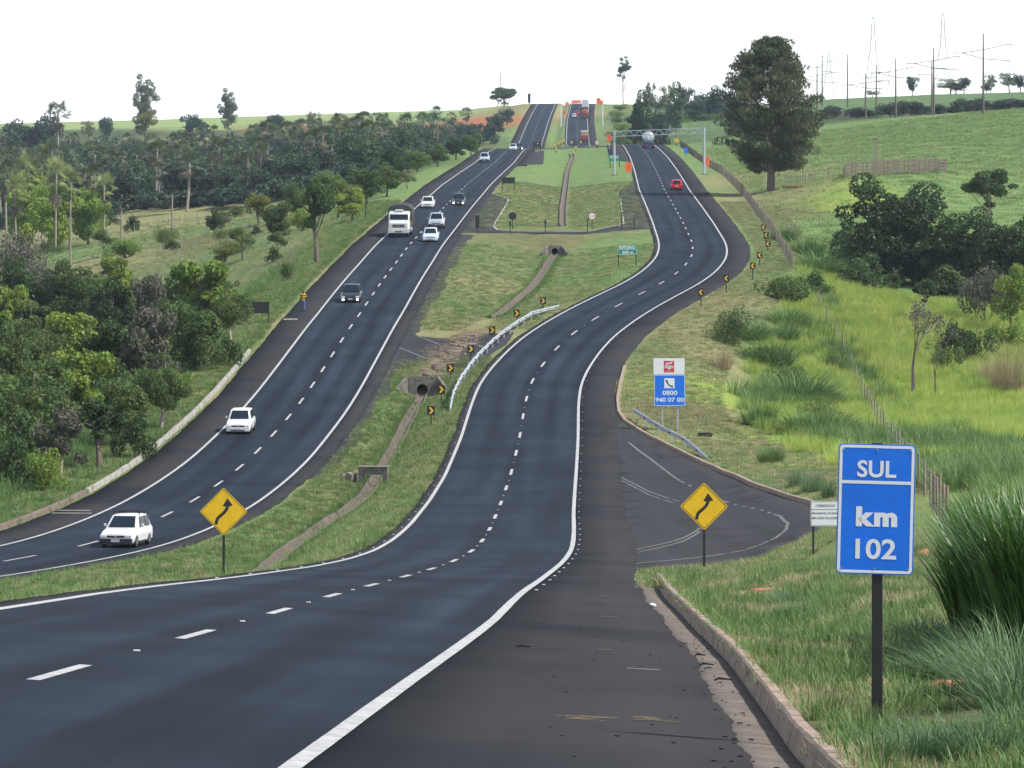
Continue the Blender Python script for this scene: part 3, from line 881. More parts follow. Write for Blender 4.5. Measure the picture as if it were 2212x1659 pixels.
while y < 112.5:
    j = random.uniform(-.012, .012)
    kerb_stone('R', y + .012, y + .99, np.interp([y + .012, y + .99], YS, KS) + j * .4, .2, .25 + random.uniform(-.006, .006), M_KERB, kerb)
    y += 1.0
# corner of that kerb, and the kerb round the far corner of the junction
kc = empty('kerb', tuple(hit(1345, 860)), label='dark brown kerb curving round the far corner of the side road by the phone sign', cat='kerb')
_kp = px_path([(1349, 795), (1340, 830), (1334, 865), (1337, 893), (1350, 912), (1388, 937), (1433, 960), (1473, 980), (1547, 1014), (1622, 1048), (1690, 1072), (1750, 1089), (1830, 1112)])
def kerb_poly(P, parent, step, w, h, m, name='kerb_stone', sink=.1):
    lo = parent.location
    for a, b in zip(P[:-1], P[1:]):
        n = max(1, int((b - a).length / step))
        for k in range(n):
            p, q = a.lerp(b, (k + .02) / n), a.lerp(b, (k + .98) / n)
            t = (q - p); nr = Vector((-t.y, t.x, 0)).normalized() * w / 2
            vs = []
            for c in (p, q):
                z = float(H(c.x, c.y))
                for sgn, dz in ((-1, -sink), (1, -sink), (.8, h), (-.8, h)):
                    vs.append((c.x + nr.x * sgn - lo.x, c.y + nr.y * sgn - lo.y, z + dz - lo.z))
            MB().loft([vs[:4], vs[4:]]).build(name, m, parent)
kerb_poly(_kp, kc, 2.0, .24, .2, M_KERB)
# white kerb on the far left of the oncoming carriageway
kw = empty('kerb', tuple(road_xyz('L', np.array([232.0]), -6.6)[0]), label='tall whitewashed kerb along the far edge of the oncoming carriageway', cat='kerb')
y = yhit(1064, ZL)
while y < yhit(760, ZL):
    kerb_stone('L', y + .02, y + 1.48, -6.45 + random.uniform(-.03, .03), .28, .21 + random.uniform(-.01, .01), M_WHITEKERB, kw)
    y += 1.5
kb = empty('kerb', tuple(road_xyz('L', np.array([200.0]), -6.6)[0]), label='low earth-brown kerb leading up to the whitewashed kerb on the left', cat='kerb')
y = 178.0
while y < yhit(1070, ZL):
    kerb_stone('L', y + .02, y + 1.48, -6.45, .28, .2, M_CONCRED, kb)
    y += 1.5
for i_, (a, b) in enumerate(((1110, 1104), (1104, 1100))):
    yy = yhit(a, ZL)
    tag(strip('sand_streak', M_CONC, 'L', np.linspace(yy, yy + .5, 3), [-6.1, -5.0, -4.0 - .4 * i_], .006), kind='structure')
yy = yhit(691, ZL)
tag(strip('sand_streak', M_CONC, 'L', np.linspace(yy, yy + 1.2, 3), [-6.1, -5.5, -4.9], .006), kind='structure')

# lined drain along the median
def drain(y0, y1, label, m, w=1.15, step=1.0):
    root = empty('drain_channel', tuple(gp(float(I(y0, XD)), y0)), label=label, cat='drain')
    lo = np.array(root.location)
    yy = y0
    while yy < y1 - .01:
        ye = min(yy + step, y1)
        rings = []
        for q in (yy + .015, ye - .015):
            x = float(I(q, XD)); z = float(H(x, q)) + .05
            g = float(np.interp(q, YS, np.gradient(XD, YS)))
            c = 1 / math.sqrt(1 + g * g)
            ring = []
            for s, dz in ((-w / 2 - .1, .24), (-w / 2, .26), (-w * .26, .0), (w * .26, .0), (w / 2, .26), (w / 2 + .1, .24), (w * .3, -.1), (-w * .3, -.1)):
                ring.append(tuple(np.array((x + s * c, q - s * g * c, z + dz)) - lo))
            rings.append(ring)
        MB().loft(rings).build('channel_piece', m, root)
        yy = ye
    return root
drain(142, 301, 'earth-stained concrete drain channel between the carriageways, below the dark culvert mouth', M_DRAIN, .62, 2.0)
drain(357, 449, 'narrow concrete drain channel in the median between the two culverts', M_DRAIN, .58, 3.0)
drain(492, 900, 'far grey drain channel running up the median to the second crossing', M_DRAIN, .7, 8.0)

def culvert(Y, label, w, h, m, pipe_r, wing=1.2, pz=None):
    x = float(I(Y, XD))
    root = empty('culvert', tuple(gp(x, Y)), label=label, cat='culvert')
    mb = MB()
    n = 20
    pz = pipe_r + .12 if pz is None else pz
    # headwall with a round opening
    outer = []
    for k in range(n):
        t = 2 * math.pi * k / n
        c, s = math.cos(t), math.sin(t)
        sc = min((w / 2) / max(abs(c), 1e-6), (h - pz) / s if s > 1e-6 else (pz + .3) / max(-s, 1e-6))
        outer.append((c * sc, pz + s * sc))
    inner = [(pipe_r * math.cos(2 * math.pi * k / n), pz + pipe_r * math.sin(2 * math.pi * k / n)) for k in range(n)]
    for ya, flip in ((0, 0), (.3, 1)):
        vs = [(px_, ya, pz_) for px_, pz_ in outer] + [(px_, ya, pz_) for px_, pz_ in inner]
        mb.add(vs, [(k, (k + 1) % n, (k + 1) % n + n, k + n) for k in range(n)])
    vs = [(a, 0, b) for a, b in outer] + [(a, .3, b) for a, b in outer]
    mb.add(vs, [(k, (k + 1) % n, (k + 1) % n + n, k + n) for k in range(n)])
    mb.build('headwall', m, root)
    pb = MB()
    pb.add([(a, .0, b) for a, b in inner] + [(a, 4, b) for a, b in inner] + [(a * .99, 4, b) for a, b in inner], [(k, (k + 1) % n, (k + 1) % n + n, k + n) for k in range(n)] + [tuple(range(2 * n, 3 * n))])
    pb.build('pipe', M_HOLE, root)
    for sg in (-1, 1):
        MB().add([(sg * w / 2, 0, h), (sg * (w / 2 + wing * .6), -wing, h * .3), (sg * (w / 2 + wing * .6), -wing, -.3), (sg * w / 2, 0, -.3),
                  (sg * (w / 2 + .2), .1, h), (sg * (w / 2 + wing * .6 + .2), -wing, h * .3), (sg * (w / 2 + wing * .6 + .2), -wing, -.3), (sg * (w / 2 + .2), .1, -.3)],
                 [(0, 1, 2, 3), (4, 7, 6, 5), (0, 4, 5, 1), (1, 5, 6, 2), (3, 2, 6, 7), (0, 3, 7, 4)]).build('wing_wall', m, root)
    return root
culvert(301.5, 'large dark culvert mouth with stained headwall at the head of the drain', 2.1, 1.45, M_CONCDARK, .4, 1.3, .5)
culvert(449.5, 'small pale culvert mouth with round pipe below the upper crossing', 1.4, 1.1, M_CONCDARK, .34, .9)
# tumbled stone apron above the large culvert
apron = empty('stone_apron', tuple(gp(float(I(304, XD)), 304)), label='apron of rough stone slabs stepping up beside the drain above the large culvert', cat='stones')
for k in range(70):
    yq = 303.5 + 34 * (k / 70) ** 1.05
    xq = float(I(yq, XD)) + random.uniform(-1.1, 1.1) + .15
    g = gp(xq, yq)
    w_ = random.uniform(.22, .55)
    mb = MB().box(-w_, w_, -w_ * random.uniform(.5, .9), w_ * .6, -.2, .05 + random.random() * .16, Matrix.Rotation(random.uniform(-1.5, 1.5), 4, 'Z') @ Matrix.Rotation(random.uniform(-.25, .25), 4, 'X'))
    mb.build('stone', M_CONCRED, apron, bevel=.06, loc=g - apron.location)
# open concrete frame standing over the drain
fx = hit(806, 1052)
fy = fx.y
x = float(I(fy, XD)); g0 = gp(x, fy)
fr = empty('concrete_portal', tuple(g0), (0, 0, R(-8)), 'square weathered concrete frame straddling the drain near the yellow arrow sign', 'concrete portal')
MB().box(-.86, .86, -.22, .22, .72, 1.15).build('lintel', M_CONCDARK, fr, bevel=.02)
for sg in (-1, 1): MB().box(sg * .72 - .14, sg * .72 + .14, -.2, .2, -.3, .717).build('side_wall', M_CONCDARK, fr, bevel=.02)
MB().box(-.9, .9, -.28, .28, 1.153, 1.22).build('cap', M_CONC, fr, bevel=.02)
rk = empty('eroded_bank', tuple(gp(x - 1.6, fy + .5)), label='broken lump of rust-red earth and stone left of the drain frame', cat='rock')
for k in range(5):
    s_ = .12 + random.random() * .2
    mb = MB().box(-s_, s_, -s_ * .8, s_ * .8, -.1, s_ * 1.3, Matrix.Rotation(random.uniform(0, 3), 4, 'Z') @ Matrix.Rotation(.3, 4, 'X'))
    mb.build('stone', M_CONCRED if k % 2 else M_CONC, rk, bevel=.06, loc=(random.uniform(-.5, .6), random.uniform(-.4, .4), random.uniform(-.05, .15)))

# ------------------------------------------------------------------ lettering
def text_mesh(txt, size, m, bold=0.0, wide=1.0, gap=1.0):
    cu = bpy.data.curves.new('lettering', 'FONT')
    cu.body = txt
    cu.size = 1.0
    cu.align_x = 'CENTER'
    cu.align_y = 'CENTER'
    cu.space_character = gap
    cu.offset = bold
    cu.resolution_u = 4
    cu.extrude = 0.0
    o = bpy.data.objects.new('lettering', cu)
    C.objects.link(o)
    dg = bpy.context.evaluated_depsgraph_get()
    me = bpy.data.meshes.new_from_object(o.evaluated_get(dg))
    bpy.data.objects.remove(o)
    bpy.data.curves.remove(cu)
    xs = [v.co.x for v in me.vertices]; ys = [v.co.y for v in me.vertices]
    cx_, cy_ = (min(xs) + max(xs)) / 2, (min(ys) + max(ys)) / 2
    h = max(ys) - min(ys)
    for v in me.vertices: v.co = ((v.co.x - cx_) * wide * size / h, 0, (v.co.y - cy_) * size / h)
    me.materials.clear()
    me.materials.append(m)
    me.name = 'lettering'
    return me
def put_text(parent, txt, size, m, x, z, y, bold=0.0, width=None, wide=1.0, gap=1.0):
    me = text_mesh(txt, size, m, bold, wide, gap)
    if width:
        xs = [v.co.x for v in me.vertices]
        k = width / (max(xs) - min(xs))
        for v in me.vertices: v.co.x *= k
    return link('lettering', me, parent, (x, y, z))
def rrect(w, h, r, n=5, cx_=0, cz=0):
    out = []
    for sx, sz, a0 in ((1, 1, 0), (-1, 1, 90), (-1, -1, 180), (1, -1, 270)):
        for k in range(n + 1):
            t = R(a0 + 90 * k / n)
            out.append((cx_ + sx * (w / 2 - r) + r * math.cos(t), cz + sz * (h / 2 - r) + r * math.sin(t)))
    return out
def ring_panel(outer, inner, y, m, name, parent):
    n = len(outer)
    return MB().add([(a, y, b) for a, b in outer] + [(a, y, b) for a, b in inner], [(k, (k + 1) % n, (k + 1) % n + n, k + n) for k in range(n)]).build(name, m, parent)
def flat(outline, y, m, name, parent):
    me = bpy.data.meshes.new(name)
    me.from_pydata([(a, y, b) for a, b in outline], [], [tuple(range(len(outline)))])
    me.materials.append(m)
    return link(name, me, parent)
def circle(r, n=28, cz=0.0): return [(r * math.cos(2 * math.pi * k / n), cz + r * math.sin(2 * math.pi * k / n)) for k in range(n)]
def post(parent, x, z0, z1, w, m, name='post', y=.03, d=None):
    d = d or w
    return MB().box(x - w / 2, x + w / 2, y, y + d, z0, z1).build(name, m, parent, bevel=min(.008, w * .1))
def polyline_band(pts, w):
    L, Rr = [], []
    for i, p in enumerate(pts):
        a, b = pts[max(i - 1, 0)], pts[min(i + 1, len(pts) - 1)]
        dx, dz = b[0] - a[0], b[1] - a[1]
        l = math.hypot(dx, dz)
        ww = w[i] if hasattr(w, '__len__') else w
        L.append((p[0] - dz / l * ww / 2, p[1] + dx / l * ww / 2))
        Rr.append((p[0] + dz / l * ww / 2, p[1] - dx / l * ww / 2))
    return L + Rr[::-1]
def band(parent, pts, w, y, m, name):
    o = polyline_band(pts, w)
    n = len(pts)
    return MB().add([(a, y, b) for a, b in o], [(k, k + 1, 2 * n - 2 - k, 2 * n - 1 - k) for k in range(n - 1)]).build(name, m, parent)

# kilometre sign in the right foreground
g0 = hit(1898, 1572)
d = g0.y
km = empty('kilometre_sign', tuple(g0), (0, 0, R(-3)), 'large blue roadside sign reading SUL km 102 on a black post', 'road sign')
k_ = d / F
W_, Hh = 166 * k_, 281 * k_
zc = (1572 - 1100) * k_
xo = -6 * k_
tilt = R(1.4)
kp = empty('sign_face', (xo, 0, zc), (0, tilt, 0)); kp.parent = km
kp_panel = MB().prism(rrect(W_, Hh, .045), -.006, .006).build('panel', M_BLUE, km)
kp_panel.location = (xo, 0, zc); kp_panel.rotation_euler = (0, tilt, 0)
bpy.data.objects.remove(kp)
ring_panel(rrect(W_ - .022, Hh - .022, .036), rrect(W_ - .075, Hh - .075, .016), -.008, M_WHITE, 'border', kp_panel)
flat([(-W_ / 2 + .036, Hh / 2 - .378), (W_ / 2 - .036, Hh / 2 - .378), (W_ / 2 - .036, Hh / 2 - .348), (-W_ / 2 + .036, Hh / 2 - .348)], -.0085, M_WHITE, 'divider', kp_panel)
put_text(kp_panel, 'SUL', 37 * k_, M_WHITE, 0, (1100 - 1013) * k_, -.009, .022, 84 * k_)
put_text(kp_panel, 'km', 43 * k_, M_WHITE, 2 * k_, (1100 - 1116) * k_, -.009, .055, 89 * k_, gap=1.25)
put_text(kp_panel, '102', 44 * k_, M_WHITE, 2 * k_, (1100 - 1186) * k_, -.009, .022, 88 * k_)
for sx in (-1, 0, 1):
    for sz in (-1, 1):
        MB().tube([(sx * (W_ / 2 - .05), -.004, sz * (Hh / 2 - .055)), (sx * (W_ / 2 - .05), -.013, sz * (Hh / 2 - .055))], .009, 8).build('bolt', M_CHROME, kp_panel)
post(km, -.012, -.5, zc + Hh / 2 + .012, 23 * k_, M_BLACK, y=.012, d=.08)

def arrow_sign(px, py, d, label, rz=0.0):
    g0 = hit(px, py)
    d = g0.y
    o = empty('curve_sign', tuple(g0), (0, 0, rz), label, 'road sign', 'yellow bend warning signs')
    k = d / F
    c = (1238 - 1100) * k
    hd = 52 * k
    def dia(h, y0=0, r=.06):
        out = []
        for a in range(4):
            t0 = R(90 * a)
            cx_, cz = math.cos(t0) * (h - r * 1.414), math.sin(t0) * (h - r * 1.414)
            for q in (-45, -22, 0, 22, 45):
                t = t0 + R(q)
                out.append((cx_ + r * math.cos(t), c + cz + r * math.sin(t)))
        return out
    MB().prism(dia(hd), -.006, .006).build('panel', M_YELLOW, o)
    ring_panel(dia(hd - .045, r=.045), dia(hd - .072, r=.038), -.009, M_BLACK, 'border', o)
    pts = [(-16, -28), (-15.5, -22), (-13, -15), (-8, -10), (-2, -5), (3, 0), (7, 6), (8.5, 11)]
    band(o, [(a * k, c + b * k) for a, b in pts], 6.8 * k, -.009, M_BLACK, 'arrow_shaft')
    flat([(-2 * k, c + 12 * k), (8 * k, c + 10 * k), (20 * k, c + 13 * k), (8.5 * k, c + 29 * k)], -.0095, M_BLACK, 'arrow_head', o)
    post(o, 0, -.4, c - hd + .05, 5.5 * k, M_BLACK, y=.012)
    post(o, 0, c - hd + .03, c + hd * .7, 5 * k, M_BLACK, y=.012, name='rear_post')
    return o
arrow_sign(483, 1243, 100.0, 'yellow diamond bend sign in the median between the carriageways')
arrow_sign(1521, 1232, 100.0, 'yellow diamond bend sign on the right verge before the side road')

# white stream sign, half hidden behind the kilometre sign
g0 = at(1757, 138)
k = 138 / F
ws = empty('stream_sign', tuple(g0), (0, 0, 0), 'white lettered board half hidden behind the large blue kilometre sign', 'road sign')
W2, z0, z1 = 110 * k, (1175 - 1114) * k, (1175 - 1060) * k
ox = -6 * k
MB().prism(rrect(W2, z1 - z0, .05, cx_=ox + W2 / 2, cz=(z0 + z1) / 2), -.008, .008).build('panel', M_WHITE, ws)
ring_panel(rrect(W2 - .03, z1 - z0 - .03, .04, cx_=ox + W2 / 2, cz=(z0 + z1) / 2), rrect(W2 - .055, z1 - z0 - .055, .03, cx_=ox + W2 / 2, cz=(z0 + z1) / 2), -.01, M_BLACK, 'border', ws)
flat([(ox + .02, z1 - 18.5 * k), (ox + W2 - .02, z1 - 18.5 * k), (ox + W2 - .02, z1 - 17.5 * k), (ox + .02, z1 - 17.5 * k)], -.0105, M_BLACK, 'rule', ws)
def left_text(par, txt, size, m, x, z, y, width, bold=.01):
    o = put_text(par, txt, size, m, 0, z, y, bold, width)
    o.location.x = x + width / 2
    return o
left_text(ws, 'CÓRREGO DO', 6.8 * k, M_BLACK, ox + 11 * k, z1 - 9 * k, -.011, 42 * k)
left_text(ws, 'MANANCIAL DE ABAS', 4.4 * k, M_BLACK, ox + 3 * k, z1 - 26 * k, -.011, 55 * k)
left_text(ws, 'EM CASO DE ACIDE', 5.0 * k, M_BLACK, ox + 3 * k, z1 - 36.5 * k, -.011, 55 * k)
for px_ in (0, 96): post(ws, px_ * k, -.4, z1 - .05, 4.4 * k, M_BLACK, y=.012)

# phone sign
d = 262.0
g0 = at(1448, d)
k = d / F
ph = empty('phone_sign', tuple(g0), (0, 0, 0), 'tall white and blue sign with telephone symbol reading 0800 940 07 00', 'road sign')
zb = g0.z
Zp = lambda py: -(py - HY) * k - zb
Xp = lambda px_: (px_ - 1448) * k
MB().box(Xp(1411.5), Xp(1478.5), -.03, .03, Zp(809), Zp(774)).build('top_panel', M_WHITE, ph, bevel=.01)
lp = MB().box(Xp(1413), Xp(1480), -.03, .03, Zp(877), Zp(809.5)).build('lower_panel', M_BLUE, ph, bevel=.01)
c_x, c_z = (Xp(1413) + Xp(1480)) / 2, (Zp(877) + Zp(809.5)) / 2
ww, hh = Xp(1480) - Xp(1413), Zp(809.5) - Zp(877)
ring_panel(rrect(ww - .03, hh - .03, .05, cx_=c_x, cz=c_z), rrect(ww - .085, hh - .085, .03, cx_=c_x, cz=c_z), -.033, M_WHITE, 'border', ph)
flat([(Xp(1434), Zp(804.5)), (Xp(1456), Zp(804.5)), (Xp(1456), Zp(779.5)), (Xp(1434), Zp(779.5))], -.034, M_RED, 'logo_square', ph)
put_text(ph, 'mgo', 9 * k, M_WHITE, Xp(1445), Zp(794), -.037, .03, 18 * k)
put_text(ph, 'rodovias', 2.4 * k, M_WHITE, Xp(1445), Zp(801.5), -.037, .0, 17 * k)
for q in (0, 2.6): band(ph, [(Xp(1437), Zp(788.6 - q)), (Xp(1441), Zp(786.6 - q)), (Xp(1445), Zp(786.4 - q)), (Xp(1449), Zp(785.6 - q)), (Xp(1452.5), Zp(783.0 - q))], 1.5 * k, -.037, M_WHITE, 'logo_wave')
flat([(Xp(1435), Zp(838.5)), (Xp(1457), Zp(838.5)), (Xp(1457), Zp(817)), (Xp(1435), Zp(817))], -.034, M_WHITE, 'symbol_square', ph)
band(ph, [(Xp(1439.5), Zp(821)), (Xp(1441), Zp(826)), (Xp(1444.5), Zp(831)), (Xp(1449), Zp(834)), (Xp(1453.5), Zp(835))], [4.6 * k, 3.0 * k, 2.7 * k, 3.0 * k, 4.6 * k], -.037, M_BLACK, 'handset')
put_text(ph, '0800', 9.6 * k, M_WHITE, Xp(1447), Zp(848.5), -.036, .02, 32 * k)
put_text(ph, '940 07 00', 9.2 * k, M_WHITE, Xp(1446.5), Zp(863.5), -.036, .02, 61 * k)
for px_ in (1431, 1464): post(ph, Xp(px_), -.5, Zp(775), 3.6 * k, M_GALV, y=.035)

# RETORNO 500 m
g0 = hit(1355, 575)
k = g0.y / F
rt = empty('turnback_sign', tuple(g0), (0, 0, 0), 'green board reading RETORNO 500 m in the grass median', 'road sign')
zz = lambda py: (575 - py) * k
MB().box(-21 * k, 21 * k, -.02, .02, zz(550), zz(529)).build('panel', M_GREEN, rt)
fr_o = [(-20.6 * k, zz(549.6)), (20.6 * k, zz(549.6)), (20.6 * k, zz(529.4)), (-20.6 * k, zz(529.4))]
fr_i = [(-20 * k, zz(549)), (20 * k, zz(549)), (20 * k, zz(530)), (-20 * k, zz(530))]
ring_panel(fr_o, fr_i, -.023, M_WHITE, 'border', rt)
flat([(-20 * k, zz(539.8)), (20 * k, zz(539.8)), (20 * k, zz(539.2)), (-20 * k, zz(539.2))], -.023, M_WHITE, 'rule', rt)
put_text(rt, 'RETORNO', 6.6 * k, M_WHITE, 0, zz(534.7), -.024, .02, 34 * k)
put_text(rt, '500 m', 6 * k, M_WHITE, 1 * k, zz(545.2), -.024, .02, 24 * k)
for px_ in (-19, 19): post(rt, px_ * k, -.6, zz(531), 2.2 * k, M_BLACK, y=.022)

# chevron boards
def chevron(px, py_top, py_base, wpx, right, label, grp):
    g0 = hit(px, py_base)
    k = g0.y / F
    o = empty('chevron_sign', tuple(g0), (0, 0, 0), label, 'chevron sign', grp)
    w, h = wpx * k, wpx * 1.2 * k
    zt = (py_base - py_top) * k
    zc = zt - h / 2
    MB().box(-w / 2, w / 2, -.012, .012, zt - h, zt).build('panel', M_BLACK, o)
    s = 1 if right else -1
    flat([(s * q * w, zc + r * h) for q, r in ((-.3, .36), (-.02, .36), (.34, 0), (-.02, -.36), (-.3, -.36), (.04, 0))], -.016, M_YELLOW, 'chevron', o)
    post(o, 0, -.4, zt - .02, 2.2 * k if g0.y > 250 else .08, M_BLACK, y=.016)
    return o
_cl = [(1173, 642, 666), (1116, 669, 696), (1063, 705, 735), (1017, 745, 784), (973, 786, 825), (953, 832, 875), (931, 877, 922)]
_ord = ['farthest', 'second farthest', 'third farthest', 'middle', 'third nearest', 'second nearest', 'nearest']
for i, (x, a, b) in enumerate(_cl):
    chevron(x, a, b, 12.5 + (i * .68), True, _ord[i] + ' of the seven yellow right-pointing chevron boards along the median guard rail', 'right-pointing chevrons in the median')
_cr = [(1649, 485, 505), (1655, 501, 522), (1659, 520, 542), (1641, 544, 574), (1626, 567, 605), (1569, 594, 633), (1514, 624, 663)]
for i, (x, a, b) in enumerate(_cr):
    chevron(x, a, b, 10.5 + i * .3, False, _ord[i] + ' of the seven yellow left-pointing chevron boards outside the right bend', 'left-pointing chevrons on the outer verge')

# boards seen from behind, posts and small signs
def back_board(px, py, w, h, top, name, label, shape='rect', posts=(0,), m=M_BLACK, cat='sign back', face=None, pm=None):
    """w,h,top in frame pixels at that place; py = foot"""
    g0 = hit(px, py)
    k = g0.y / F
    o = empty(name, tuple(g0), (0, 0, 0), label, cat)
    zt = (py - top) * k
    if shape == 'rect': MB().box(-w / 2 * k, w / 2 * k, -.02, .02, zt - h * k, zt).build('panel', m, o)
    elif shape == 'round': MB().prism(circle(w / 2 * k, 24, zt - w / 2 * k), -.02, .02).build('panel', m, o)
    elif shape == 'diamond': MB().prism([(w / 2 * k, zt - w / 2 * k), (0, zt), (-w / 2 * k, zt - w / 2 * k), (0, zt - w * k)], -.02, .02).build('panel', m, o)
    elif shape == 'tri': MB().prism([(-w / 2 * k, zt), (0, zt - h * k), (w / 2 * k, zt)], -.02, .02).build('panel', m, o)
    for p in posts: post(o, p * k, -.5, zt - .03, max(.08, 1.7 * k), pm or M_BLACK, y=.022)
    return o, k, zt
back_board(556, 700, 51, 25, 652, 'sign_board', 'black back of a wide board on two posts beyond the walking person', posts=(-23, 24))
back_board(1098, 411, 29, 13, 383, 'sign_board', 'black back of a board on two posts in the median above the turn pocket', posts=(-13, 13))
back_board(1107, 495, 17, 17, 458, 'round_sign', 'black back of a round sign in the median by the turn pocket', 'round')
back_board(1031, 505, 9, 27, 465, 'sign_board', 'tall narrow black board at the mouth of the turn pocket')
back_board(1102, 507, 4, 10, 478, 'marker_post', 'short black marker post beside the round black sign')
back_board(1178, 504, 4, 10, 475, 'marker_post', 'short black marker post at the middle of the crossing')
for px_, pb, pt, lb in ((1269, 503, 473, 'thin black post left of the round one-way sign'), (1343, 497, 458, 'thin black post at the corner of the right turn pocket'), (1370, 495, 471, 'thin black post between turn pocket and right carriageway'), (790, 478, 440, 'thin black post on the left verge above the truck'), (1681, 382, 360, 'thin post by the big pine')):
    back_board(px_, pb, 2.4, 10, pt, 'marker_post', lb)
o, k, zt = back_board(1279, 495, 15.5, 15.5, 459, 'one_way_sign', 'round white sign with red rim and a sideways black arrow in the median', 'round', m=M_WHITE, cat='road sign')
c = zt - 7.75 * k
ring_panel(circle(7.7 * k, 24, c), circle(6.5 * k, 24, c), -.024, M_RED, 'rim', o)
flat([(-4 * k, c + .5 * k), (-4 * k, c - .5 * k), (2 * k, c - .5 * k), (2 * k, c - 1.5 * k), (4.6 * k, c), (2 * k, c + 1.5 * k), (2 * k, c + .5 * k)], -.026, M_BLACK, 'arrow', o)
o, k, zt = back_board(1290, 322, 10, 10, 303, 'speed_sign', 'round white speed sign reading 30 beside the far crossing', 'round', m=M_WHITE, cat='road sign')
c = zt - 5 * k
ring_panel(circle(5 * k, 20, c), circle(4 * k, 20, c), -.024, M_RED, 'rim', o)
put_text(o, '30', 4 * k, M_BLACK, 0, c, -.026, .02)
o, k, zt = back_board(1160, 328, 17, 9, 307, 'sign_board', 'black board with a small red and white yield triangle at the far crossing', posts=(-7.5, 8), cat='road sign')
for s_, mm, yy in ((4.4, M_RED, -.024), (2.6, M_WHITE, -.027)): flat([(1.5 * k - s_ / 2 * k, zt - 2.2 * k), (1.5 * k, zt - (2.2 + s_ * .9) * k), (1.5 * k + s_ / 2 * k, zt - 2.2 * k)][::-1], yy, mm, 'triangle', o)
o, k, zt = back_board(1327, 362, 22.5, 13, 335, 'turnback_sign', 'small green RETORNO board beside the left leg of the gantry', m=M_GREEN, posts=(-9, 11), cat='road sign')
put_text(o, 'RETORNO', 4 * k, M_WHITE, 0, zt - 3.4 * k, -.024, .02, 18 * k)
flat([(-10 * k, zt - 7 * k), (10 * k, zt - 7 * k), (10 * k, zt - 6.5 * k), (-10 * k, zt - 6.5 * k)], -.024, M_WHITE, 'rule', o)
def orange_board(px, py, w, h, top, label, posts=(0,)):
    o, k, zt = back_board(px, py, w, h, top, 'roadworks_sign', label, m=M_ORANGE, posts=posts, cat='roadworks sign', pm=M_GALV)
    band(o, [(-1.2 * k, zt - h * .72 * k), (-.4 * k, zt - h * .5 * k), (.8 * k, zt - h * .42 * k), (.8 * k, zt - h * .22 * k)], max(1.0 * k, .08), -.024, M_BLACK, 'symbol')
orange_board(1358, 387, 14.5, 20, 351, 'orange roadworks board right of the left gantry leg')
orange_board(1526, 366, 13, 19, 339, 'orange roadworks board by the right gantry leg')
orange_board(1316, 325, 9, 14, 291, 'orange roadworks board left of the gantry truss')
orange_board(1219, 271, 5, 9, 239, 'small orange board on the median of the far climb')
orange_board(1293, 258, 9, 14, 212, 'orange board near the crest right of the white box truck')
orange_board(1300, 252, 6, 9, 217, 'second orange board near the crest')
o, k, zt = back_board(1461, 316, 12, 12, 297, 'curve_sign', 'small yellow diamond sign beyond the gantry on the right verge', 'diamond', m=M_YELLOW, cat='road sign')
band(o, [(-1.4 * k, zt - 8.6 * k), (-.8 * k, zt - 6.6 * k), (.9 * k, zt - 5 * k), (.9 * k, zt - 2.6 * k)], 1.2 * k, -.024, M_BLACK, 'arrow')
back_board(1482, 334, 8, 12, 319, 'service_sign', 'small blue sign on the right verge before the gantry', m=M_BLUE, cat='road sign')
for i, (px_, b_) in enumerate(((1198, 322), (1206, 318), (1210, 315), (1218, 312), (1235, 316), (1255, 315), (1244, 327), (1201, 330))):
    back_board(px_, b_, 3.4, 5.2, b_ - 11, 'chevron_sign', 'tiny yellow-black marker board in the row at the far crossing', m=M_YELLOW, cat='chevron sign')[0]['group'] = 'marker boards at the far crossing'
for i, (px_, b_) in enumerate(((1360, 310), (1382, 310), (1424, 309), (1435, 309), (1327, 318))):
    back_board(px_, b_, 3.4, 4.6, b_ - 12, 'chevron_sign', 'tiny yellow-black marker board behind the tanker under the gantry', m=M_YELLOW, cat='chevron sign')[0]['group'] = 'marker boards behind the tanker'
back_board(1143, 226, 6, 20, 202, 'warning_board', 'dark upright board on the crest left of the far road', cat='sign back')

# gantry
g0, g1 = hit(1327, 384), hit(1520, 373)
ya = (g0.y + g1.y) / 2
g0, g1 = at(1327, ya), at(1521, ya)
ga = empty('gantry', tuple(g0), (0, 0, 0), 'galvanised truss gantry spanning the right carriageway', 'gantry')
k = ya / F
L_ = g1.x - g0.x
top0 = (384 - 289) * k
top1 = top0 + 2.0 * k
rise = 8 * k
MB().tube([(0, 0, -.3), (0, 0, top0)], .2, 12).build('column', M_GALV, ga, smooth=40)
MB().tube([(L_, 0, g1.z - g0.z - .3), (L_, 0, top0 + rise)], .2, 12).build('column', M_GALV, ga, smooth=40)
MB().box(-.6, .6, -.6, .6, -.3, .16).build('footing', M_CONC, ga)
MB().box(L_ - .6, L_ + .6, -.6, .6, g1.z - g0.z - .3, g1.z - g0.z + .16).build('footing', M_CONC, ga)
hb = 11 * k
for yy in (-.4, .4):
    for z_ in (top0 - hb, top0):
        MB().bar((-.3, yy, z_), (L_ + .3, yy, z_ + rise), .1).build('chord', M_GALV, ga)
n = 18
for q in range(n):
    xa, xb = L_ * q / n, L_ * (q + 1) / n
    za, zb_ = rise * q / n, rise * (q + 1) / n
    for yy in (-.4, .4):
        mb = MB()
        if q % 2: mb.bar((xa, yy, top0 + za), (xb, yy, top0 - hb + zb_), .07)
        else: mb.bar((xa, yy, top0 - hb + za), (xb, yy, top0 + zb_), .07)
        mb.build('brace', M_GALV, ga)
    MB().bar((xa, -.4, top0 + za), (xa, .4, top0 + za), .06).build('cross_tie', M_GALV, ga)

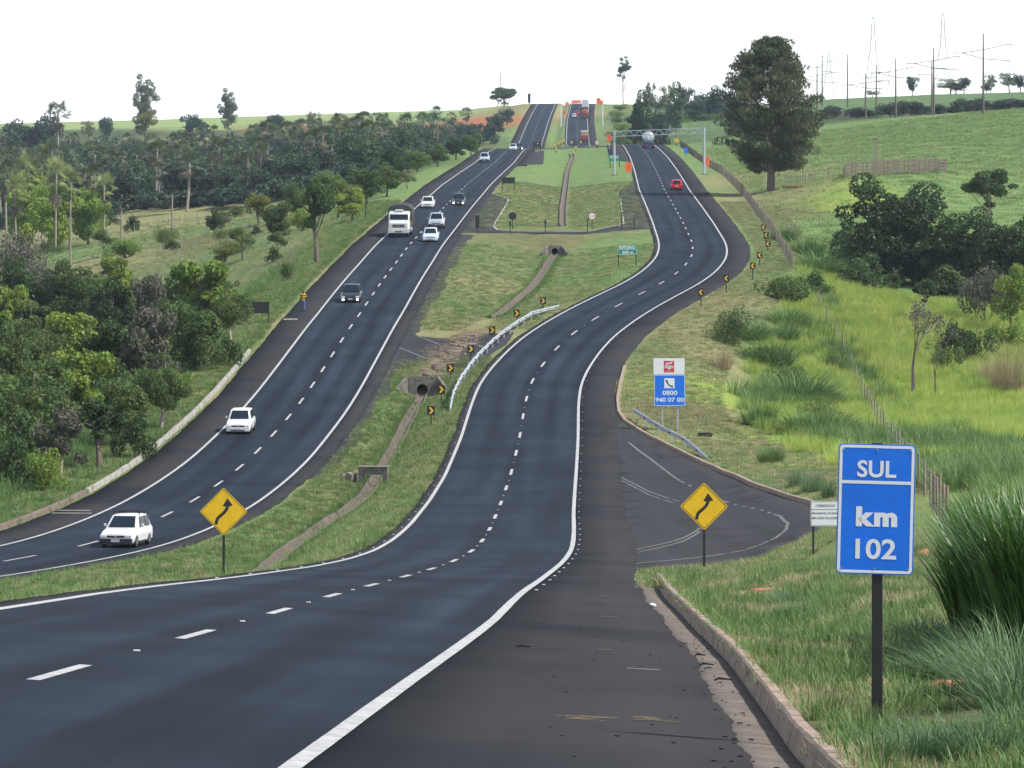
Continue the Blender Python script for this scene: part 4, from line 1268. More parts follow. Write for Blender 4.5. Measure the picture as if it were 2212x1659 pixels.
# guard rails
def guard_rail(P, label, zs=None, hbeam=.72):
    root = empty('guard_rail', tuple(P[0]), label=label, cat='guard rail')
    lo = P[0]
    prof = [(-.0, .0), (.05, .05), (.05, .10), (-.02, .15), (.05, .20), (.05, .25), (.0, .30)]
    rings, n = [], len(P)
    for i, p in enumerate(P):
        t = (P[min(i + 1, n - 1)] - P[max(i - 1, 0)])
        nr = Vector((t.y, -t.x, 0)).normalized()
        hb_ = hbeam - .3 if zs is None else zs[i] - .3
        fr_ = [p - lo + nr * a + Vector((0, 0, hb_ + b)) for a, b in prof]
        bk = [q - nr * .02 for q in fr_][::-1]
        rings.append(fr_ + bk)
    MB().loft(rings).build('rail_beam', M_GALV, root)
    acc = 0
    for i in range(1, n):
        acc += (P[i] - P[i - 1]).length
        if acc > 3.8:
            acc = 0
            hb_ = hbeam if zs is None else zs[i]
            p = P[i] - lo
            t = (P[min(i + 1, n - 1)] - P[i - 1]); nr = Vector((t.y, -t.x, 0)).normalized()
            q = p - nr * .1
            MB().box(q.x - .05, q.x + .05, q.y - .06, q.y + .06, q.z - .4, q.z + hb_).build('rail_post', M_GALV, root)
            MB().box(-.06, .06, -.005, .005, -.04, .04, Matrix.Translation(p + nr * .056 + Vector((0, 0, hb_ - .15)))).build('rust_patch', M_RUST, root)
    return root
yy = np.linspace(277, 362, 44)
P = [gp(a, b) for a, b in road_xyz('R', yy, -4.95)[:, :2]]
zs = [.75 * min(1, (i + 1) / 4, (len(P) - i) / 8) + .08 for i in range(len(P))]
guard_rail(P, 'curved galvanised guard rail on the inside of the bend beside the chevron boards', zs)
A = hit(1368, 905); B = hit(1527, 992)
P = [gp(*(A.lerp(B, t)).xy) for t in np.linspace(0, 1, 18)]
zs = [.72] * 12 + [.70, .62, .52, .40, .28, .16]
guard_rail(P, 'straight galvanised guard rail sloping down in front of the phone sign', zs)

# ------------------------------------------------------------------ litter
g0 = hit(1523, 943)
ty = empty('old_tyre', tuple(g0), (0, 0, .2), 'discarded black tyre tread lying on the dry grass by the phone sign', 'tyre')
rings = []
for q in range(16):
    t = 2 * math.pi * q / 16
    rings.append([(math.cos(t) * (.42 + a) , math.sin(t) * (.3 + a), b) for a, b in ((0, .02), (.04, .0), (.06, .1), (.05, .22), (0, .24), (-.03, .12))])
rings.append(rings[0])
MB().loft(rings, caps=False).build('tread', M_TYRE, ty, smooth=40)
g0 = Vector(road_xyz('R', np.array([90.0]), 6.62)[0])
bo = empty('plastic_bottle', tuple(g0), (R(78), 0, R(-25)), 'crushed clear plastic bottle lying in the gutter', 'bottle')
MB().tube([(0, 0, 0), (0, 0, .02), (0, 0, .18), (0, 0, .23), (0, 0, .26)], [.03, .04, .04, .018, .016], 10).build('body', mat('bottle_plastic', (.7, .78, .82), .2), bo, smooth=50)
MB().tube([(0, 0, .26), (0, 0, .285)], .018, 8).build('cap', M_WHITE, bo)
mb = MB()
for q in range(120):
    yq = random.uniform(24, 75); sq = random.choice((random.uniform(5.0, 7.4), random.uniform(6.9, 7.5)))
    p = road_xyz('R', np.array([yq]), sq, .006)[0]
    r_ = random.uniform(.004, .013)
    mb.box(-r_, r_, -r_ * 2.2, r_ * 2.2, -.004, r_ * .8, Matrix.Translation(Vector(p)) @ Matrix.Rotation(random.uniform(0, 3), 4, 'Z'))
tag(mb.build('gutter_debris', M_TRIM), 'dark twigs and grit scattered along the gutter and shoulder', 'debris', kind='stuff')
for py_, s_, l_ in ((1395, 4.5, .22), (1408, 7.15, .2), (1390, 7.1, .16), (1436, 7.3, .22)):
    p = Vector(road_xyz('R', np.array([yhit(py_, ZR - .25)]), s_, .01)[0])
    st = MB().tube([(-l_ / 2, 0, .01), (-.05, .03, .03), (l_ / 2, 0, .015)], [.012, .018, .008], 6).build('tyre_shred', M_TYRE, None, loc=p)
    tag(st, {1395: 'small dark scrap lying in the middle of the near shoulder', 1408: 'dark twig heap in the gutter below the bottle', 1390: 'dark scrap against the kerb near the bottle', 1436: 'long black scrap in the gutter at the kerb'}[py_], 'debris')

# ------------------------------------------------------------------ vehicles (local frame: nose towards -Y, x to the vehicle's left seen from the front = image right)
def car_paint(name, col, metal=0.0, rough=.3): return mat(name, col, rough, metal, coat=.25, spec=.4)
P_WHITE = car_paint('white_car_paint', (.60, .61, .62))
P_SILVER = car_paint('silver_car_paint', (.50, .54, .60), .35, .35)
P_ICE = car_paint('ice_blue_car_paint', (.58, .66, .74), .2, .35)
P_DARK = car_paint('dark_grey_car_paint', (.022, .026, .034), .2, .3)
P_BLACK = car_paint('black_car_paint', (.016, .016, .02), .1, .3)
P_RED = car_paint('red_car_paint', (.42, .012, .018))
P_CREAM = car_paint('cream_paint', (.62, .54, .40))
M_TARP = mat('dark_tarpaulin', (.035, .035, .038), .8, var=.3, scale=2, bump=.3)
M_SLAT = mat('brown_boards', (.16, .085, .045), .8, var=.3, scale=2)
M_SAND = mat('sandy_load', (.36, .29, .20), .95, var=.2, scale=1.5, bump=.4)
M_TRUCKRED = mat('faded_red_paint', (.30, .06, .045), .6, var=.2, scale=2)
M_TANKBLUE = mat('dark_blue_paint', (.03, .06, .13), .5, var=.2, scale=2)
M_TANK = mat('tank_shell', (.50, .52, .54), .3, .5, var=.08, scale=1)

def wheel(parent, x, y, r, w, name='wheel'):
    e = MB()
    n = 18
    prof = [(-w / 2, r * .62), (-w / 2, r * .93), (-w * .36, r), (w * .36, r), (w / 2, r * .93), (w / 2, r * .62)]
    rings = [[(x + a, y + b * math.cos(2 * math.pi * k / n), r + b * math.sin(2 * math.pi * k / n)) for k in range(n)] for a, b in prof]
    e.loft(rings)
    o = e.build('wheel', M_TYRE, parent, smooth=40)
    rm = MB()
    for sx in (-1, 1):
        xx = x + sx * (w / 2 + .004)
        rr = [[(xx - sx * dq, y + q * r * math.cos(2 * math.pi * k / n), r + q * r * math.sin(2 * math.pi * k / n)) for k in range(n)] for q, dq in ((.62, 0), (.5, .03), (.2, .01), (.05, .0))]
        rm.loft(rr, caps=True)
    rm.build('rim', M_CHROME, o, smooth=40)
    return o

def car(name, label, group, paint, loc, rz, pitch, L=3.9, W=1.64, Hh=1.42, kind='hatch', lit=False, rack=False, bull=False, blackbump=True):
    root = empty(name, loc, (pitch, 0, rz), label, 'pickup' if kind == 'pickup' else 'car', group)
    hw = W / 2
    yF, yR = -L / 2, L / 2
    belt = Hh * .60
    hood0, hood1 = Hh * .46, Hh * .585
    # key stations along the length
    if kind == 'hatch': ws0, ws1, rw1, rw0 = yF + L * .27, yF + L * .46, yR - L * .13, yR - L * .03
    elif kind == 'sedan': ws0, ws1, rw1, rw0 = yF + L * .28, yF + L * .44, yR - L * .28, yR - L * .16
    elif kind == 'suv': ws0, ws1, rw1, rw0 = yF + L * .26, yF + L * .40, yR - L * .08, yR - L * .02
    else: ws0, ws1, rw1, rw0 = yF + L * .27, yF + L * .39, yR - L * .36, yR - L * .33
    tail = {'hatch': belt * 1.0, 'sedan': Hh * .64, 'suv': belt, 'pickup': Hh * .60}[kind]
    clear = .17 if kind in ('hatch', 'sedan') else .28
    st = [(yF, .74, clear + .06, hood0 * .72), (yF + .05, .90, clear, hood0 * .93), (yF + .22, .965, clear - .01, hood0), (yF + .55, .99, clear, (hood0 + hood1) / 2 + .015), (ws0, 1.0, clear, hood1), (ws1, 1.0, clear, belt), (0.15, 1.0, clear, belt), (rw1, 1.0, clear, belt), (rw0, .985, clear, (belt + tail) / 2), (yR - .2, .96, clear, tail), (yR - .04, .91, clear + .05, tail * .95), (yR, .80, clear + .12, tail * .8)]
    rings = []
    for y, wf, zb, zt in st:
        a = hw * wf
        mz = zb + (zt - zb) * .55
        rings.append([(-a * .86, y, zb), (-a * .97, y, zb + .10), (-a, y, mz), (-a * .975, y, zt - .10), (-a * .90, y, zt - .02), (-a * .5, y, zt + .015), (0, y, zt + .022), (a * .5, y, zt + .015), (a * .90, y, zt - .02), (a * .975, y, zt - .10), (a, y, mz), (a * .97, y, zb + .10), (a * .86, y, zb)])
    MB().loft(rings).build('body', paint, root, smooth=35)
    # cabin
    rwid, bw = hw * .74, hw * .92
    cab = []
    for y, z, w_ in ((ws0, hood1 - .03, bw * .98), (ws1, Hh - .05, rwid), (ws1 + .18, Hh - .008, rwid), ((ws1 + rw1) / 2, Hh, rwid * 1.01), (rw1 - .12, Hh - .02, rwid), (rw1, Hh - .06, rwid * .97), (rw0, tail - .03 if kind != 'hatch' and kind != 'suv' else belt - .02, bw * .93)):
        cab.append((y, z, w_))
    def bx(y):
        """cabin section at y: base half width, base height, roof half width, roof height"""
        ys = [c[0] for c in cab]
        return (np.interp(y, ys, [bw] * len(ys)), belt - .05, np.interp(y, ys, [c[2] for c in cab]), np.interp(y, ys, [c[1] for c in cab]))
    rings = []
    for y, z, w_ in cab:
        zz = max(z, belt - .04)
        f = (zz - (belt - .05)) / (Hh - belt + .05)
        wt = bw + (rwid - bw) * f
        rings.append([(-bw, y, belt - .06), (-wt, y, zz - .03), (-wt * .93, y, zz), (0, y, zz + .02 * f), (wt * .93, y, zz), (wt, y, zz - .03), (bw, y, belt - .06)])
    MB().loft(rings).build('cabin', paint, root, smooth=35)
    # glass, set 6 mm proud of the cabin skin
    def pane(pts, off, nm):
        v = [Vector(p) for p in pts]
        nrm = (v[1] - v[0]).cross(v[3] - v[0]).normalized()
        if nrm.dot(Vector(off)) < 0: nrm = -nrm
        MB().add([p + nrm * .03 for p in v] + [p - nrm * .004 for p in v], [(0, 1, 2, 3), (7, 6, 5, 4), (0, 4, 5, 1), (1, 5, 6, 2), (2, 6, 7, 3), (3, 7, 4, 0)]).build(nm, M_GLASS, root)
    def lerp3(a, b, t): return tuple(a[i] + (b[i] - a[i]) * t for i in range(3))
    def quad_in(a, b, c_, d_, m=.06):
        q = [lerp3(lerp3(a, b, m), lerp3(d_, c_, m), m), lerp3(lerp3(a, b, 1 - m), lerp3(d_, c_, 1 - m), m), lerp3(lerp3(a, b, 1 - m), lerp3(d_, c_, 1 - m), 1 - m), lerp3(lerp3(a, b, m), lerp3(d_, c_, m), 1 - m)]
        return q
    pane(quad_in((-bw * .97, ws0 + .02, hood1 + .01), (bw * .97, ws0 + .02, hood1 + .01), (rwid * .95, ws1, Hh - .05), (-rwid * .95, ws1, Hh - .05), .07), (0, -1, .5), 'windscreen')
    rz0 = belt + .0 if kind in ('hatch', 'suv') else tail + .0
    pane(quad_in((-bw * .92, rw0 - .01, rz0 + .02), (bw * .92, rw0 - .01, rz0 + .02), (rwid * .93, rw1, Hh - .06), (-rwid * .93, rw1, Hh - .06), .09), (0, 1, .5), 'rear_window')
    mid = (ws1 + rw1) / 2
    for sx in (-1, 1):
        for ya, yb in ((ws1 - .32, mid - .04), (mid + .04, rw1 - .02)):
            ta, tb = max(ya, ws1), yb
            pane(quad_in((sx * (bw + .003), ya, belt - .0), (sx * (bw + .003), yb + (.0 if yb < rw1 - .1 else .1), belt), (sx * (rwid + .012), tb, Hh - .06), (sx * (rwid + .012), ta, Hh - .06), .06), (sx, 0, .3), 'side_window')
        mz = belt + .05
        MB().box(sx * (hw + .02) - .1 * (sx < 0), sx * (hw + .02) + .1 * (sx > 0), ws0 + .42, ws0 + .54, mz - .01, mz + .12).build('mirror', paint, root, bevel=.02)
    # nose
    zl = hood0 * .78
    for sx in (-1, 1):
        MB().prism([(sx * hw * .52, zl - .05), (sx * hw * .89, zl - .04), (sx * hw * .90, zl + .07), (sx * hw * .54, zl + .06)], yF - .02, yF + .16).build('headlight', M_LAMP, root, bevel=.01)
        if lit: MB().prism([(sx * hw * .72 + .1 * math.cos(t * .785), zl - .22 + .085 * math.sin(t * .785)) for t in range(8)], yF - .12, yF - .06).build('lit_lamp', M_LIT, root)
        MB().box(sx * hw * .76 - .11, sx * hw * .76 + .11, yR - .08, yR + .006, tail * .62, tail * .86).build('tail_light', M_TAIL, root, bevel=.01)
        for yy in (yF + L * .195, yR - L * .19): wheel(root, sx * (hw - .095), yy, .29 if kind in ('hatch', 'sedan') else .36, .18)
        MB().box(sx * (hw * .99) - .012, sx * (hw * .99) + .012, yF + L * .3, yR - L * .26, clear + .02, clear + .09).build('sill', M_TRIM, root)
    MB().prism([(-hw * .5, zl - .045), (hw * .5, zl - .045), (hw * .5, zl + .05), (-hw * .5, zl + .05)], yF - .012, yF + .1).build('grille', M_TRIM, root, bevel=.008)
    MB().tube([(-.055, yF - .02, zl), (.055, yF - .02, zl)], .03, 8).build('badge', M_CHROME, root)
    bm_ = M_TRIM if blackbump else paint
    zb0, zb1 = clear + .02, zl - .09
    rings = [[(-hw * .93, yF + .10, z), (-hw * .90, yF - .04, z), (-hw * .5, yF - .075, z), (0, yF - .085, z), (hw * .5, yF - .075, z), (hw * .90, yF - .04, z), (hw * .93, yF + .10, z)] for z in (zb0, zb1)]
    MB().loft(rings).build('front_bumper', bm_, root, bevel=.02)
    MB().box(-hw * .55, hw * .55, yF - .089, yF - .07, zb0 + .03, zb0 + .1).build('air_intake', M_TRIM, root)
    rings = [[(-hw * .93, yR - .10, z), (-hw * .90, yR + .03, z), (0, yR + .06, z), (hw * .90, yR + .03, z), (hw * .93, yR - .10, z)] for z in (clear + .1, clear + .32)]
    MB().loft(rings).build('rear_bumper', bm_, root, bevel=.02)
    MB().box(-.2, .2, yF - .098, yF - .084, zb1 - .15, zb1 - .02).build('number_plate', M_PLATE, root)
    MB().box(-.2, .2, yR + .055, yR + .066, clear + .36, clear + .49).build('number_plate', M_PLATE, root)
    if rack:
        for yy in (ws1 + .25, rw1 - .35):
            MB().bar((-rwid * 1.05, yy, Hh + .11), (rwid * 1.05, yy, Hh + .11), .05).build('rack_bar', M_TRIM, root)
            for sx in (-1, 1): MB().bar((sx * rwid * .97, yy, Hh - .04), (sx * rwid * .97, yy, Hh + .11), .04).build('rack_foot', M_TRIM, root)
    if bull:
        for z in (.45, .68, .86): MB().bar((-hw * .7, yF - .16, z), (hw * .7, yF - .16, z), .05).build('bull_bar', M_CHROME, root)
        for sx in (-1, 1): MB().bar((sx * hw * .45, yF - .16, .4), (sx * hw * .45, yF - .16, .9), .05).build('bull_bar', M_CHROME, root)
    if kind == 'pickup':
        MB().box(-hw * .8, hw * .8, rw0 + .06, yR - .1, tail + .0, tail + .03).build('bed_cover', M_TRIM, root)
    return root

def on_road(side, px, py, back=False, dy=2.0, lo=20, hi=1010, s=None):
    Z = ZR if side == 'R' else ZL
    Y = yhit(py, Z, lo, hi)
    X_ = XR if side == 'R' else XL
    g = float(np.interp(Y, YS, np.gradient(X_, YS)))
    c = 1 / math.sqrt(1 + g * g)
    if s is None: s = ((px - CX) * Y / F - float(I(Y, X_))) * c
    Yc = Y + dy
    p = road_xyz(side, np.array([Yc]), s, .006)[0]
    gz = float(np.interp(Yc, YS, np.gradient(Z, YS)))
    rz = -math.atan(g)
    pitch = math.atan(gz)
    if back: rz += math.pi; pitch = -pitch
    return tuple(p), rz, pitch
G_ON = 'vehicles coming down the left carriageway'
p, rz, pt = on_road('L', 254, 1183, dy=1.9)
car('white_hatchback', 'nearest oncoming car, white hatchback with black bumper and roof rack', G_ON, P_WHITE, p, rz, pt, 3.85, 1.64, 1.43, rack=True)
p, rz, pt = on_road('L', 513, 939)
car('white_hatchback', 'white hatchback on the left lane between roof-rack car and dark sedan', G_ON, P_WHITE, p, rz, pt, 3.75, 1.63, 1.45, blackbump=False)
p, rz, pt = on_road('L', 757, 654)
car('dark_sedan', 'dark sedan with lit lamps passing the walking person', G_ON, P_DARK, p, rz, pt, 4.5, 1.76, 1.46, 'sedan', lit=True, blackbump=False)
p, rz, pt = on_road('L', 929, 523)
car('silver_hatchback', 'pale blue-silver car just in front of the bull-bar pickup', G_ON, P_ICE, p, rz, pt, 4.2, 1.7, 1.46, 'sedan', blackbump=False)
p, rz, pt = on_road('L', 942, 494)
car('silver_pickup', 'silver pickup with bull bar beside the white truck', G_ON, P_SILVER, p, rz, pt, 4.9, 1.82, 1.76, 'pickup', bull=True)
p, rz, pt = on_road('L', 923, 450)
car('white_sedan', 'white sedan right behind the tarpaulin truck', G_ON, P_WHITE, p, rz, pt, 4.3, 1.72, 1.45, 'sedan', blackbump=False)
p, rz, pt = on_road('L', 990, 444)
car('black_hatchback', 'black car with lit lamps behind the silver pickup', G_ON, P_BLACK, p, rz, pt, 4.0, 1.7, 1.5, 'hatch', lit=True, blackbump=False)
p, rz, pt = on_road('L', 1046, 351)
car('silver_suv', 'lone silver pickup higher up the left carriageway', G_ON, P_SILVER, p, rz, pt, 4.8, 1.82, 1.78, 'suv')
p, rz, pt = on_road('L', 1108, 325)
car('pale_car', 'pale car at the top of the left carriageway beside a dark one', G_ON, P_ICE, p, rz, pt, 4.1, 1.7, 1.46, blackbump=False)
p, rz, pt = on_road('L', 1122, 324)
car('grey_car', 'dark grey car with lit lamps at the top of the left carriageway', G_ON, P_DARK, p, rz, pt, 4.1, 1.75, 1.5, lit=True, blackbump=False)
G_UP = 'vehicles climbing the right carriageway'
p, rz, pt = on_road('R', 1462, 411, True)
car('red_hatchback', 'red hatchback seen from behind before the gantry', G_UP, P_RED, p, rz, pt, 3.9, 1.66, 1.45, blackbump=False)
p, rz, pt = on_road('R', 1246, 248, True, lo=1250, hi=1800)
car('red_car', 'small red car on the far climb left of the trucks', G_UP, P_RED, p, rz, pt, 4.0, 1.7, 1.48, blackbump=False)
p, rz, pt = on_road('R', 1240, 254, True, lo=1250, hi=1800)
car('pale_car', 'pale car on the far climb below the red car', G_UP, P_ICE, p, rz, pt, 4.1, 1.7, 1.48, 'sedan', blackbump=False)

# truck with tarpaulin body
p, rz, pt = on_road('L', 861, 513, dy=3.8)
tr = empty('cargo_truck', p, (pt, 0, rz), 'white bonneted truck with dark tarpaulin over its load', 'truck', G_ON)
y0 = -4.0
def ringz(w, zs, y): return [(-w, y, zs[0]), (-w, y, zs[1]), (-w * .92, y, zs[2]), (w * .92, y, zs[2]), (w, y, zs[1]), (w, y, zs[0])]
MB().loft([ringz(1.02, (.62, 1.45, 1.58), y0), ringz(1.1, (.6, 1.55, 1.72), y0 + .12), ringz(1.14, (.6, 1.7, 1.86), y0 + 1.1)]).build('bonnet', P_WHITE, tr, smooth=35)
MB().loft([ringz(1.14, (.75, 1.75, 1.88), y0 + 1.1), ringz(1.17, (.75, 2.4, 2.55), y0 + 1.45), ringz(1.17, (.75, 2.62, 2.78), y0 + 1.75), ringz(1.17, (.75, 2.68, 2.82), y0 + 2.7)]).build('cab', P_WHITE, tr, smooth=35)
MB().add([(-1.02, y0 + 1.085, 1.93), (1.02, y0 + 1.085, 1.93), (1.0, y0 + 1.39, 2.52), (-1.0, y0 + 1.39, 2.52)], [(0, 1, 2, 3)]).build('windscreen', M_GLASS, tr)
for sx in (-1, 1):
    MB().add([(sx * 1.176, y0 + 1.35, 1.8), (sx * 1.176, y0 + 2.4, 1.8), (sx * 1.176, y0 + 2.4, 2.5), (sx * 1.176, y0 + 1.6, 2.5)], [(0, 1, 2, 3)]).build('side_window', M_GLASS, tr)
    MB().box(sx * 1.38 - .09, sx * 1.38 + .09, y0 + 1.2, y0 + 1.3, 1.75, 2.3).build('mirror', M_TRIM, tr, bevel=.02)
    MB().bar((sx * 1.17, y0 + 1.3, 2.2), (sx * 1.38, y0 + 1.25, 2.2), .04).build('mirror_arm', M_TRIM, tr)
    MB().box(sx * .82 - .18, sx * .82 + .18, y0 - .16, y0 - .1, .78, .93).build('headlight', M_LAMP, tr)
    MB().box(sx * .86 - .16, sx * .86 + .16, y0 - .03, y0 + .05, 1.0, 1.14).build('side_lamp', mat('amber_lamp', (.6, .35, .1), .3), tr)
    wheel(tr, sx * 1.0, y0 + .75, .5, .28)
    for yy in (1.6, 2.9): wheel(tr, sx * .98, yy, .5, .5)
    MB().tube([(sx * 1.05, y0 + 3.0, .7), (sx * 1.05, y0 + 4.6, .7)], .28, 10).build('fuel_tank', M_GALV, tr, smooth=40)
MB().box(-.68, .68, y0 - .04, y0 + .06, 1.1, 1.46).build('grille', M_TRIM, tr, bevel=.01)
for z in (1.16, 1.28, 1.40): MB().box(-.68, .68, y0 - .055, y0 - .04, z - .02, z + .02).build('grille_bar', M_CHROME, tr)
ring_ = [(.13 * math.cos(2 * math.pi * q / 20), .13 * math.sin(2 * math.pi * q / 20) + 1.3) for q in range(20)]
ring_panel(ring_, [(a * .8, 1.3 + (b - 1.3) * .8) for a, b in ring_], y0 - .07, M_CHROME, 'badge', tr)
for t in (90, 210, 330): MB().bar((0, y0 - .07, 1.3), (.12 * math.cos(R(t)), y0 - .07, 1.3 + .12 * math.sin(R(t))), .025).build('badge_star', M_CHROME, tr)
MB().box(-1.15, 1.15, y0 - .14, y0 + .3, .5, .98).build('front_bumper', P_WHITE, tr, bevel=.04)
MB().box(-.4, .4, y0 - .155, y0 - .13, .6, .74).build('number_plate', M_RUST, tr)
MB().box(-.45, .45, y0 + 1.6, y0 + 2.1, 2.82, 3.02).build('roof_fairing', P_WHITE, tr, bevel=.04)
MB().box(-.5, .5, y0 + 2.0, 3.9, .6, .95).build('chassis', M_TRIM, tr)
MB().box(-1.27, 1.27, y0 + 2.95, 4.1, 1.0, 2.5).build('cargo_sides', M_SLAT, tr, bevel=.02)
for k_ in range(10):
    for sx in (-1, 1): MB().box(sx * 1.285 - .012, sx * 1.285 + .012, y0 + 3.1 + k_ * .76, y0 + 3.2 + k_ * .76, 1.0, 2.5).build('side_rib', M_DARKWOOD, tr)
rings = []
for i_, yy in enumerate(np.linspace(y0 + 2.9, 4.15, 9)):
    sag = .06 * (i_ % 2)
    rings.append([(-1.33, yy, 2.3), (-1.31, yy, 3.05 - sag), (-1.0, yy, 3.36 - sag), (-.4, yy, 3.5 - sag), (.4, yy, 3.5 - sag), (1.0, yy, 3.36 - sag), (1.31, yy, 3.05 - sag), (1.33, yy, 2.3)])
MB().loft(rings).build('tarpaulin', M_TARP, tr, smooth=50)

# vehicles seen from behind
def rig_base(o, L_, w=2.5, m=M_TRIM, wheels=((.6,), (1.8,))):
    MB().box(-.45, .45, -L_ + .3, -.1, .65, .95).build('chassis', m, o)
    for (yy,) in wheels:
        for sx in (-1, 1): wheel(o, sx * (w / 2 - .3), -yy, .5, .5)
    for (yy,) in ((L_ - 1.6,),):
        for sx in (-1, 1): wheel(o, sx * (w / 2 - .2), -yy, .5, .28)
    MB().box(-w / 2 + .05, w / 2 - .05, -.1, .02, .5, .68).build('rear_bumper', m, o)
    for sx in (-1, 1): MB().box(sx * 1.0 - .14, sx * 1.0 + .14, .02, .05, .72, .88).build('tail_light', M_TAIL, o)
def cab_front(o, L_, m, top=2.9):
    MB().loft([ringz(1.2, (.7, top - .2, top), -L_ + 2.0), ringz(1.2, (.7, top - .2, top), -L_ + .3), ringz(1.15, (.7, top - .9, top - .75), -L_)]).build('cab', m, o, smooth=35)
    MB().box(-1.05, 1.05, -L_ - .01, -L_ + .2, 1.3, 2.0).build('windscreen', M_GLASS, o)
    for sx in (-1, 1): MB().box(sx * 1.42 - .08, sx * 1.42 + .08, -L_ + .3, -L_ + .4, 1.8, 2.5).build('mirror', M_TRIM, o)
def rear_rig(name, label, px, py, L_, lo=20, hi=1010):
    p, rz, pt = on_road('R', px, py, False, 0, lo, hi)
    o = empty(name, p, (pt, 0, rz + math.pi), label, 'truck', G_UP)
    o.rotation_euler = (-pt, 0, rz + math.pi)
    return o
# in these the tail is at y=0 facing +Y locally, so turned half round it faces the camera
tk = rear_rig('tanker_truck', 'tanker truck seen from behind under the gantry', 1401, 321, 12)
rig_base(tk, 12, 2.5, M_TANKBLUE, ((.7,), (1.9,), (3.1,)))
cab_front(tk, 12, M_TANKBLUE, 3.0)
n = 24
rings = [[(q * 1.22 * math.cos(2 * math.pi * k / n), yy, 2.35 + q * 1.2 * math.sin(2 * math.pi * k / n)) for k in range(n)] for yy, q in ((.1, .3), (.06, .7), (-.02, .9), (-.2, 1), (-9.0, 1), (-9.2, .8))]
MB().loft(rings).build('tank', M_TANK, tk, smooth=40)
MB().box(-1.25, 1.25, -9, -.1, .98, 1.3).build('tank_cradle', M_TANKBLUE, tk)
MB().box(-.16, .16, .1, .13, 1.9, 2.6).build('hazard_plate', M_WHITE, tk)
for yy in (-2, -4.5, -7): MB().tube([(0, yy, 3.5), (0, yy, 3.65)], .25, 10).build('hatch', M_TANK, tk)
tk = rear_rig('dump_truck', 'dump truck with sandy load at the foot of the far climb', 1263, 306, 9, 1250, 1800)
rig_base(tk, 9, 2.5, M_TRUCKRED, ((.7,), (1.9,)))
cab_front(tk, 9, M_TRUCKRED, 2.8)
MB().box(-1.25, 1.25, -6.6, 0.0, 1.0, 1.9).build('tailgate_body', M_TRUCKRED, tk, bevel=.03)
MB().box(-1.24, 1.24, -6.5, -.02, 1.9, 3.3).build('load_cover', M_SAND, tk, bevel=.12)
tk = rear_rig('red_truck', 'red-brown truck in the middle of the far climb below the white box truck', 1263, 256, 9, 1250, 1800)
rig_base(tk, 9, 2.5, M_TRUCKRED)
cab_front(tk, 9, M_TRUCKRED)
rings = [[(q * 1.2 * math.cos(2 * math.pi * k / n), yy, 2.2 + q * 1.1 * math.sin(2 * math.pi * k / n)) for k in range(n)] for yy, q in ((.05, .6), (-.02, .9), (-.2, 1), (-6.4, 1), (-6.5, .8))]
MB().loft(rings).build('tank', M_TRUCKRED, tk, smooth=40)
tk = rear_rig('box_truck', 'white box truck nearing the crest of the far climb', 1264, 237, 10, 1250, 1800)
rig_base(tk, 10)
cab_front(tk, 10, P_WHITE)
MB().box(-1.28, 1.28, -7.4, 0.0, 1.0, 3.9).build('cargo_box', P_WHITE, tk, bevel=.04)
MB().box(-.02, .02, 0.0, .02, 1.1, 3.8).build('door_seam', M_TRIM, tk)

# roadworks on the crest
def cone(px, Y):
    g0 = gp((px - CX) / F * Y, Y, .02)
    o = empty('traffic_cone', tuple(g0), (0, 0, 0), 'orange traffic cone in the row across the far crest', 'traffic cone', 'cones on the crest')
    MB().tube([(0, 0, .04), (0, 0, 1.0)], [.24, .05], 10).build('body', M_ORANGE, o, smooth=50)
    MB().tube([(0, 0, .4), (0, 0, .6)], [.175, .13], 10).build('sleeve', M_WHITE, o, smooth=50)
    MB().box(-.32, .32, -.32, .32, 0, .05).build('base', M_ORANGE, o)
for px_ in (1197, 1203, 1209, 1214, 1219, 1224, 1228, 1233, 1237, 1242, 1246, 1250): cone(px_, 1735)
for k_, (px_, w_, Y) in enumerate(((1225, 7, 1690), (1247, 16, 1745), (1240, 10, 1738))):
    g0 = gp((px_ - CX) / F * Y, Y, .0)
    o = empty('safety_netting', tuple(g0), label=('short orange safety netting left of the far climb', 'long orange safety netting across the crest', 'middle orange safety netting on the crest')[k_], cat='barrier')
    ww = w_ * Y / F
    MB().box(-ww / 2, ww / 2, -.02, .02, .3, 1.5).build('net', M_ORANGE, o)
    for q in np.linspace(-ww / 2, ww / 2, 4): MB().box(q - .05, q + .05, .025, .1, -.3, 1.6).build('stake', M_DARKWOOD, o)
for k_, (px_, py_, w_) in enumerate(((1403, 306, 0), (1425, 305, 26), (1308, 303, 0))):
    if not w_: continue
    Y = 1120
    g0 = gp((px_ - CX) / F * Y, Y)
    o = empty('safety_netting', tuple(g0), label='orange safety netting stretched behind the tanker and gantry', cat='barrier')
    ww = w_ * Y / F
    dz = -(306 - HY) / F * Y - g0.z
    MB().box(-ww / 2, ww / 2, -.02, .02, dz + .3, dz + 1.9).build('net', M_ORANGE, o)
    for q in np.linspace(-ww / 2, ww / 2, 5): MB().box(q - .05, q + .05, .025, .12, -.3, dz + 2.0).build('stake', M_DARKWOOD, o)
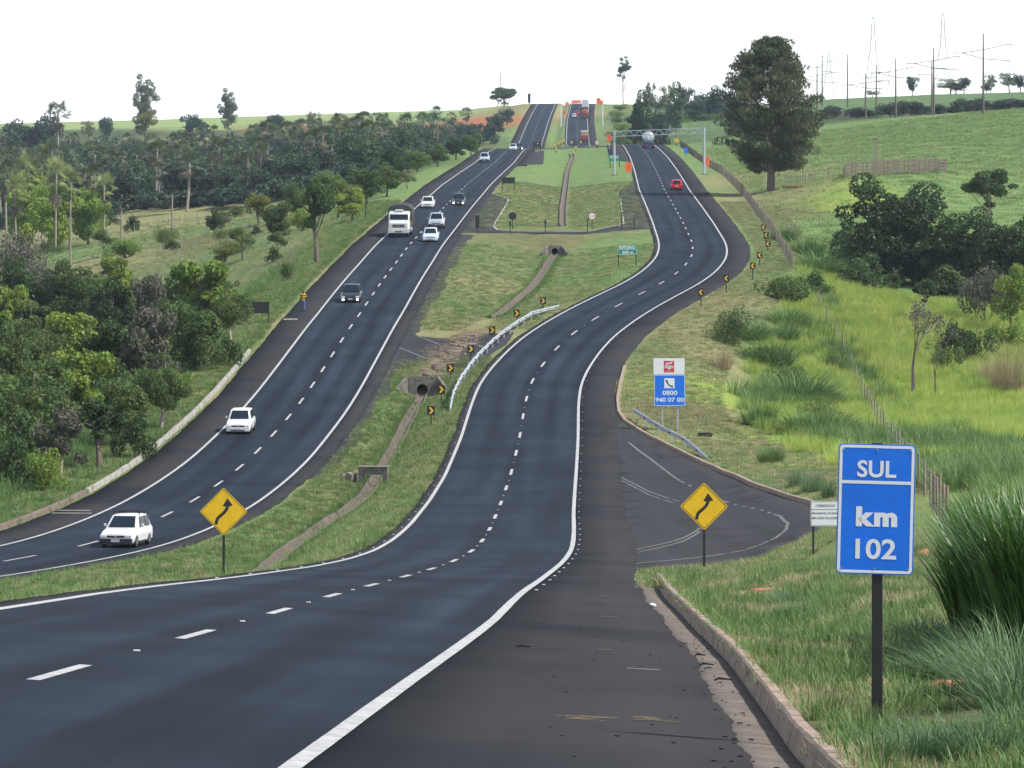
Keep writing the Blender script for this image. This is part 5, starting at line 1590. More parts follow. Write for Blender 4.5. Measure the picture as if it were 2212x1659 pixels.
for px_, pt_, pb_, lb in ((1212, 228, 274, 'pale lamp column on the median of the far climb'), (1302, 222, 271, 'pale lamp column on the right of the far climb')):
    g0 = hit(px_, pb_, 1200)
    k = g0.y / F
    o = empty('lamp_column', tuple(g0), label=lb, cat='lamp column')
    hh_ = (pb_ - pt_) * k
    MB().tube([(0, 0, -.3), (0, 0, hh_)], [.16, .1], 8).build('column', M_WHITE, o, smooth=40)
    MB().bar((-.1, 0, hh_), (1.2, 0, hh_ + .25), .1).build('arm', M_WHITE, o)
    MB().box(1.0, 1.8, -.15, .15, hh_ + .2, hh_ + .35).build('lamp_head', M_GALV, o)

# ------------------------------------------------------------------ person on the left shoulder, seen from behind, walking away
g0 = hit(655, 674)
g0 = Vector((g0.x, g0.y, float(np.interp(g0.y, YS, ZL)) + .004))
man = empty('person', tuple(g0), (0, 0, R(-10)), 'person in yellow and black striped shirt and jeans walking along the left shoulder', 'person')
M_SKIN = mat('dark_skin', (.10, .05, .03), .6)
M_HAIR = mat('black_hair', (.012, .01, .01), .8)
M_JEANS = mat('blue_denim', (.07, .12, .24), .85, var=.2, scale=8)
def skin_body(name, pts, edges, rad, parent, m, root=0, sub=2):
    me = bpy.data.meshes.new(name)
    me.from_pydata([Vector(p) for p in pts], edges, [])
    o = link(name, me, parent)
    sk = o.modifiers.new('skin', 'SKIN')
    for i, r_ in enumerate(rad): me.skin_vertices[0].data[i].radius = (r_ if hasattr(r_, '__len__') else (r_, r_))
    for i in range(len(pts)): me.skin_vertices[0].data[i].use_root = (i == root)
    o.modifiers.new('subsurf', 'SUBSURF').levels = sub
    o.modifiers['subsurf'].render_levels = sub
    dg = bpy.context.evaluated_depsgraph_get()
    dg.update()
    nm = bpy.data.meshes.new_from_object(o.evaluated_get(dg))
    o.modifiers.clear()
    o.data = nm
    nm.materials.clear(); nm.materials.append(m)
    nm.polygons.foreach_set('use_smooth', [True] * len(nm.polygons))
    return o
# one continuous body: legs, trunk, arms, neck and head
bp_ = [(0, 0, .92), (0, 0, 1.12), (0, .01, 1.32), (0, .01, 1.44), (0, -.01, 1.53), (0, .0, 1.61), (0, .0, 1.72),
       (-.10, 0, .86), (-.12, .06, .50), (-.13, .0, .10), (-.13, .12, .04), (.10, 0, .86), (.12, -.02, .50), (.13, -.14, .12), (.13, -.02, .04),
       (-.19, .01, 1.40), (-.25, .02, 1.13), (-.25, .10, .90), (-.25, .13, .80), (.19, .01, 1.40), (.25, -.01, 1.13), (.26, .06, .90), (.26, .08, .80)]
be_ = [(0, 1), (1, 2), (2, 3), (3, 4), (4, 5), (5, 6), (0, 7), (7, 8), (8, 9), (9, 10), (0, 11), (11, 12), (12, 13), (13, 14), (3, 15), (15, 16), (16, 17), (17, 18), (3, 19), (19, 20), (20, 21), (21, 22)]
br_ = [(.14, .11), (.135, .10), (.165, .11), (.12, .09), .06, (.10, .115), (.095, .11), .085, .06, .042, .04, .085, .06, .042, .04, .062, .046, .034, .03, .062, .046, .034, .03]
skin_body('body', bp_, be_, br_, man, M_SKIN, 0)
for sx, base_ in ((-1, Vector((-.25, .135, .78))), (1, Vector((.26, .085, .78)))):
    for q, (dx, ln) in enumerate(((-.03, .07), (-.01, .085), (.01, .08), (.03, .065))):
        a = base_ + Vector((dx, 0, 0)); skin_body('finger', [a + Vector((0, -.005, .03)), a + Vector((0, .0, -ln * .5)), a + Vector((0, .02, -ln))], [(0, 1), (1, 2)], [.01, .009, .007], man, M_SKIN, 0, 1)
    a = base_ + Vector((-sx * .035, .02, .03)); skin_body('thumb', [a, a + Vector((-sx * .012, .03, -.025)), a + Vector((-sx * .008, .04, -.055))], [(0, 1), (1, 2)], [.011, .01, .008], man, M_SKIN, 0, 1)
# shirt with bands, trousers, hair, shoes
def shirt_mat():
    m = bpy.data.materials.new('striped_shirt')
    m.use_nodes = True
    nt = m.node_tree
    p_ = nt.nodes['Principled BSDF']
    tc = nt.nodes.new('ShaderNodeTexCoord'); sx_ = nt.nodes.new('ShaderNodeSeparateXYZ'); mo = nt.nodes.new('ShaderNodeMath'); mo.operation = 'PINGPONG'; mo.inputs[1].default_value = .085
    gt = nt.nodes.new('ShaderNodeMath'); gt.operation = 'GREATER_THAN'; gt.inputs[1].default_value = .043
    mx = nt.nodes.new('ShaderNodeMixRGB'); mx.inputs[1].default_value = (.012, .012, .012, 1); mx.inputs[2].default_value = (.70, .48, .02, 1)
    nt.links.new(tc.outputs['Object'], sx_.inputs[0]); nt.links.new(sx_.outputs[2], mo.inputs[0]); nt.links.new(mo.outputs[0], gt.inputs[0]); nt.links.new(gt.outputs[0], mx.inputs[0]); nt.links.new(mx.outputs[0], p_.inputs['Base Color'])
    p_.inputs['Roughness'].default_value = .85
    return m
skin_body('shirt', [(0, 0, .80), (0, 0, 1.12), (0, .01, 1.32), (0, .01, 1.45), (-.20, .01, 1.40), (-.255, .02, 1.14), (.20, .01, 1.40), (.255, -.01, 1.14)], [(0, 1), (1, 2), (2, 3), (3, 4), (4, 5), (3, 6), (6, 7)], [(.175, .13), (.165, .125), (.185, .13), (.13, .10), .085, .075, .085, .075], man, shirt_mat(), 0)
skin_body('trousers', [(0, 0, 1.06), (0, 0, .92), (-.10, 0, .82), (-.12, .06, .50), (-.13, .0, .08), (.10, 0, .82), (.12, -.02, .50), (.13, -.13, .10)], [(0, 1), (1, 2), (2, 3), (3, 4), (1, 5), (5, 6), (6, 7)], [(.15, .11), (.165, .125), .105, .08, .065, .10, .08, .065], man, M_JEANS, 0)
MB().loft([[(q * .092 * math.cos(2 * math.pi * k / 14), -.012 + q * .105 * math.sin(2 * math.pi * k / 14), z) for k in range(14)] for z, q in ((1.655, .93), (1.70, 1.02), (1.74, .93), (1.77, .7), (1.785, .3))]).build('hair', M_HAIR, man, smooth=60)
for sx, yy, zz_ in ((-1, .06, .035), (1, -.08, .05)):
    MB().box(sx * .13 - .05, sx * .13 + .05, yy - .10, yy + .17, zz_ - .035, zz_ + .05).build('shoe', M_TRIM, man, bevel=.025)
    MB().box(sx * .075 - .012, sx * .075 + .012, -.03, .03, 1.61, 1.67).build('ear', M_SKIN, man, bevel=.008)
MB().box(-.015, .015, .055, .09, 1.60, 1.65).build('nose', M_SKIN, man, bevel=.006)
for sx in (-1, 1): MB().box(sx * .03 - .012, sx * .03 + .012, .06, .075, 1.655, 1.67).build('eye', M_WHITE, man)
MB().box(-.025, .025, .055, .07, 1.575, 1.585).build('mouth', M_RED, man)

# ------------------------------------------------------------------ vegetation prototypes
L_DARK = leaf_mat('leaf_dark', (.022, .047, .016), (.075, .125, .034), trans=.3)
L_MID = leaf_mat('leaf_mid', (.045, .085, .024), (.13, .19, .05), trans=.32)
L_LIGHT = leaf_mat('leaf_light', (.11, .19, .036), (.25, .33, .06), trans=.38)
L_YEL = leaf_mat('leaf_yellow_green', (.10, .13, .025), (.20, .19, .035), trans=.3)
L_FAR = leaf_mat('leaf_far', (.022, .044, .028), (.066, .10, .058), nscale=.12, trans=.3)
L_FARG = leaf_mat('leaf_far_green', (.035, .07, .03), (.095, .15, .06), nscale=.15, trans=.3)
L_FAR2 = leaf_mat('leaf_far_pale', (.09, .125, .06), (.18, .22, .10), nscale=.15, trans=.3)
L_PALM = leaf_mat('palm_leaf', (.05, .085, .034), (.14, .175, .075), rough=.4, trans=.2, nscale=.5)
L_DEAD = leaf_mat('dead_frond', (.085, .07, .045), (.17, .145, .10), nscale=.6)
L_PINE = leaf_mat('pine_needle', (.036, .053, .022), (.10, .118, .052), trans=.2, nscale=.3)
L_GREY = leaf_mat('leaf_grey', (.07, .075, .05), (.15, .145, .105), nscale=.5)
G_SHORT = leaf_mat('grass_short', (.055, .135, .032), (.18, .25, .085), trans=.3, nscale=.55)
G_TALL = leaf_mat('grass_tall', (.20, .33, .055), (.42, .48, .13), trans=.42, nscale=.16)
G_BLUE = leaf_mat('grass_blue', (.055, .115, .048), (.14, .22, .10), trans=.3, nscale=.4)
G_CANE = leaf_mat('grass_cane', (.03, .085, .02), (.085, .17, .04), rough=.35, trans=.3, nscale=1.2)
G_FIELD = leaf_mat('grass_field', (.065, .135, .04), (.16, .25, .08), trans=.32, nscale=.5)
G_DRY = leaf_mat('grass_dry', (.26, .21, .12), (.40, .34, .21), trans=.3, nscale=.8)

def unit(n, g):
    v = g.normal(size=(n, 3))
    return v / np.linalg.norm(v, axis=1)[:, None]
def leaf_cloud(cen, rad, n, ln, wd, g, up=.35, out=.7, shell=.6, droop=0.0):
    cen, rad = np.asarray(cen, float), np.asarray(rad, float)
    if rad.ndim == 1: rad = np.repeat(rad[:, None], 3, 1)
    w = rad.prod(1) ** (2 / 3.)
    k = g.choice(len(cen), n, p=w / w.sum())
    d = unit(n, g)
    r = g.random(n) ** (1 / 3.) * (1 - shell) + shell * (0.75 + .25 * g.random(n))
    P = cen[k] + d * rad[k] * r[:, None]
    N = unit(n, g) + d * out + np.array([0, 0, up])
    N /= np.linalg.norm(N, axis=1)[:, None]
    T = np.cross(N, unit(n, g))
    T[:, 2] -= droop
    T /= np.linalg.norm(T, axis=1)[:, None]
    B = np.cross(N, T)
    s = (.6 + .8 * g.random(n))[:, None]
    a, b = T * ln / 2 * s, B * wd / 2 * s
    V = np.stack([P - a, P - b * .9 + a * .1, P + a, P + b * .9 + a * .1], 1).reshape(-1, 3)
    return V, np.arange(4 * n).reshape(-1, 4)
def merge(parts):
    V, Q, o = [], [], 0
    for v, q in parts:
        V.append(v); Q.append(q + o); o += len(v)
    return np.concatenate(V), np.concatenate(Q)

def limb(mb, a, b, r0, r1, g, bend=.12, n=5, sides=6):
    a, b = Vector(a), Vector(b)
    L_ = (b - a).length
    off = Vector(g.normal(size=3) * bend * L_)
    pts = [a.lerp(b, t) + off * math.sin(math.pi * t) * .6 for t in np.linspace(0, 1, n)]
    mb.tube(pts, list(np.linspace(r0, r1, n)), sides)

PROTO = {}
def broad(key, seed, h=8.0, cw=6.0, trunk=.3, nleaf=6000, ln=.34, wd=.2, lm=L_MID, bark=M_BARK, ncl=24, low=.28, flatness=1.0, shell=.55, multi=1, clr=.30, gap=0.0):
    """a broadleaf tree of height h and crown width cw; low = height where the crown starts (share of h)"""
    g = np.random.default_rng(seed)
    mb = MB()
    cz = h * (1 + low) / 2
    rz_, rx = h * (1 - low) / 2 * flatness, cw / 2
    cen = []
    while len(cen) < ncl:
        d = unit(1, g)[0]
        r = g.random() ** .5 * .78
        p = np.array([d[0] * rx * r, d[1] * rx * r, cz + d[2] * rz_ * r * 1.0])
        if d[2] < -.5 and low > .2 and g.random() < .7: continue
        cen.append(p)
    cen = np.array(cen)
    az = np.arctan2(cen[:, 1], cen[:, 0])
    lob = 1 + .16 * np.sin(2 * az + g.uniform(0, 6)) + .12 * np.sin(3 * az + cen[:, 2] + g.uniform(0, 6))
    cen[:, 0] *= lob; cen[:, 1] *= lob
    cen[:, 2] += rz_ * .12 * np.sin(az * 2 + g.uniform(0, 6))
    rr_ = g.uniform(.45, 1.45, ncl)
    rad = np.stack([rr_ * clr * rx, rr_ * clr * rx, rr_ * g.uniform(.6, .95, ncl) * clr * min(rz_, rx)], 1)
    top = cz - rz_ * .25
    for m_ in range(multi):
        bx_ = (g.random() - .5) * .25 * multi
        by_ = (g.random() - .5) * .25 * multi
        ex, ey = (g.random() - .5) * cw * .14 * multi, (g.random() - .5) * cw * .14 * multi
        limb(mb, (bx_, by_, -.3), (ex, ey, top), trunk / math.sqrt(multi), trunk * .5 / math.sqrt(multi), g, .05, 7, 8)
        for q in g.choice(ncl, min(ncl, 9 // multi + 3), replace=False):
            t = g.uniform(.45, 1.0)
            st = Vector((bx_ + (ex - bx_) * t, by_ + (ey - by_) * t, top * t))
            limb(mb, st, tuple(cen[q]), trunk * .42 * (1.2 - t * .6), .03, g, .1)
    V, Q = leaf_cloud(cen, rad, nleaf, ln, wd, g, shell=shell)
    PROTO[key] = ([('trunk', mb.mesh('trunk', bark, 60)), ('crown', np_mesh('crown', V, Q, lm))], h, cw)
def bush(key, seed, h=2.5, cw=3.2, nleaf=2600, ln=.2, wd=.12, lm=L_MID, ncl=14):
    g = np.random.default_rng(seed)
    cen = np.stack([g.normal(0, cw * .2, ncl), g.normal(0, cw * .2, ncl), g.uniform(.25, .75, ncl) * h], 1)
    cen[:, 2] *= 1 - .35 * np.clip(np.hypot(cen[:, 0], cen[:, 1]) / (cw * .5), 0, 1)
    rad = g.uniform(.5, 1.1, ncl) * cw * .22
    mb = MB()
    for q in range(6): limb(mb, (g.normal() * .1, g.normal() * .1, -.1), tuple(cen[q]), .05, .012, g, .1, 4, 5)
    V, Q = leaf_cloud(cen, rad, nleaf, ln, wd, g, shell=.45)
    V[:, 2] = np.maximum(V[:, 2], 0.0)
    PROTO[key] = ([('stem', mb.mesh('stem', M_BARK)), ('foliage', np_mesh('foliage', V, Q, lm))], h, cw)
def palm(key, seed, h=11.0, nf=20, fr=2.4, lm=None):
    """fan palm: grey stem, round head of fan leaves, brown skirt of dead ones"""
    g = np.random.default_rng(seed)
    mb = MB()
    limb(mb, (0, 0, -.3), (g.normal() * .25, g.normal() * .25, h - fr * .7), .2, .16, g, .01, 6, 8)
    live, dead = [], []
    hub = np.array([0, 0, h - fr * .75])
    for q in range(nf + 7):
        dd = q >= nf
        az = g.uniform(0, 6.283)
        el = g.uniform(-.35, 1.35) if not dd else g.uniform(-1.45, -1.1)
        dv = np.array([math.cos(az) * math.cos(el), math.sin(az) * math.cos(el), math.sin(el)])
        pl = fr * g.uniform(.6, .8)
        tip = hub + dv * pl + np.array([0, 0, -.12 * pl])
        side = np.cross(dv, [0, 0, 1.0]); side /= np.linalg.norm(side) + 1e-6
        nr = np.cross(side, dv)
        w0 = side * .03
        lst = dead if dd else live
        lst.append(np.array([hub - w0, hub + w0, tip + w0, tip - w0]))
        ns = 13
        for k in range(ns):
            a = (k / (ns - 1) - .5) * 3.6
            d2 = dv * math.cos(a) + side * math.sin(a)
            e = tip + d2 * fr * .52 + np.array([0, 0, -.22 * fr * (.4 + abs(a) * .3)]) * g.uniform(.6, 1.3)
            b = np.cross(d2, nr); b /= np.linalg.norm(b) + 1e-6
            m_ = tip + (e - tip) * .45
            lst.append(np.array([tip, m_ - b * .075, e, m_ + b * .075]))
    mk = lambda l: (np.concatenate(l), np.arange(4 * len(l)).reshape(-1, 4))
    V, Q = mk(live); V2, Q2 = mk(dead)
    PROTO[key] = ([('trunk', mb.mesh('trunk', M_PALEBARK, 60)), ('crown', np_mesh('crown', V, Q, lm or L_PALM)), ('dead_fronds', np_mesh('dead_fronds', V2, Q2, L_DEAD))], h, fr * 2)
def pine(key, seed, h=23.0, cw=13.0, n=50000):
    g = np.random.default_rng(seed)
    mb = MB()
    limb(mb, (0, 0, -.4), (.2, 0, h * .93), .55, .08, g, .006, 9, 10)
    cen, rad = [], []
    z = h * .13
    while z < h * .985:
        f = (z - h * .13) / (h * .87)
        reach = cw / 2 * (math.sin(math.pi * min(1, f * .72 + .24)) ** .8) * g.uniform(.82, 1.08) * (.75 if f < .08 else 1)
        for q in range(5):
            az = g.uniform(0, 6.283)
            rr = reach * g.uniform(.7, 1.08)
            e = Vector((math.cos(az) * rr, math.sin(az) * rr, z + rr * .22))
            limb(mb, (0, 0, z), e, .1 * (1.1 - f), .02, g, .05, 4, 5)
            for t in (.5, .72, .92, 1.05):
                if rr * t < .4: continue
                cen.append((e.x * t + g.normal() * .25, e.y * t + g.normal() * .25, z + rr * .22 * t + .15 + g.normal() * .2))
                rad.append((.62 + .35 * t, .62 + .35 * t, .45 + .2 * t))
        z += h * .021
    cen += [(g.normal() * .3, g.normal() * .3, h - .4 - k * .4) for k in range(3)]
    rad += [(.6, .6, .7)] * 3
    V, Q = leaf_cloud(cen, rad, n, .6, .16, g, up=.1, out=.2, shell=.3, droop=-.9)
    PROTO[key] = ([('trunk', mb.mesh('trunk', M_BARK, 60)), ('crown', np_mesh('crown', V, Q, L_PINE))], h, cw)
def bare(key, seed, h=6.5, spread=.55, bark=M_PALEBARK, leaves=500, lm=L_MID, depth=5, r0=.13, fork=.35):
    g = np.random.default_rng(seed)
    mb = MB()
    tips = []
    def grow(p, d, L_, r, lv):
        e = p + d * L_
        limb(mb, p, e, r, r * .7, g, .05, 4, 6 if lv < 2 else 4)
        if lv >= depth or r < .006:
            tips.append(tuple(e)); return
        for q in range(3 if lv and g.random() < .4 else 2):
            nd = (d + Vector(g.normal(size=3)) * spread * .6).normalized()
            nd.z = max(nd.z, .12)
            grow(e, nd.normalized(), L_ * g.uniform(.62, .85), r * g.uniform(.55, .72), lv + 1)
    grow(Vector((0, 0, -.2)), Vector((0, 0, 1)), h * fork, r0, 0)
    zt = max(t[2] for t in tips)
    me = mb.mesh('trunk', bark)
    for v in me.vertices: v.co *= h / zt
    parts = [('trunk', me)]
    if leaves:
        T = np.array(tips) * h / zt
        V, Q = leaf_cloud(T, np.full(len(T), .35), leaves, .16, .09, g)
        parts.append(('crown', np_mesh('crown', V, Q, lm)))
    PROTO[key] = (parts, h, h * .6)
def tussock(key, seed, h=2.0, n=260, m=G_BLUE, w=.03, spread=.55, lean=.55, seg=4, arch=.5):
    """dense tuft of long arching blades"""
    g = np.random.default_rng(seed)
    V, Q = [], []
    for q in range(n):
        az = g.uniform(0, 6.283)
        r0 = spread * math.sqrt(g.random()) * .55
        b = np.array([math.cos(az) * r0, math.sin(az) * r0, 0])
        a2 = az + g.normal() * .5
        L_ = h * g.uniform(.55, 1.15)
        ln = abs(g.normal()) * lean
        d = np.array([math.cos(a2) * ln, math.sin(a2) * ln, 1.0]); d /= np.linalg.norm(d)
        sd = np.array([-math.sin(a2 + g.normal() * .4), math.cos(a2), 0]) * w / 2 * g.uniform(.6, 1.4)
        p = b.copy()
        i0 = len(V)
        for k in range(seg + 1):
            t = k / seg
            ww = sd * (1 - t ** 2 * .95)
            V += [p - ww, p + ww]
            dd = d + np.array([math.cos(a2), math.sin(a2), -1.0]) * arch * t * t * g.uniform(.6, 1.3)
            p = p + dd / np.linalg.norm(dd) * L_ / seg
        for k in range(seg): Q.append((i0 + 2 * k, i0 + 2 * k + 1, i0 + 2 * k + 3, i0 + 2 * k + 2))
    return np_mesh(key, np.array(V), np.array(Q), m)

def place(key, loc, s=1.0, sx=None, name='tree', label=None, cat='tree', group=None, rz=None):
    parts = PROTO[key][0]
    o = empty(name, tuple(loc), (0, 0, random.uniform(0, 6.28) if rz is None else rz), label, cat, group)
    sx = s if sx is None else sx
    o.scale = (sx, sx, s)
    for nm, me in parts: link(nm, me, o)
    return o
def tree_px(key, px, base, top, wpx=None, d=None, **kw):
    """tree whose foot is at this column and row; height (and width) from its rows"""
    p = hit(px, base) if d is None else at(px, d)
    k = p.y / F
    h = (base - top) * k if d is None else (HY - top) * k - p.z
    s = h / PROTO[key][1] * 1.07
    sx = None if wpx is None else wpx * k / PROTO[key][2]
    return place(key, p, s, sx, **kw)

for i in range(3):
    broad('round%d' % i, 100 + i, 8, 7, .26, 8500, .30, .19, (L_MID, L_DARK, L_MID)[i], ncl=38, low=-.02, clr=.27)
    broad('far%d' % i, 120 + i, 11, 8.5, .3, 2800, .55, .36, (L_FAR, L_FAR, L_FARG)[i], ncl=30, low=-.02, clr=.30)
    bush('bush%d' % i, 140 + i, 2.6, 3.4, 2600, .2, .12, (L_MID, L_DARK, L_LIGHT)[i])
    palm('palm%d' % i, 150 + i, 11 + i, 22 + i * 3)
broad('dense', 160, 11, 14, .42, 22000, .36, .23, L_DARK, ncl=80, low=-.05, clr=.21)
broad('airy', 161, 6, 6, .2, 3600, .3, .17, L_MID, ncl=15, low=.35, clr=.34)
broad('light', 162, 9, 6.5, .25, 5000, .34, .22, L_LIGHT, ncl=26, low=.05, clr=.33)
broad('yellow', 163, 5, 5, .2, 4000, .26, .17, L_YEL, ncl=18, low=.2, clr=.34)
broad('fork', 164, 9, 5.5, .34, 5200, .3, .19, L_DARK, ncl=20, low=.3, multi=2, clr=.34)
broad('umbrella', 165, 7, 7.5, .2, 5200, .3, .18, L_DARK, M_PALEBARK, ncl=30, low=.48, multi=2, clr=.25)
broad('tall', 166, 17, 9, .4, 7500, .5, .3, L_FAR2, M_PALEBARK, ncl=80, low=.04, clr=.21)
broad('skyline', 167, 7, 7, .25, 3600, .36, .22, L_FAR, ncl=40, low=.10, clr=.23)
broad('skyline_pale', 168, 7, 8, .22, 3000, .36, .2, L_FAR2, ncl=40, low=.16, clr=.22)
broad('gum', 169, 16, 5, .22, 2200, .5, .22, L_FAR, M_PALEBARK, ncl=26, low=.4, clr=.27)
L_IVY = leaf_mat('leaf_creeper', (.15, .25, .045), (.33, .42, .085), trans=.4)
broad('ivy', 170, 9, 8, .3, 7000, .36, .26, L_IVY, ncl=36, low=0.0, clr=.28)
bush('grey', 171, 4, 5, 4200, .2, .1, L_GREY, 18)
bush('broom', 172, 3.2, 4.2, 5200, .16, .06, L_MID, 20)
pine('pine', 180)
bare('bare0', 204, 6.5, .42, bark=M_BARK, leaves=1100, r0=.17, lm=L_GREY)
bare('bare1', 207, 5.0, .40, bark=M_BARK, leaves=350, r0=.13, lm=L_GREY)
bare('poplar', 192, 17, .42, M_PALEBARK, 0, None, 6, .18, .22)
bare('dead_shrub', 193, 3.5, .8, M_PALEBARK, 0, None, 5, .05, .2)

L_SUNPALM = leaf_mat('sunlit_palm_leaf', (.13, .19, .06), (.30, .33, .14), rough=.4, trans=.3, nscale=.5)  # paler twin of palm_leaf, with the sunlight put into its colour
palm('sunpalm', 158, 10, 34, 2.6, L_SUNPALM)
# ------------------------------------------------------------------ trees on the right
tree_px('pine', 1665, 413, 108, 215, name='pine_tree', label='tall dark pine with oval crown beside the road fence', cat='pine tree')
tree_px('dense', 1935, 612, 388, 285, name='shade_tree', label='broad dark tree with the widest crown in the right-hand field')
tree_px('round1', 2065, 628, 462, 190, name='shade_tree', label='dark rounded tree touching the right side of the broadest tree')
tree_px('dense', 2170, 648, 458, 230, name='shade_tree', label='mid green tree at the right edge beyond the umbrella tree')
tree_px('umbrella', 2135, 530, 371, 130, name='umbrella_tree', label='small flat-topped tree with pale forked stems above the right thicket')
tree_px('umbrella', 1996, 700, 608, 72, name='umbrella_tree', label='small dark round-topped tree in the grass below the broadest tree')
tree_px('bare0', 1972, 856, 668, 110, rz=.6, name='bare_tree', label='taller of two nearly leafless trees in the bright grass')
tree_px('bare1', 2020, 860, 715, 70, rz=2.0, name='bare_tree', label='shorter of two nearly leafless trees in the bright grass')
tree_px('broom', 1585, 745, 645, 122, name='shrub', label='feathery dark shrub on the verge outside the bend', cat='shrub')
for i, (px, b, t, w, kk, lb) in enumerate([
    (2130, 700, 560, 110, 'grey', 'grey twiggy shrub at the foot of the right thicket'), (2185, 720, 565, 85, 'light', 'bright green shrub at the right edge of the thicket'),
    (2060, 770, 690, 70, 'bush1', 'dark shrub right of the leafless trees'), (2105, 780, 690, 80, 'bush0', 'shrub with dry grass behind the leafless trees'), (2180, 750, 690, 90, 'bush2', 'leafy shrub near the right edge above the dry grass'),
    (2045, 800, 735, 60, 'bush0', 'low shrub between the two leafless trees and the dry grass'), (2015, 620, 555, 90, 'bush1', 'dark undergrowth below the broadest tree'), (1860, 625, 560, 100, 'bush1', 'dark undergrowth at the left foot of the broadest tree'), (1700, 655, 580, 110, 'bush0', 'dark green bush by the end of the wire fence'), (1760, 640, 585, 80, 'bush1', 'dark bush between fence end and broadest tree')]):
    tree_px(kk, px, b, t, w, name='shrub', label=lb, cat='shrub')
_rt = [(1385, 298, 195, 70, 'round1'), (1425, 303, 215, 60, 'far0'), (1462, 300, 182, 58, 'far2'), (1500, 300, 200, 60, 'far0'), (1538, 303, 205, 58, 'far1'), (1575, 305, 195, 60, 'far0'), (1600, 312, 215, 50, 'far1'), (1440, 240, 176, 52, 'skyline_pale'), (1405, 235, 168, 38, 'skyline_pale'), (1555, 285, 185, 60, 'far1'), (1520, 270, 188, 55, 'far0'), (1480, 255, 178, 50, 'skyline'), (1350, 300, 265, 60, 'bush0'), (1395, 305, 270, 60, 'bush0'), (1450, 308, 265, 60, 'bush1'), (1630, 320, 250, 60, 'far0'), (1590, 300, 220, 60, 'far1')]
for i, (px, b, t, w, kk) in enumerate(_rt):
    d = 1080 + (i * 37) % 190 if b < 310 else 980
    if b < 260: d = 1400
    tree_px(kk, px, b, t, w, d=d, name='grove_tree', label='dark tree of the grove between gantry and big pine', group='grove behind the gantry')
tree_px('gum', 1347, 215, 122, 36, d=1640, name='slender_tree', label='slender lone tree on the crest right of the far road', cat='tree')
# green creeper bank right of the far climb
for i in range(26):
    Y = 1190 + (i % 9) * 45
    x = float(I(Y, XR)) + 15 + (i // 9) * 9 + random.uniform(-2, 2)
    place('bush2' if i % 3 else 'bush0', gp(x, Y), random.uniform(.9, 1.5), random.uniform(1.6, 2.6), name='bank_bush', label='low green bush on the bank right of the far climb', cat='bush', group='bushes on the far bank')
# ridge bushes and skyline trees at the right
for i in range(22):
    px = 1790 + i * 22 + random.uniform(-8, 8)
    tree_px('far%d' % (i % 2), px, 262, (232 if px < 1900 else 218) + random.uniform(-6, 10) - max(0, (px - 2000) * .03), random.uniform(45, 75), d=1040 + random.uniform(-20, 30), name='ridge_bush', label='dark bush in the belt behind the pasture ridge', cat='bush', group='bush belt on the ridge')
for px, t, w, kk, lb in ((1971, 160, 36, 'skyline', 'small round tree alone on the right skyline'), (2052, 166, 60, 'skyline_pale', 'pale spreading tree left of the lattice pylon foot on the skyline'), (2082, 163, 36, 'skyline', 'dark narrow tree right of the pale skyline trees'), (2066, 176, 50, 'skyline', 'low dark tree under the right lattice pylon'), (2140, 156, 36, 'skyline_pale', 'pale thin tree right of the tall power pole'), (2180, 152, 60, 'skyline_pale', 'broad pale tree near the right skyline edge'), (2205, 158, 44, 'skyline', 'dark tree at the right skyline edge'), (2132, 180, 32, 'skyline', 'small low tree beside the tall power pole'), (1885, 194, 44, 'skyline_pale', 'low pale crown left on the skyline beyond the pylons')):
    tree_px(kk, px, 0, t, w, d=1345, name='skyline_tree', label=lb)

# ------------------------------------------------------------------ trees on the left
tree_px('tall', 312, 0, 162, 62, d=1640, name='tall_tree', label='tallest tree on the left skyline, airy pale green crown')
tree_px('tall', 493, 0, 192, 54, d=1640, name='tall_tree', label='second tall tree on the left skyline, narrower pale crown')
tree_px('yellow', 310, 0, 238, 58, d=1560, name='low_tree', label='yellowish round tree at the foot of the tallest skyline tree')
for px, t, w, kk in ((228, 246, 44, 'skyline'), (595, 241, 52, 'skyline'), (675, 236, 46, 'skyline_pale'), (410, 240, 50, 'skyline'), (560, 262, 40, 'skyline'), (190, 255, 36, 'skyline_pale'), (440, 258, 40, 'far1')):
    tree_px(kk, px, 0, t, w, d=1560, name='skyline_tree', label={228: 'open-crowned tree left of the tallest skyline tree', 595: 'dark dome-shaped tree on the left skyline', 675: 'pale tree on the left skyline before the cane field', 410: 'dark tree between the two tall skyline trees', 560: 'low tree left of the dome-shaped skyline tree', 190: 'thin pale tree near the left skyline palm', 440: 'low dark tree beside the second tall skyline tree'}[px])
tree_px('far0', 40, 0, 238, 100, d=1330, name='forest_tree', label='massive dark tree at the left edge of the skyline')
tree_px('far1', 95, 0, 240, 90, d=1330, name='forest_tree', label='dark tree behind the skyline palm at the left')
tree_px('palm2', 127, 0, 232, 62, d=1150, name='fan_palm', label='tall fan palm rising to the left skyline', cat='palm tree')
tree_px('palm1', 403, 0, 344, 82, d=760, name='fan_palm', label='large fan palm standing alone at the edge of the pale track', cat='palm tree')
tree_px('palm0', 92, 0, 330, 62, d=690, name='fan_palm', label='sunlit fan palm above the bright green creepers at the left', cat='palm tree')
tree_px('palm1', 195, 0, 368, 66, d=680, name='fan_palm', label='sunlit fan palm at the right of the bright green creepers', cat='palm tree')
tree_px('palm2', 15, 0, 360, 70, d=670, name='fan_palm', label='fan palm at the left edge above the grey bush', cat='palm tree')
for px, t, w, d, lb in ((55, 352, 125, 660, 'left of three bright green creeper-hung trees'), (125, 375, 120, 650, 'middle of three bright green creeper-hung trees'), (190, 392, 105, 655, 'right of three bright green creeper-hung trees')):
    tree_px('ivy', px, 0, t, w, d=d, name='creeper_tree', label=lb)
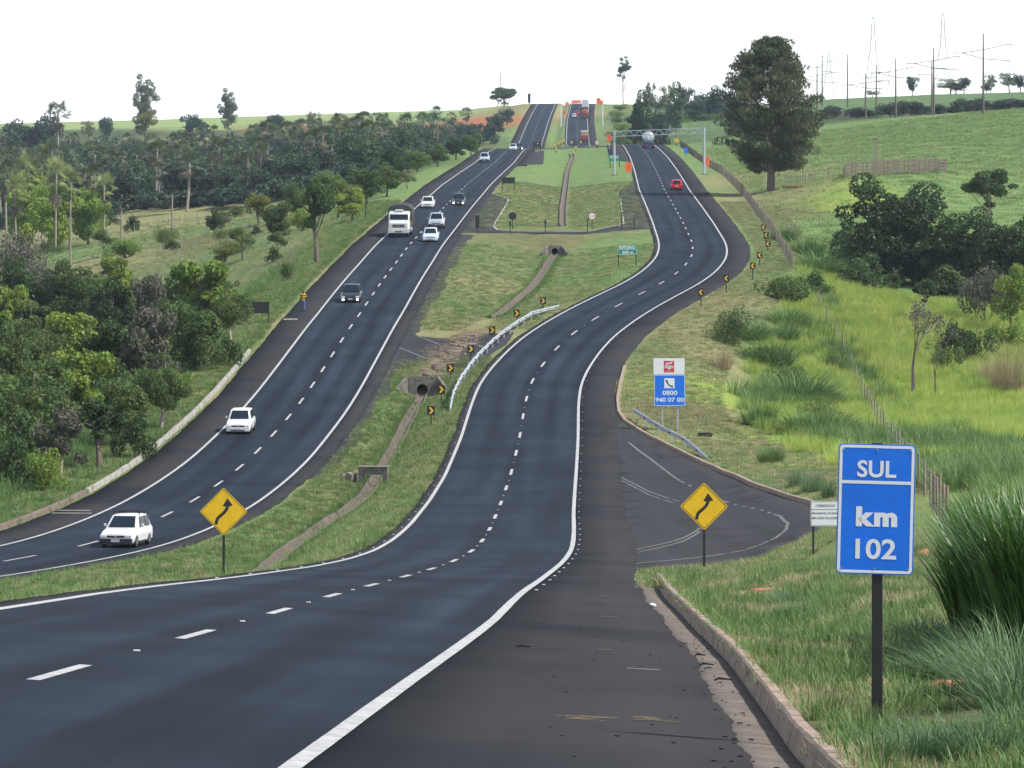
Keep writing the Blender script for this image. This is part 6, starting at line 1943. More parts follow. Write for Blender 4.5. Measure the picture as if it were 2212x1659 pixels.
for px, t, w, lb in ((60, 345, 60, 'sunlit fan palm left of the bright creepers'), (120, 352, 58, 'sunlit fan palm between the creeper-hung trees'), (150, 372, 56, 'low sunlit fan palm above the middle creeper-hung tree'), (225, 385, 60, 'sunlit fan palm right of the creeper-hung trees'), (35, 385, 56, 'low sunlit fan palm at the left creeper-hung tree')):
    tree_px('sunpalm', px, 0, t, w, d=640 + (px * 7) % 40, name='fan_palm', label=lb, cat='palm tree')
tree_px('grey', 30, 0, 478, 150, d=560, name='grey_thicket', label='grey-brown twiggy thicket at the left edge', cat='shrub')
# dense valley wood: palms and broad trees
cnt = 0
spots = []
g = np.random.default_rng(5)
for tries in range(16000):
    Y = g.uniform(745, 1400)
    px = g.uniform(-60, 1060)
    x = (px - CX) / F * Y
    if x > float(I(Y, XL)) - 21: continue
    # keep the meadow and track clear
    front = np.interp(px, [0, 200, 300, 420, 560, 700, 860, 1000], [760, 770, 800, 790, 740, 760, 770, 900])
    if Y < front: continue
    sp = 6.6 if Y < 900 else 7.6
    if any((x - a) ** 2 + ((Y - b) * .55) ** 2 < sp ** 2 for a, b in spots): continue
    spots.append((x, Y))
print('forest spots', len(spots))
n_palm = n_tree = 0
g.shuffle(spots)
for i, (x, Y) in enumerate(spots):
    px = CX + x / Y * F
    p = gp(x, Y)
    if g.random() < (.38 if px > 150 else .3) and n_palm < 150:
        n_palm += 1
        h = g.uniform(.7, 1.0)
        place('palm%d' % g.integers(3), p, h, h * g.uniform(1.0, 1.3), name='fan_palm', label='fan palm in the dense valley wood', cat='palm tree', group='palms of the valley wood')
    elif n_tree < 298:
        n_tree += 1
        h = g.uniform(.6, 1.0) * (.8 if px > 800 else 1.0)
        k_ = 'far%d' % g.choice(3, p=[.45, .35, .2])
        place(k_, p, h, g.uniform(.9, 1.25), name='forest_tree', label='dark broad-leaved tree in the dense valley wood', group='trees of the valley wood')
# low growth filling the wood floor
def under(n, y0, y1, px0, px1, seed, smin, smax, label, cond, meshes):
    g = np.random.default_rng(seed)
    Y = g.uniform(y0, y1, n); px = g.uniform(px0, px1, n)
    X = (px - CX) / F * Y
    ok = cond(X, Y, px)
    return X[ok], Y[ok], g.uniform(smin, smax, ok.sum())
# belt along the left carriageway, from near to far
_lt = [(683, 567, 385, 88, 'fork', 'dark two-stemmed tree on the left verge below the truck'), (600, 520, 425, 80, 'round2', 'light green tree left of the two-stemmed tree'), (560, 486, 415, 62, 'yellow', 'yellowish tree at the edge of the green meadow'), (465, 508, 450, 52, 'round1', 'small dark round tree in the green meadow'), (222, 556, 497, 50, 'airy', 'small tree beside the wooden power pole'), (522, 562, 492, 66, 'airy', 'open small tree in the meadow above the big roadside bushes'), (600, 560, 500, 44, 'airy', 'thin small tree left of the two-stemmed trunk'), (370, 540, 515, 36, 'bush1', 'low bush in the green meadow'), (620, 605, 556, 30, 'bush0', 'small upright bush on the left verge'), (590, 566, 532, 40, 'bush1', 'dark low bush beside the thin small tree'),
       (730, 470, 378, 90, 'round0', 'broad tree behind the two-stemmed tree'), (760, 480, 402, 80, 'light', 'bright green bush by the roadside post'), (790, 442, 352, 90, 'round2', 'rounded tree above the roadside post'), (835, 425, 350, 80, 'round0', 'rounded tree on the left verge beside the white sedan'), (880, 408, 362, 46, 'skyline_pale', 'pale round tree at the edge of the left verge'), (850, 395, 325, 80, 'round1', 'dark tree behind the pale round verge tree'), (900, 372, 318, 70, 'round2', 'green tree further up the left verge'), (945, 360, 310, 64, 'round0', 'fourth tree up the left verge'), (985, 345, 298, 56, 'round1', 'dark tree up the left verge near the lone silver pickup'), (1018, 335, 282, 50, 'round2', 'green tree high on the left verge'), (700, 430, 360, 90, 'round2', 'rounded green tree deeper in the left belt'), (640, 470, 392, 70, 'round0', 'tree at the inner edge of the left belt'), (650, 500, 440, 56, 'bush2', 'low bright bush below the left belt'), (1070, 292, 236, 56, 'far0', 'dark tree left of the far road'), (1060, 312, 262, 50, 'far1', 'bushy dark tree below the spreading tree by the far road'), (1095, 270, 225, 40, 'far0', 'small dark tree on the bank left of the far road')]
for px, b, t, w, kk, lb in _lt:
    tree_px(kk, px, b, t, w, name='verge_tree', label=lb)
g = np.random.default_rng(77)
for i in range(46):
    Y = g.uniform(430, 730)
    x = g.uniform(-78, float(I(Y, XL)) - 14)
    px = CX + x / Y * F
    if Y < np.interp(px, [0, 150, 250, 330, 420, 520], [600, 560, 500, 470, 450, 420]): continue
    k_ = ['bush0', 'bush1', 'bush2', 'airy', 'grey', 'broom', 'yellow'][g.integers(7)]
    h = g.uniform(1.2, 3.4)
    place(k_, gp(x, Y), h / PROTO[k_][1], g.uniform(.8, 1.3) * h / PROTO[k_][1], name='meadow_shrub', label='low shrub scattered over the left meadow', cat='shrub', group='shrubs of the left meadow')
tree_px('umbrella', 1090, 0, 191, 80, d=1500, name='spreading_tree', label='spreading open tree on the skyline left of the far road')
tree_px('poplar', 1075, 0, 142, 50, d=1520, name='bare_tree', label='tall leafless tree rising behind the spreading skyline tree')
# big roadside bushes, left foreground
_lb = [(455, 715, 548, 190, 'round1', 'large dark bush right behind the black sign board'), (500, 745, 600, 100, 'round0', 'bush nearest the black sign board'), (420, 800, 640, 150, 'round2', 'tall bush in the middle of the roadside thicket'), (330, 850, 660, 150, 'round0', 'leafy bush with pale tips in the roadside thicket'), (345, 925, 755, 130, 'round1', 'dark glossy bush closest to the white kerb'), (270, 960, 800, 130, 'round2', 'bush left of the dark glossy one'), (250, 870, 690, 130, 'fork', 'dense bush deep in the roadside thicket'), (180, 930, 745, 150, 'round0', 'broad bush left in the roadside thicket'), (90, 960, 770, 160, 'round1', 'dark bush near the left edge'), (20, 1000, 815, 150, 'round2', 'bush at the left edge above the kerb'), (130, 1030, 880, 130, 'round0', 'lower bush near the left edge'), (215, 1010, 860, 120, 'fork', 'small-leaved bush above the brown kerb'), (40, 1055, 935, 110, 'bush1', 'dark low bush at the left edge by the kerb'), (95, 1060, 960, 90, 'bush2', 'pale low bush by the brown kerb'), (160, 840, 660, 150, 'round1', 'dark crown behind the left thicket'), (60, 850, 640, 150, 'round2', 'green crown behind the left thicket'), (250, 770, 600, 130, 'round1', 'dark crown at the back of the thicket'), (320, 740, 590, 110, 'round2', 'mid green crown at the back of the thicket'), (370, 710, 590, 100, 'bush1', 'low dark crown at the back of the thicket'), (150, 730, 560, 140, 'round0', 'crown at the back left of the thicket'), (40, 740, 555, 150, 'round1', 'large crown at the left edge of the thicket'), (250, 660, 545, 90, 'round1', 'flat-topped dark tree beside the sandy patch'), (80, 660, 545, 110, 'grey', 'grey leafless crown at the back left'), (0, 900, 700, 150, 'round0', 'big crown cut by the left edge'), (300, 990, 890, 90, 'bush1', 'low dark bush above the white kerb'), (385, 860, 790, 80, 'bush2', 'light bush between the dark ones above the kerb'), (440, 800, 735, 80, 'bush0', 'bush above the middle of the white kerb'), (490, 790, 720, 60, 'bush1', 'bush near the upper end of the white kerb'), (0, 800, 600, 130, 'round2', 'crown at the very left above the big one')]
_alt = ['round3', 'round4', None, 'round5', 'round4', None, None]
broad('round3', 210, 7, 6.5, .22, 5200, .42, .26, L_LIGHT, ncl=30, low=0.0, clr=.24, shell=.5)
broad('round4', 211, 8, 6.0, .24, 9000, .22, .13, L_MID, M_PALEBARK, ncl=22, low=.08, clr=.34, shell=.4)
broad('round5', 212, 7, 7.5, .24, 6500, .34, .18, L_GREY, M_PALEBARK, ncl=26, low=.02, clr=.26)
for i, (px, b, t, w, kk, lb) in enumerate(_lb):
    if kk.startswith('round') and _alt[i % 7]: kk = _alt[i % 7]
    tree_px(kk, px, b, t, w, name='roadside_bush', label=lb, cat='bush')
for i, (px, b, t) in enumerate(((60, 990, 905), (330, 640, 585), (230, 745, 655))):
    tree_px('dead_shrub', px, b, t, name='dead_branch', label=('pale dead branches in the thicket at the left edge', 'thin dead shrub by the sandy patch', 'grey dead twigs at the back of the thicket')[i], cat='shrub')

# ------------------------------------------------------------------ poles, pylons, fences, corral
def power_pole(px, base, top, label, d=None, arms=True, zig=False):
    p = hit(px, base) if d is None else at(px, d)
    k = p.y / F
    h = (HY - top) * k - p.z
    o = empty('power_pole', tuple(p), label=label, cat='power pole')
    M_ = M_CONC if arms else M_WOOD
    MB().tube([(0, 0, -.5), (0, 0, h)], [.26 if arms else .16, .12 if arms else .12], 8).build('pole', M_DARKWOOD if arms else M_WOOD, o, smooth=50)
    if arms:
        if zig:
            for z0_, z1_, s in ((.76, .87, 1), (.76, .83, -1), (.72, .80, -1)) : pass
            MB().bar((0, 0, h * .80), (4.2, 0, h * .86), .14).build('arm', M_DARKWOOD, o); MB().bar((4.2, 0, h * .86), (5.8, 0, h * .863), .14).build('arm', M_DARKWOOD, o)
            MB().bar((0, 0, h * .80), (-4.2, 0, h * .76), .14).build('arm', M_DARKWOOD, o); MB().bar((-4.2, 0, h * .76), (-5.8, 0, h * .763), .14).build('arm', M_DARKWOOD, o)
            MB().bar((-4.2, 0, h * .76), (0, 0, h * .69), .14).build('arm', M_DARKWOOD, o); MB().bar((0, 0, h * .69), (5.4, 0, h * .665), .14).build('arm', M_DARKWOOD, o)
            ends = ((5.6, .86), (-5.6, .76), (5.2, .665))
        else:
            ends = ((3.4, .85), (-3.6, .74), (3.4, .66))
            for ex, ez in ends: MB().bar((0, 0, h * ez + .1), (ex, 0, h * ez), .14).build('arm', M_DARKWOOD, o)
        for ex, ez in ends: MB().tube([(ex, 0, h * ez), (ex, 0, h * ez - 1.6)], .07, 6).build('insulator', M_GALV, o)
    return o, h, p
_pp = [(2124, 265, 72, 830, True, 'nearest and tallest zigzag-armed power pole on the right ridge'), (2017, 0, 102, 900, True, 'second zigzag-armed power pole right of the lattice pylon'), (2013, 0, 130, 990, False, 'straight-armed pole just left of the second zigzag pole'), (1935, 0, 127, 960, True, 'third zigzag-armed pole in the middle of the skyline'), (1870, 0, 160, 1010, True, 'small zigzag-armed pole near the left pylon'), (1893, 0, 140, 1080, False, 'straight-armed pole in front of the middle lattice pylon'), (1831, 0, 117, 1200, False, 'straight-armed pole left of the middle lattice pylon'), (1776, 0, 117, 1250, False, 'straight-armed pole beside the leftmost lattice pylon'), (1765, 0, 140, 1100, True, 'zigzag-armed pole right of the big pine')]
for px, b, t, d, z, lb in _pp: power_pole(px, b, t, lb, d=d, zig=z)
def pylon(px, top, d, label, w=5.2):
    p = at(px, d)
    h = (HY - top) * d / F - p.z
    o = empty('lattice_pylon', tuple(p), label=label, cat='pylon')
    M_ = mat('pale_steel', (.40, .42, .44), .5, .1)
    def half(z): return w / 2 * (1 - z / h) ** 1.0 * .92 + .22 if z < h * .6 else w / 2 * .4 * .92 * max(0, 1 - (z - h * .6) / (h * .42)) * .55 + .3
    zs = list(np.linspace(0, h * .6, 6)) + list(np.linspace(h * .66, h, 7))
    for sx in (-1, 1):
        for sy in (-1, 1):
            mb = MB()
            for a, b in zip(zs[:-1], zs[1:]): mb.bar((sx * half(a), sy * half(a), a), (sx * half(b), sy * half(b), b), .12)
            mb.build('leg', M_, o)
    for sy in (-1, 1):
        mb = MB()
        for a, b in zip(zs[:-1], zs[1:]):
            mb.bar((-half(a), sy * half(a), a), (half(b), sy * half(b), b), .065); mb.bar((half(a), sy * half(a), a), (-half(b), sy * half(b), b), .065)
        mb.build('bracing', M_, o)
    for ex, ez in ((4.2, .80), (-4.0, .87), (-4.0, .72)):
        MB().bar((0, 0, h * ez + .6), (ex, 0, h * ez), .16).bar((0, 0, h * ez - .4), (ex, 0, h * ez), .12).build('arm', M_, o)
        MB().tube([(ex, 0, h * ez), (ex, 0, h * ez - 2)], .09, 6).build('insulator', M_GALV, o)
pylon(2037, 26, 1420, 'right and tallest lattice pylon on the skyline', 5.6)
pylon(1886, 34, 1420, 'middle lattice pylon on the skyline', 5.6)
pylon(1790, 108, 1750, 'leftmost and smallest lattice pylon on the skyline', 5.6)
# slim masts behind the red cut
for i, px in enumerate((966, 978, 990, 1002, 1013, 1022)):
    d = 1750
    p = at(px, d)
    h = (HY - (212 + (i * 5) % 11)) * d / F - p.z
    o = empty('slim_mast', tuple(p), label='thin distant mast on the left skyline by the red earth cut', cat='mast', group='masts by the red cut')
    MB().tube([(0, 0, -.4), (0, 0, h)], [.09, .05], 6).build('mast', M_GALV, o)
    MB().bar((-.5, 0, h * .96), (.5, 0, h * .96), .07).build('crossbar', M_GALV, o)
# left power line with sagging wires
lp_ = []
for px, b, t, lb in ((152, 573, 432, 'grey wooden power pole standing in the left meadow'), (262, 525, 455, 'shorter pole right of the grey power pole'), (372, 500, 420, 'thin far pole at the pale track')):
    o, h, p = power_pole(px, b, t, lb, arms=False)
    MB().bar((-.6, 0, h - .3), (.6, 0, h - .3), .09).build('crossarm', M_WOOD, o)
    lp_.append(p + Vector((0, 0, h)))
# fences
def fence(P, step, ph, label, m=M_WOOD, w=.13, wires=3, jitter=.12):
    root = empty('fence', tuple(P[0]), label=label, cat='fence')
    lo = P[0]
    pts = []
    for a, b in zip(P[:-1], P[1:]):
        n = max(1, int((b - a).length / step))
        for k in range(n):
            q = a.lerp(b, k / n); pts.append(gp(q.x, q.y))
    pts.append(gp(P[-1].x, P[-1].y))
    for q in pts:
        h = ph * random.uniform(1 - jitter, 1 + jitter)
        r = q - lo
        MB().tube([r + Vector((0, 0, -.3)), r + Vector((random.uniform(-.04, .04), 0, h))], [w / 2 * random.uniform(.8, 1.25), w / 2 * .85], 6).build('post', m, root)
    for k in range(wires):
        MB().tube([q - lo + Vector((0, .06, ph * (.35 + .27 * k))) for q in pts], .006, 4).build('wire', M_GALV, root)
    return root
fence(px_path([(1560, 378), (1575, 392), (1600, 417), (1625, 450), (1650, 485), (1680, 525), (1712, 578)]), 2.0, 1.5, 'close-set grey post fence running up the outer verge to the pine', M_WOOD, .15)
fence(px_path([(1768, 668), (1805, 735), (1838, 800), (1862, 855), (1880, 890), (1902, 935), (1935, 985), (1975, 1045), (2010, 1095), (2045, 1150)]), 7.5, 1.6, 'wire fence on thin grey posts crossing the bright grass below the bend', M_WOOD, .14)
fence(px_path([(1675, 408), (1700, 402), (1760, 394), (1822, 386)]), 3.4, 1.5, 'low post and wire fence between the pine and the cattle pen', M_WOOD, .15, 2)
fence(px_path([(1470, 318), (1500, 340), (1530, 360), (1558, 376)]), 3.0, 1.4, 'post fence beyond the gantry on the right verge', M_DARKWOOD, .17)
fence(px_path([(1700, 500), (1722, 492), (1770, 490)]), 6.0, 1.3, 'two or three lone posts in the pasture by the bend', M_WOOD, .15, 1)
fence(px_path([(290, 500), (340, 492), (400, 480), (450, 470)]), 4.0, 1.3, 'pale fence along the dry track in the left meadow', M_WOOD, .16, 1)
# cattle pen
M_GREYWOOD = mat('silvered_wood', (.13, .12, .11), .9, col2=(.24, .225, .205), scale=4, stretch=(1, 1, 5))
A, B = hit(1826, 386), hit(2030, 374)
pen = empty('cattle_pen', tuple(A), label='grey plank cattle pen on the pasture right of the pine', cat='cattle pen')
n = 10
qs = [gp(*A.lerp(B, t).xy) - A for t in np.linspace(0, 1, n)]
back_ = [gp(*(A.lerp(B, t) + Vector((1.5, 7, 0))).xy) - A for t in np.linspace(0, 1, n)]
for row in (qs, back_):
    for q in row: MB().box(q.x - .12, q.x + .12, q.y - .12, q.y + .12, q.z - .3, q.z + 2.0).build('post', M_WOOD, pen)
    for a, b in zip(row[:-1], row[1:]):
        for z in (.4, .85, 1.3, 1.75): MB().bar(a + Vector((0, -.15, z)), b + Vector((0, -.15, z)), .05, .15).build('rail', M_DARKWOOD, pen)
for i_ in (0, n - 1):
    for z in (.35, .75, 1.15, 1.55, 1.85): MB().bar(qs[i_] + Vector((0, 0, z)), back_[i_] + Vector((0, 0, z)), .05, .17).build('rail', M_DARKWOOD, pen)
tp = empty('loading_post', tuple(gp(*A.lerp(B, .31).xy)), label='tall twin post rising from the middle of the cattle pen', cat='post')
kk_ = A.y / F
for sx in (-.16, .16): MB().box(sx - .08, sx + .08, -.42, -.25, -.3, 84 * kk_).build('upright', M_WOOD, tp)
MB().box(-.4, .4, -.45, -.4, 80 * kk_, 82 * kk_).build('crosspiece', M_DARKWOOD, tp)
tr_ = empty('feed_trough', tuple(hit(1715, 408)), label='low rusty trough on the ground right of the pine trunk', cat='trough')
MB().box(-1.6, 1.6, -.3, .3, .1, .4).build('trough', M_RUST, tr_, bevel=.03)

# ------------------------------------------------------------------ grasses
def scatter(name, pts, scl, meshes, label, cat='grass', flat_rot=True, seed=0):
    """one ground-cover object: tufts set on the given points by geometry nodes"""
    g = np.random.default_rng(seed)
    me = bpy.data.meshes.new(name)
    me.vertices.add(len(pts))
    me.vertices.foreach_set('co', np.asarray(pts, np.float32).ravel())
    a = me.attributes.new('scl', 'FLOAT', 'POINT'); a.data.foreach_set('value', np.asarray(scl, np.float32))
    a = me.attributes.new('rot', 'FLOAT_VECTOR', 'POINT')
    rr = np.zeros((len(pts), 3), np.float32); rr[:, 2] = g.uniform(0, 6.283, len(pts)); rr[:, :2] = g.normal(0, .1, (len(pts), 2))
    a.data.foreach_set('vector', rr.ravel())
    a = me.attributes.new('vid', 'INT', 'POINT'); a.data.foreach_set('value', g.integers(0, len(meshes), len(pts)).astype(np.int32))
    o = link(name, me)
    col = bpy.data.collections.new(name + '_tufts')
    for i, m in enumerate(meshes):
        po = bpy.data.objects.new('%s_tuft_%02d' % (name, i), m)
        col.objects.link(po)
    ng = bpy.data.node_groups.new(name, 'GeometryNodeTree')
    ng.interface.new_socket('Geometry', in_out='INPUT', socket_type='NodeSocketGeometry')
    ng.interface.new_socket('Geometry', in_out='OUTPUT', socket_type='NodeSocketGeometry')
    N, Lk = ng.nodes, ng.links
    gi, go = N.new('NodeGroupInput'), N.new('NodeGroupOutput')
    m2p = N.new('GeometryNodeMeshToPoints')
    iop = N.new('GeometryNodeInstanceOnPoints')
    ci = N.new('GeometryNodeCollectionInfo')
    ci.inputs['Collection'].default_value = col
    ci.inputs['Separate Children'].default_value = True
    ci.inputs['Reset Children'].default_value = True
    iop.inputs['Pick Instance'].default_value = True
    def attr(nm, dt):
        x = N.new('GeometryNodeInputNamedAttribute'); x.data_type = dt; x.inputs['Name'].default_value = nm
        return x.outputs['Attribute']
    e2r = N.new('FunctionNodeEulerToRotation')
    Lk.new(attr('rot', 'FLOAT_VECTOR'), e2r.inputs[0])
    Lk.new(gi.outputs[0], m2p.inputs['Mesh'])
    Lk.new(m2p.outputs[0], iop.inputs['Points'])
    Lk.new(ci.outputs[0], iop.inputs['Instance'])
    Lk.new(attr('vid', 'INT'), iop.inputs['Instance Index'])
    Lk.new(e2r.outputs[0], iop.inputs['Rotation'])
    Lk.new(attr('scl', 'FLOAT'), iop.inputs['Scale'])
    Lk.new(iop.outputs[0], go.inputs[0])
    md = o.modifiers.new('tufts', 'NODES')
    md.node_group = ng
    return tag(o, label, cat, kind='stuff')

def lift(X, Y, dz=-.02): return np.stack([X, Y, H(X, Y) + dz], 1)
front_ = lambda px: np.interp(px, [0, 200, 300, 420, 560, 700, 860, 1000], [745, 755, 785, 775, 725, 735, 745, 880])
FOL = lambda k: PROTO[k][0][1][1]
X, Y, sc_ = under(2600, 720, 1420, -80, 1080, 61, .5, 1.6, '', lambda X, Y, px: (Y > front_(px)) & (X < I(Y, XL) - 15), None)
broad('floor_far', 195, 3.2, 4.2, .1, 520, .5, .34, L_FAR, ncl=10, low=-.1, clr=.4)
broad('floor_near', 196, 2.6, 3.4, .1, 1300, .26, .17, L_MID, ncl=14, low=-.1, clr=.36)
broad('floor_dark', 197, 2.6, 3.4, .1, 1300, .26, .17, L_DARK, ncl=14, low=-.1, clr=.36)
scatter('undergrowth', lift(X, Y), sc_, [FOL('floor_far'), FOL('floor_far')], 'dark low growth covering the floor of the valley wood', 'undergrowth', seed=60)
X, Y, sc_ = under(900, 225, 520, -60, 560, 62, .5, 1.5, '', lambda X, Y, px: (X < I(Y, XL) - 13.5) & (Y < np.interp(px, [0, 150, 250, 330, 420, 520], [560, 540, 470, 430, 400, 350])), None)
scatter('undergrowth', lift(X, Y), sc_, [FOL('floor_near'), FOL('floor_dark'), FOL('floor_near')], 'leafy low growth filling the roadside thicket on the left', 'undergrowth', seed=63)
X, Y, sc_ = under(160, 425, 470, 1810, 2330, 64, .6, 1.4, '', lambda X, Y, px: X > 34, None)
scatter('undergrowth', lift(X, Y), sc_, [FOL('floor_dark'), FOL('floor_near')], 'dark low growth under the thicket on the right', 'undergrowth', seed=65)
T_SHORT = [tussock('short_tuft', 300 + i, .13, 34, G_SHORT, .012, .5, .9, 2, .4) for i in range(4)]
T_WILD = [tussock('wild_tuft', 310 + i, .3, 34, G_SHORT, .014, .35, .8, 3, .5) for i in range(3)]
T_TALL = [tussock('tall_tuft', 320 + i, .75, 46, G_TALL, .022, .8, .5, 3, .35) for i in range(4)]
T_BLUE = [tussock('blue_tuft', 330 + i, .8, 70, G_FIELD, .024, .9, .8, 4, .6) for i in range(3)]
G_PAST = leaf_mat('grass_pasture', (.11, .18, .055), (.22, .28, .11), trans=.35, nscale=.08)
T_PAST = [tussock('pasture_tuft', 340 + i, .22, 30, G_PAST, .035, 1.2, 1.0, 2, .4) for i in range(3)]
T_DRYG = [tussock('dry_tuft', 345 + i, .16, 30, G_DRY, .012, .5, 1.0, 2, .4) for i in range(3)]
def rnd(n, x0, x1, y0, y1, g): return g.uniform(x0, x1, n), g.uniform(y0, y1, n)
def noise2(X, Y, f, s):
    return np.sin(X * f + s + 1.7 * np.sin(Y * f * .7 + s)) * np.sin(Y * f * .9 - s + 1.3 * np.sin(X * f * .6 + 2 * s))
g = np.random.default_rng(21)
# right foreground verge
yy = 22 + 100 * g.random(26000) ** 1.5
u = .05 + 7.5 * g.random(26000) ** 1.1
s_ = I(yy, KS) + .2 + u
X = I(yy, XR) + s_ * I(yy, CR)
keep = (noise2(X, yy, 1.3, 1.) + .35 * g.normal(size=len(X)) > -.62) & ~((yy > 114) & (u < 4))
_bare = [hit(a, b) for a, b in ((2160, 1500), (2050, 1478), (2028, 1560), (1655, 1275), (2150, 1480), (1995, 1195), (1760, 1600), (1850, 1520), (2100, 1590), (1900, 1440), (2140, 1545))]
for i_, q in enumerate(_bare):
    keep &= ((X - q.x) / (.55 if i_ < 6 else .35)) ** 2 + ((yy - q.y) / (1.9 if i_ < 6 else 1.5)) ** 2 > g.uniform(.5, 1.3, len(X))
dry = keep & (noise2(X * 1.2, yy * .35, 1.1, 2.4) + .5 * g.normal(size=len(X)) > .35)
grn = keep & ~dry
scatter('verge_grass', lift(X[grn], yy[grn]), g.uniform(.5, 1.25, grn.sum()), T_SHORT + T_SHORT + T_WILD, 'short rough green grass on the near right verge behind the kerb', seed=1)
scatter('dry_grass', lift(X[dry], yy[dry]), g.uniform(.5, 1.1, dry.sum()), T_DRYG + T_DRYG + T_SHORT[:1], 'straw-coloured dead grass patches on the near right verge', seed=31)
# median
def median_pts(n, y0, y1, g, pw=1.0):
    Y = y0 + (y1 - y0) * g.random(n) ** pw
    a, b = I(Y, XL) + (L_IN + .15) / I(Y, CL), I(Y, XR) + (R_IN + .0) / I(Y, CR)
    X = a + (b - a) * g.random(n)
    ok = (abs(X - I(Y, XD)) > .8) & ~((Y > 319) & (Y < 341)) & ~((Y > 452) & (Y < 484)) & (X > -32 - (Y - 60) * .1)
    return X[ok], Y[ok]
X, Y = median_pts(34000, 62, 318, g, 1.1)
scatter('median_grass', lift(X, Y), g.uniform(.6, 1.5, len(X)), T_SHORT + T_SHORT + T_DRYG[:2] + T_WILD[:1], 'mown grass of the median beside the drain', seed=2)
X, Y = median_pts(17000, 341, 640, g)
scatter('median_grass', lift(X, Y), g.uniform(.9, 1.9, len(X)), T_SHORT + T_DRYG[:1], 'mown grass of the far median up to the gantry', seed=3)
# left verge strip
Y = g.uniform(176, 560, 12000); s_ = L_OUT - .45 - 5 * g.random(12000) ** 1.3
X = I(Y, XL) + s_ * I(Y, CL)
scatter('verge_grass', lift(X, Y), g.uniform(.8, 1.9, len(X)), T_SHORT + T_WILD[:2] + T_DRYG[:1], 'grass strip along the outer edge of the oncoming carriageway', seed=4)
# dead matted grass on the stone apron and along the culvert bank
Y = g.uniform(302, 342, 500); X = I(Y, XD) + g.normal(0, .9, 500)
scatter('dry_grass', lift(X, Y), g.uniform(1.0, 2.2, len(X)), T_DRYG, 'matted dead grass over the stone apron above the large culvert', seed=32)
# rough tufts leaning over the drain
Y = np.concatenate([g.uniform(140, 300, 2600), g.uniform(357, 448, 900)]); sd_ = np.where(g.random(len(Y)) < .5, -1, 1)
X = I(Y, XD) + sd_ * (.42 + .5 * g.random(len(Y)) ** 2)
scatter('drain_grass', lift(X, Y), g.uniform(.7, 1.5, len(X)), T_WILD + T_SHORT[:1], 'rough grass overhanging the edges of the median drain', seed=33)
# rank growth under the left thicket
Y = g.uniform(195, 420, 4200); s_ = L_OUT - 4 - 26 * g.random(4200)
X = I(Y, XL) + s_ * I(Y, CL)
scatter('rank_grass', lift(X, Y), g.uniform(.7, 1.6, len(X)), T_BLUE, 'rank bluish grass under the roadside thicket', seed=5)
# right verge beyond the side road
Y = g.uniform(262, 560, 12000); s_ = R_OUT + .3 + 7 * g.random(12000) ** 1.1
X = I(Y, XR) + s_ * I(Y, CR)
scatter('verge_grass', lift(X, Y), g.uniform(.7, 1.7, len(X)), T_SHORT + T_DRYG, 'dry mown grass of the outer verge round the bend', seed=6)
# corner of the side road
P_ = []
for i in range(3600):
    t = g.random(); a = _kp[3].lerp(_kp[-1], t)
    P_.append((a.x + .3 + 7 * g.random(), a.y + 3 + 16 * g.random() * (1 - .3 * t)))
P_ = np.array(P_)
scatter('verge_grass', lift(P_[:, 0], P_[:, 1]), g.uniform(.7, 1.7, len(P_)), T_SHORT + T_DRYG, 'dry grass around the tyre behind the far kerb of the side road', seed=7)
# near corner of the side road
P_ = []
for i in range(2600):
    px = g.uniform(1395, 1860)
    e_ = np.interp(px, [1395, 1440, 1600, 1659, 1692, 1734, 1799, 1860], [1233, 1228, 1214, 1201, 1184, 1169, 1128, 1132])
    q = hit(px, e_ + g.uniform(1, 42))
    P_.append((q.x, q.y))
P_ = np.array(P_)
scatter('verge_grass', lift(P_[:, 0], P_[:, 1]), g.uniform(.6, 1.4, len(P_)), T_SHORT + T_SHORT + T_DRYG[:2], 'short grass at the near corner of the side road by the yellow sign', seed=34)
# bright tall grass of the hollow at the right
n = 34000
Y = 130 + 290 * g.random(n); X = 10 + 60 * g.random(n)
px = CX + X / Y * F
edge = np.interp(Y, [110, 150, 185, 215, 240, 265, 300, 340, 380, 420], [19, 19, 20.5, 18.5, 17.5, 16.5, 17, 19.5, 25, 30])
ok = (X > edge + 1.2 * noise2(X, Y, .5, 2.)) & (px < 2330)
X, Y = X[ok], Y[ok]
sel = noise2(X * 1.6, Y * .45, .16, .6) + .35 * g.normal(size=len(X)) > .38
blue = sel & (X < 30)
scatter('tall_grass', lift(X[~blue], Y[~blue]), g.uniform(.6, 1.35, (~blue).sum()), T_TALL, 'bright yellow-green tall grass in the hollow right of the bend', seed=8)
scatter('rank_grass', lift(X[blue], Y[blue]), g.uniform(.9, 1.9, blue.sum()), T_BLUE, 'darker bluish rank grass patches in the right-hand hollow', seed=9)
# pastures, coarser
n = 16000
Y = 400 + 460 * g.random(n); X = 26 + 80 * g.random(n)
ok = (CX + X / Y * F < 2330) & (X > I(Y, XR) + 12)
scatter('pasture_grass', lift(X[ok], Y[ok]), g.uniform(.6, 1.7, ok.sum()) * (.5 + Y[ok] / 800), T_PAST, 'pasture grass on the hill right of the road', seed=10)
n = 7000
Y = 470 + 260 * g.random(n); X = -75 + 60 * g.random(n)
ok = X < I(Y, XL) - 11
scatter('meadow_grass', lift(X[ok], Y[ok]), g.uniform(.6, 1.8, ok.sum()), T_PAST + T_WILD + T_DRYG, 'green meadow grass left of the oncoming carriageway', seed=11)
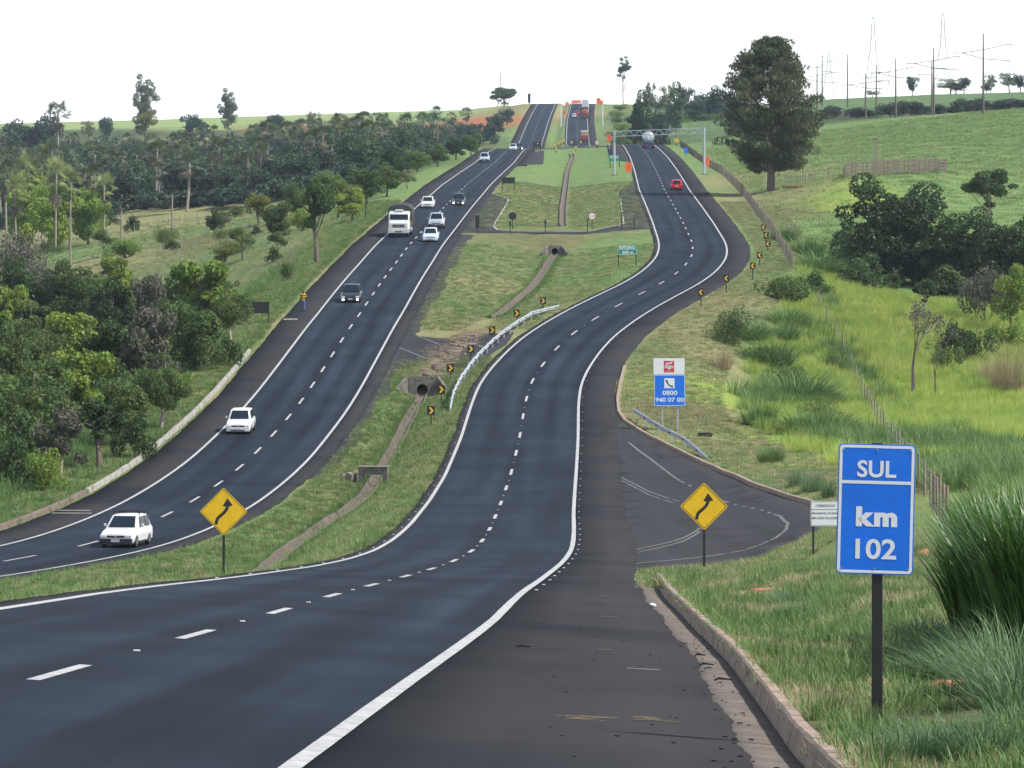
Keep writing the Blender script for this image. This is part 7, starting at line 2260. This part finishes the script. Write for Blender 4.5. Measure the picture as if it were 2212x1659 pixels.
# single big tussocks
TUS = {}
def big_tuft(key, seed, h, n, m, w, spread, lean, arch):
    TUS[key] = (tussock(key, seed, h, n, m, w, spread, lean, 6, arch), h)
big_tuft('blue_tussock', 350, 1.5, 330, G_BLUE, .02, 1.0, .75, .8)
big_tuft('green_tussock', 351, 2.2, 560, G_CANE, .075, 1.0, .16, .75)
big_tuft('dry_tussock', 352, 1.8, 300, G_DRY, .018, 1.0, .6, .35)
big_tuft('field_tussock', 353, 2.2, 620, G_FIELD, .045, 2.2, .75, .75)
def tuft(key, loc, s, sx, label, name='grass_tussock', group=None):
    me, h = TUS[key]
    o = tag(link(name, me, None, loc), label, 'grass tuft', group)
    o.scale = (sx, sx, s); o.rotation_euler = (0, 0, random.uniform(0, 6.28))
    return o
for i, (px, b, t, w, kk) in enumerate([(1720, 872, 790, 130, 'field_tussock'), (1765, 938, 875, 120, 'field_tussock'), (1660, 790, 725, 90, 'field_tussock'), (1620, 735, 690, 70, 'field_tussock'), (1640, 920, 860, 60, 'field_tussock'), (1665, 1000, 955, 45, 'field_tussock'), (1755, 1062, 1005, 90, 'blue_tussock'), (1720, 1050, 1003, 70, 'blue_tussock'), (1790, 1075, 1025, 60, 'blue_tussock'), (1745, 555, 500, 60, 'field_tussock'), (1770, 590, 535, 70, 'field_tussock'), (1695, 520, 485, 45, 'field_tussock'), (1700, 705, 655, 70, 'field_tussock'), (1690, 735, 690, 60, 'field_tussock'), (1560, 800, 740, 70, 'dry_tussock'), (2190, 850, 725, 80, 'dry_tussock'), (2160, 850, 735, 70, 'dry_tussock'), (2130, 830, 760, 50, 'dry_tussock'), (2075, 775, 730, 40, 'dry_tussock')]):
    p = hit(px, b); k = p.y / F
    tuft(kk, p, (b - t) * k / TUS[kk][1], w * k / 2.2, {0: 'largest dark rank grass clump in the right-hand hollow', 1: 'dark grass clump nearest below the largest one', 2: 'grass clump left above the largest one', 3: 'grass clump beside the feathery verge shrub', 4: 'small grass clump in the bright grass near the tyre', 5: 'small dark clump above the side road', 6: 'bluish tuft behind the white stream sign', 7: 'bluish tuft left of the one behind the stream sign', 8: 'bluish tuft right of the stream sign top', 9: 'tall clump beside the grey post fence', 10: 'tall clump at the lower end of the grey post fence', 11: 'small clump near the upper chevrons', 12: 'clump left of the wire fence head', 13: 'low clump by the wire fence head', 14: 'greyish dry clump below the feathery shrub', 15: 'tallest straw-dry clump at the right edge', 16: 'straw-dry clump left of the tallest one', 17: 'small straw-dry clump by the leafless trees', 18: 'tiny straw-dry clump behind the leafless trees'}[i])
for px, b, t, w, kk, lb in ((1700, 850, 765, 110, 'broom', 'rounded dark shrub among the rank grass right of the phone sign'), (1765, 915, 850, 95, 'broom', 'smaller rounded shrub below the one right of the phone sign'), (1655, 790, 735, 80, 'bush0', 'rounded leafy shrub on the slope above the phone sign'), (1800, 800, 750, 70, 'broom', 'rounded shrub touching the wire fence in the hollow')):
    tree_px(kk, px, b, t, w, name='shrub', label=lb, cat='shrub')
# cane-like thicket and arching tufts in the right foreground
for i, (px, b, s, sx) in enumerate([(2135, 1395, 1.0, .7), (2170, 1400, 1.05, .75), (2205, 1410, 1.1, .8), (2240, 1425, 1.1, .8), (2280, 1420, 1.15, .8), (2150, 1360, 1.0, .7), (2205, 1365, 1.1, .7), (2255, 1365, 1.1, .7), (2115, 1370, .8, .6)]):
    p = hit(px, b); k = p.y / F
    top = {0: 1090, 8: 1130}.get(i, 1045)
    tuft('green_tussock', p, (b - top) * k / 2.35, sx * (p.y / 50), 'dark broad-bladed cane grass clump at the right edge', 'cane_grass', 'cane grass thicket at the right edge')
for i, (px, b, t) in enumerate([(2150, 1490, 1330), (2200, 1510, 1300), (2090, 1450, 1340), (2030, 1420, 1335), (1985, 1395, 1325), (2225, 1550, 1380), (2060, 1460, 1385)]):
    p = hit(px, b); k = p.y / F
    s = (b - t) * k / 1.45
    tuft('blue_tussock', p, s, max(s, .75), 'arching blue-green grass tuft in front of the cane thicket', 'arching_grass', 'arching grass tufts at the right edge')
for i, (px, b) in enumerate([(2060, 1640), (2120, 1650), (1990, 1655), (1700, 1310), (2190, 1600), (1720, 1335)]):
    p = hit(px, b)
    tuft('blue_tussock', p, .28, .5, ('leafy green tuft at the bottom edge right of the sign post', 'leafy green tuft near the bottom right', 'green tuft at the foot of the sign post', 'bright tuft on the verge behind the kerb', 'tuft at the right edge on the verge', 'second bright tuft on the verge')[i])
# bare red earth showing through the verge
for i, (px, b, w, hh_) in enumerate([(2160, 1500, 70, 10), (2050, 1478, 50, 9), (2028, 1560, 16, 5), (1655, 1275, 40, 5), (2150, 1480, 50, 6), (1995, 1195, 14, 12)]):
    drape('bare_soil', M_SOILRED, [(px + w * math.cos(t) * (1 + .25 * math.sin(3 * t + i)), b + hh_ * math.sin(t) * (1 + .2 * math.cos(2 * t))) for t in np.linspace(0, 6.283, 13)[:-1]], .012)

# ------------------------------------------------------------------ air
hz = MB().box(-3900, 3900, -200, 4700, -45, 115).build('haze', None)
hm = bpy.data.materials.new('haze')
hm.use_nodes = True
hm.node_tree.nodes.clear()
ho = hm.node_tree.nodes.new('ShaderNodeOutputMaterial')
hv = hm.node_tree.nodes.new('ShaderNodeVolumePrincipled')
hv.inputs['Color'].default_value = (.66, .82, 1.0, 1)
hv.inputs['Density'].default_value = 0.00007
hv.inputs['Anisotropy'].default_value = 0.2
hm.node_tree.links.new(hv.outputs[0], ho.inputs['Volume'])
hz.data.materials.append(hm)
tag(hz, kind='stuff')
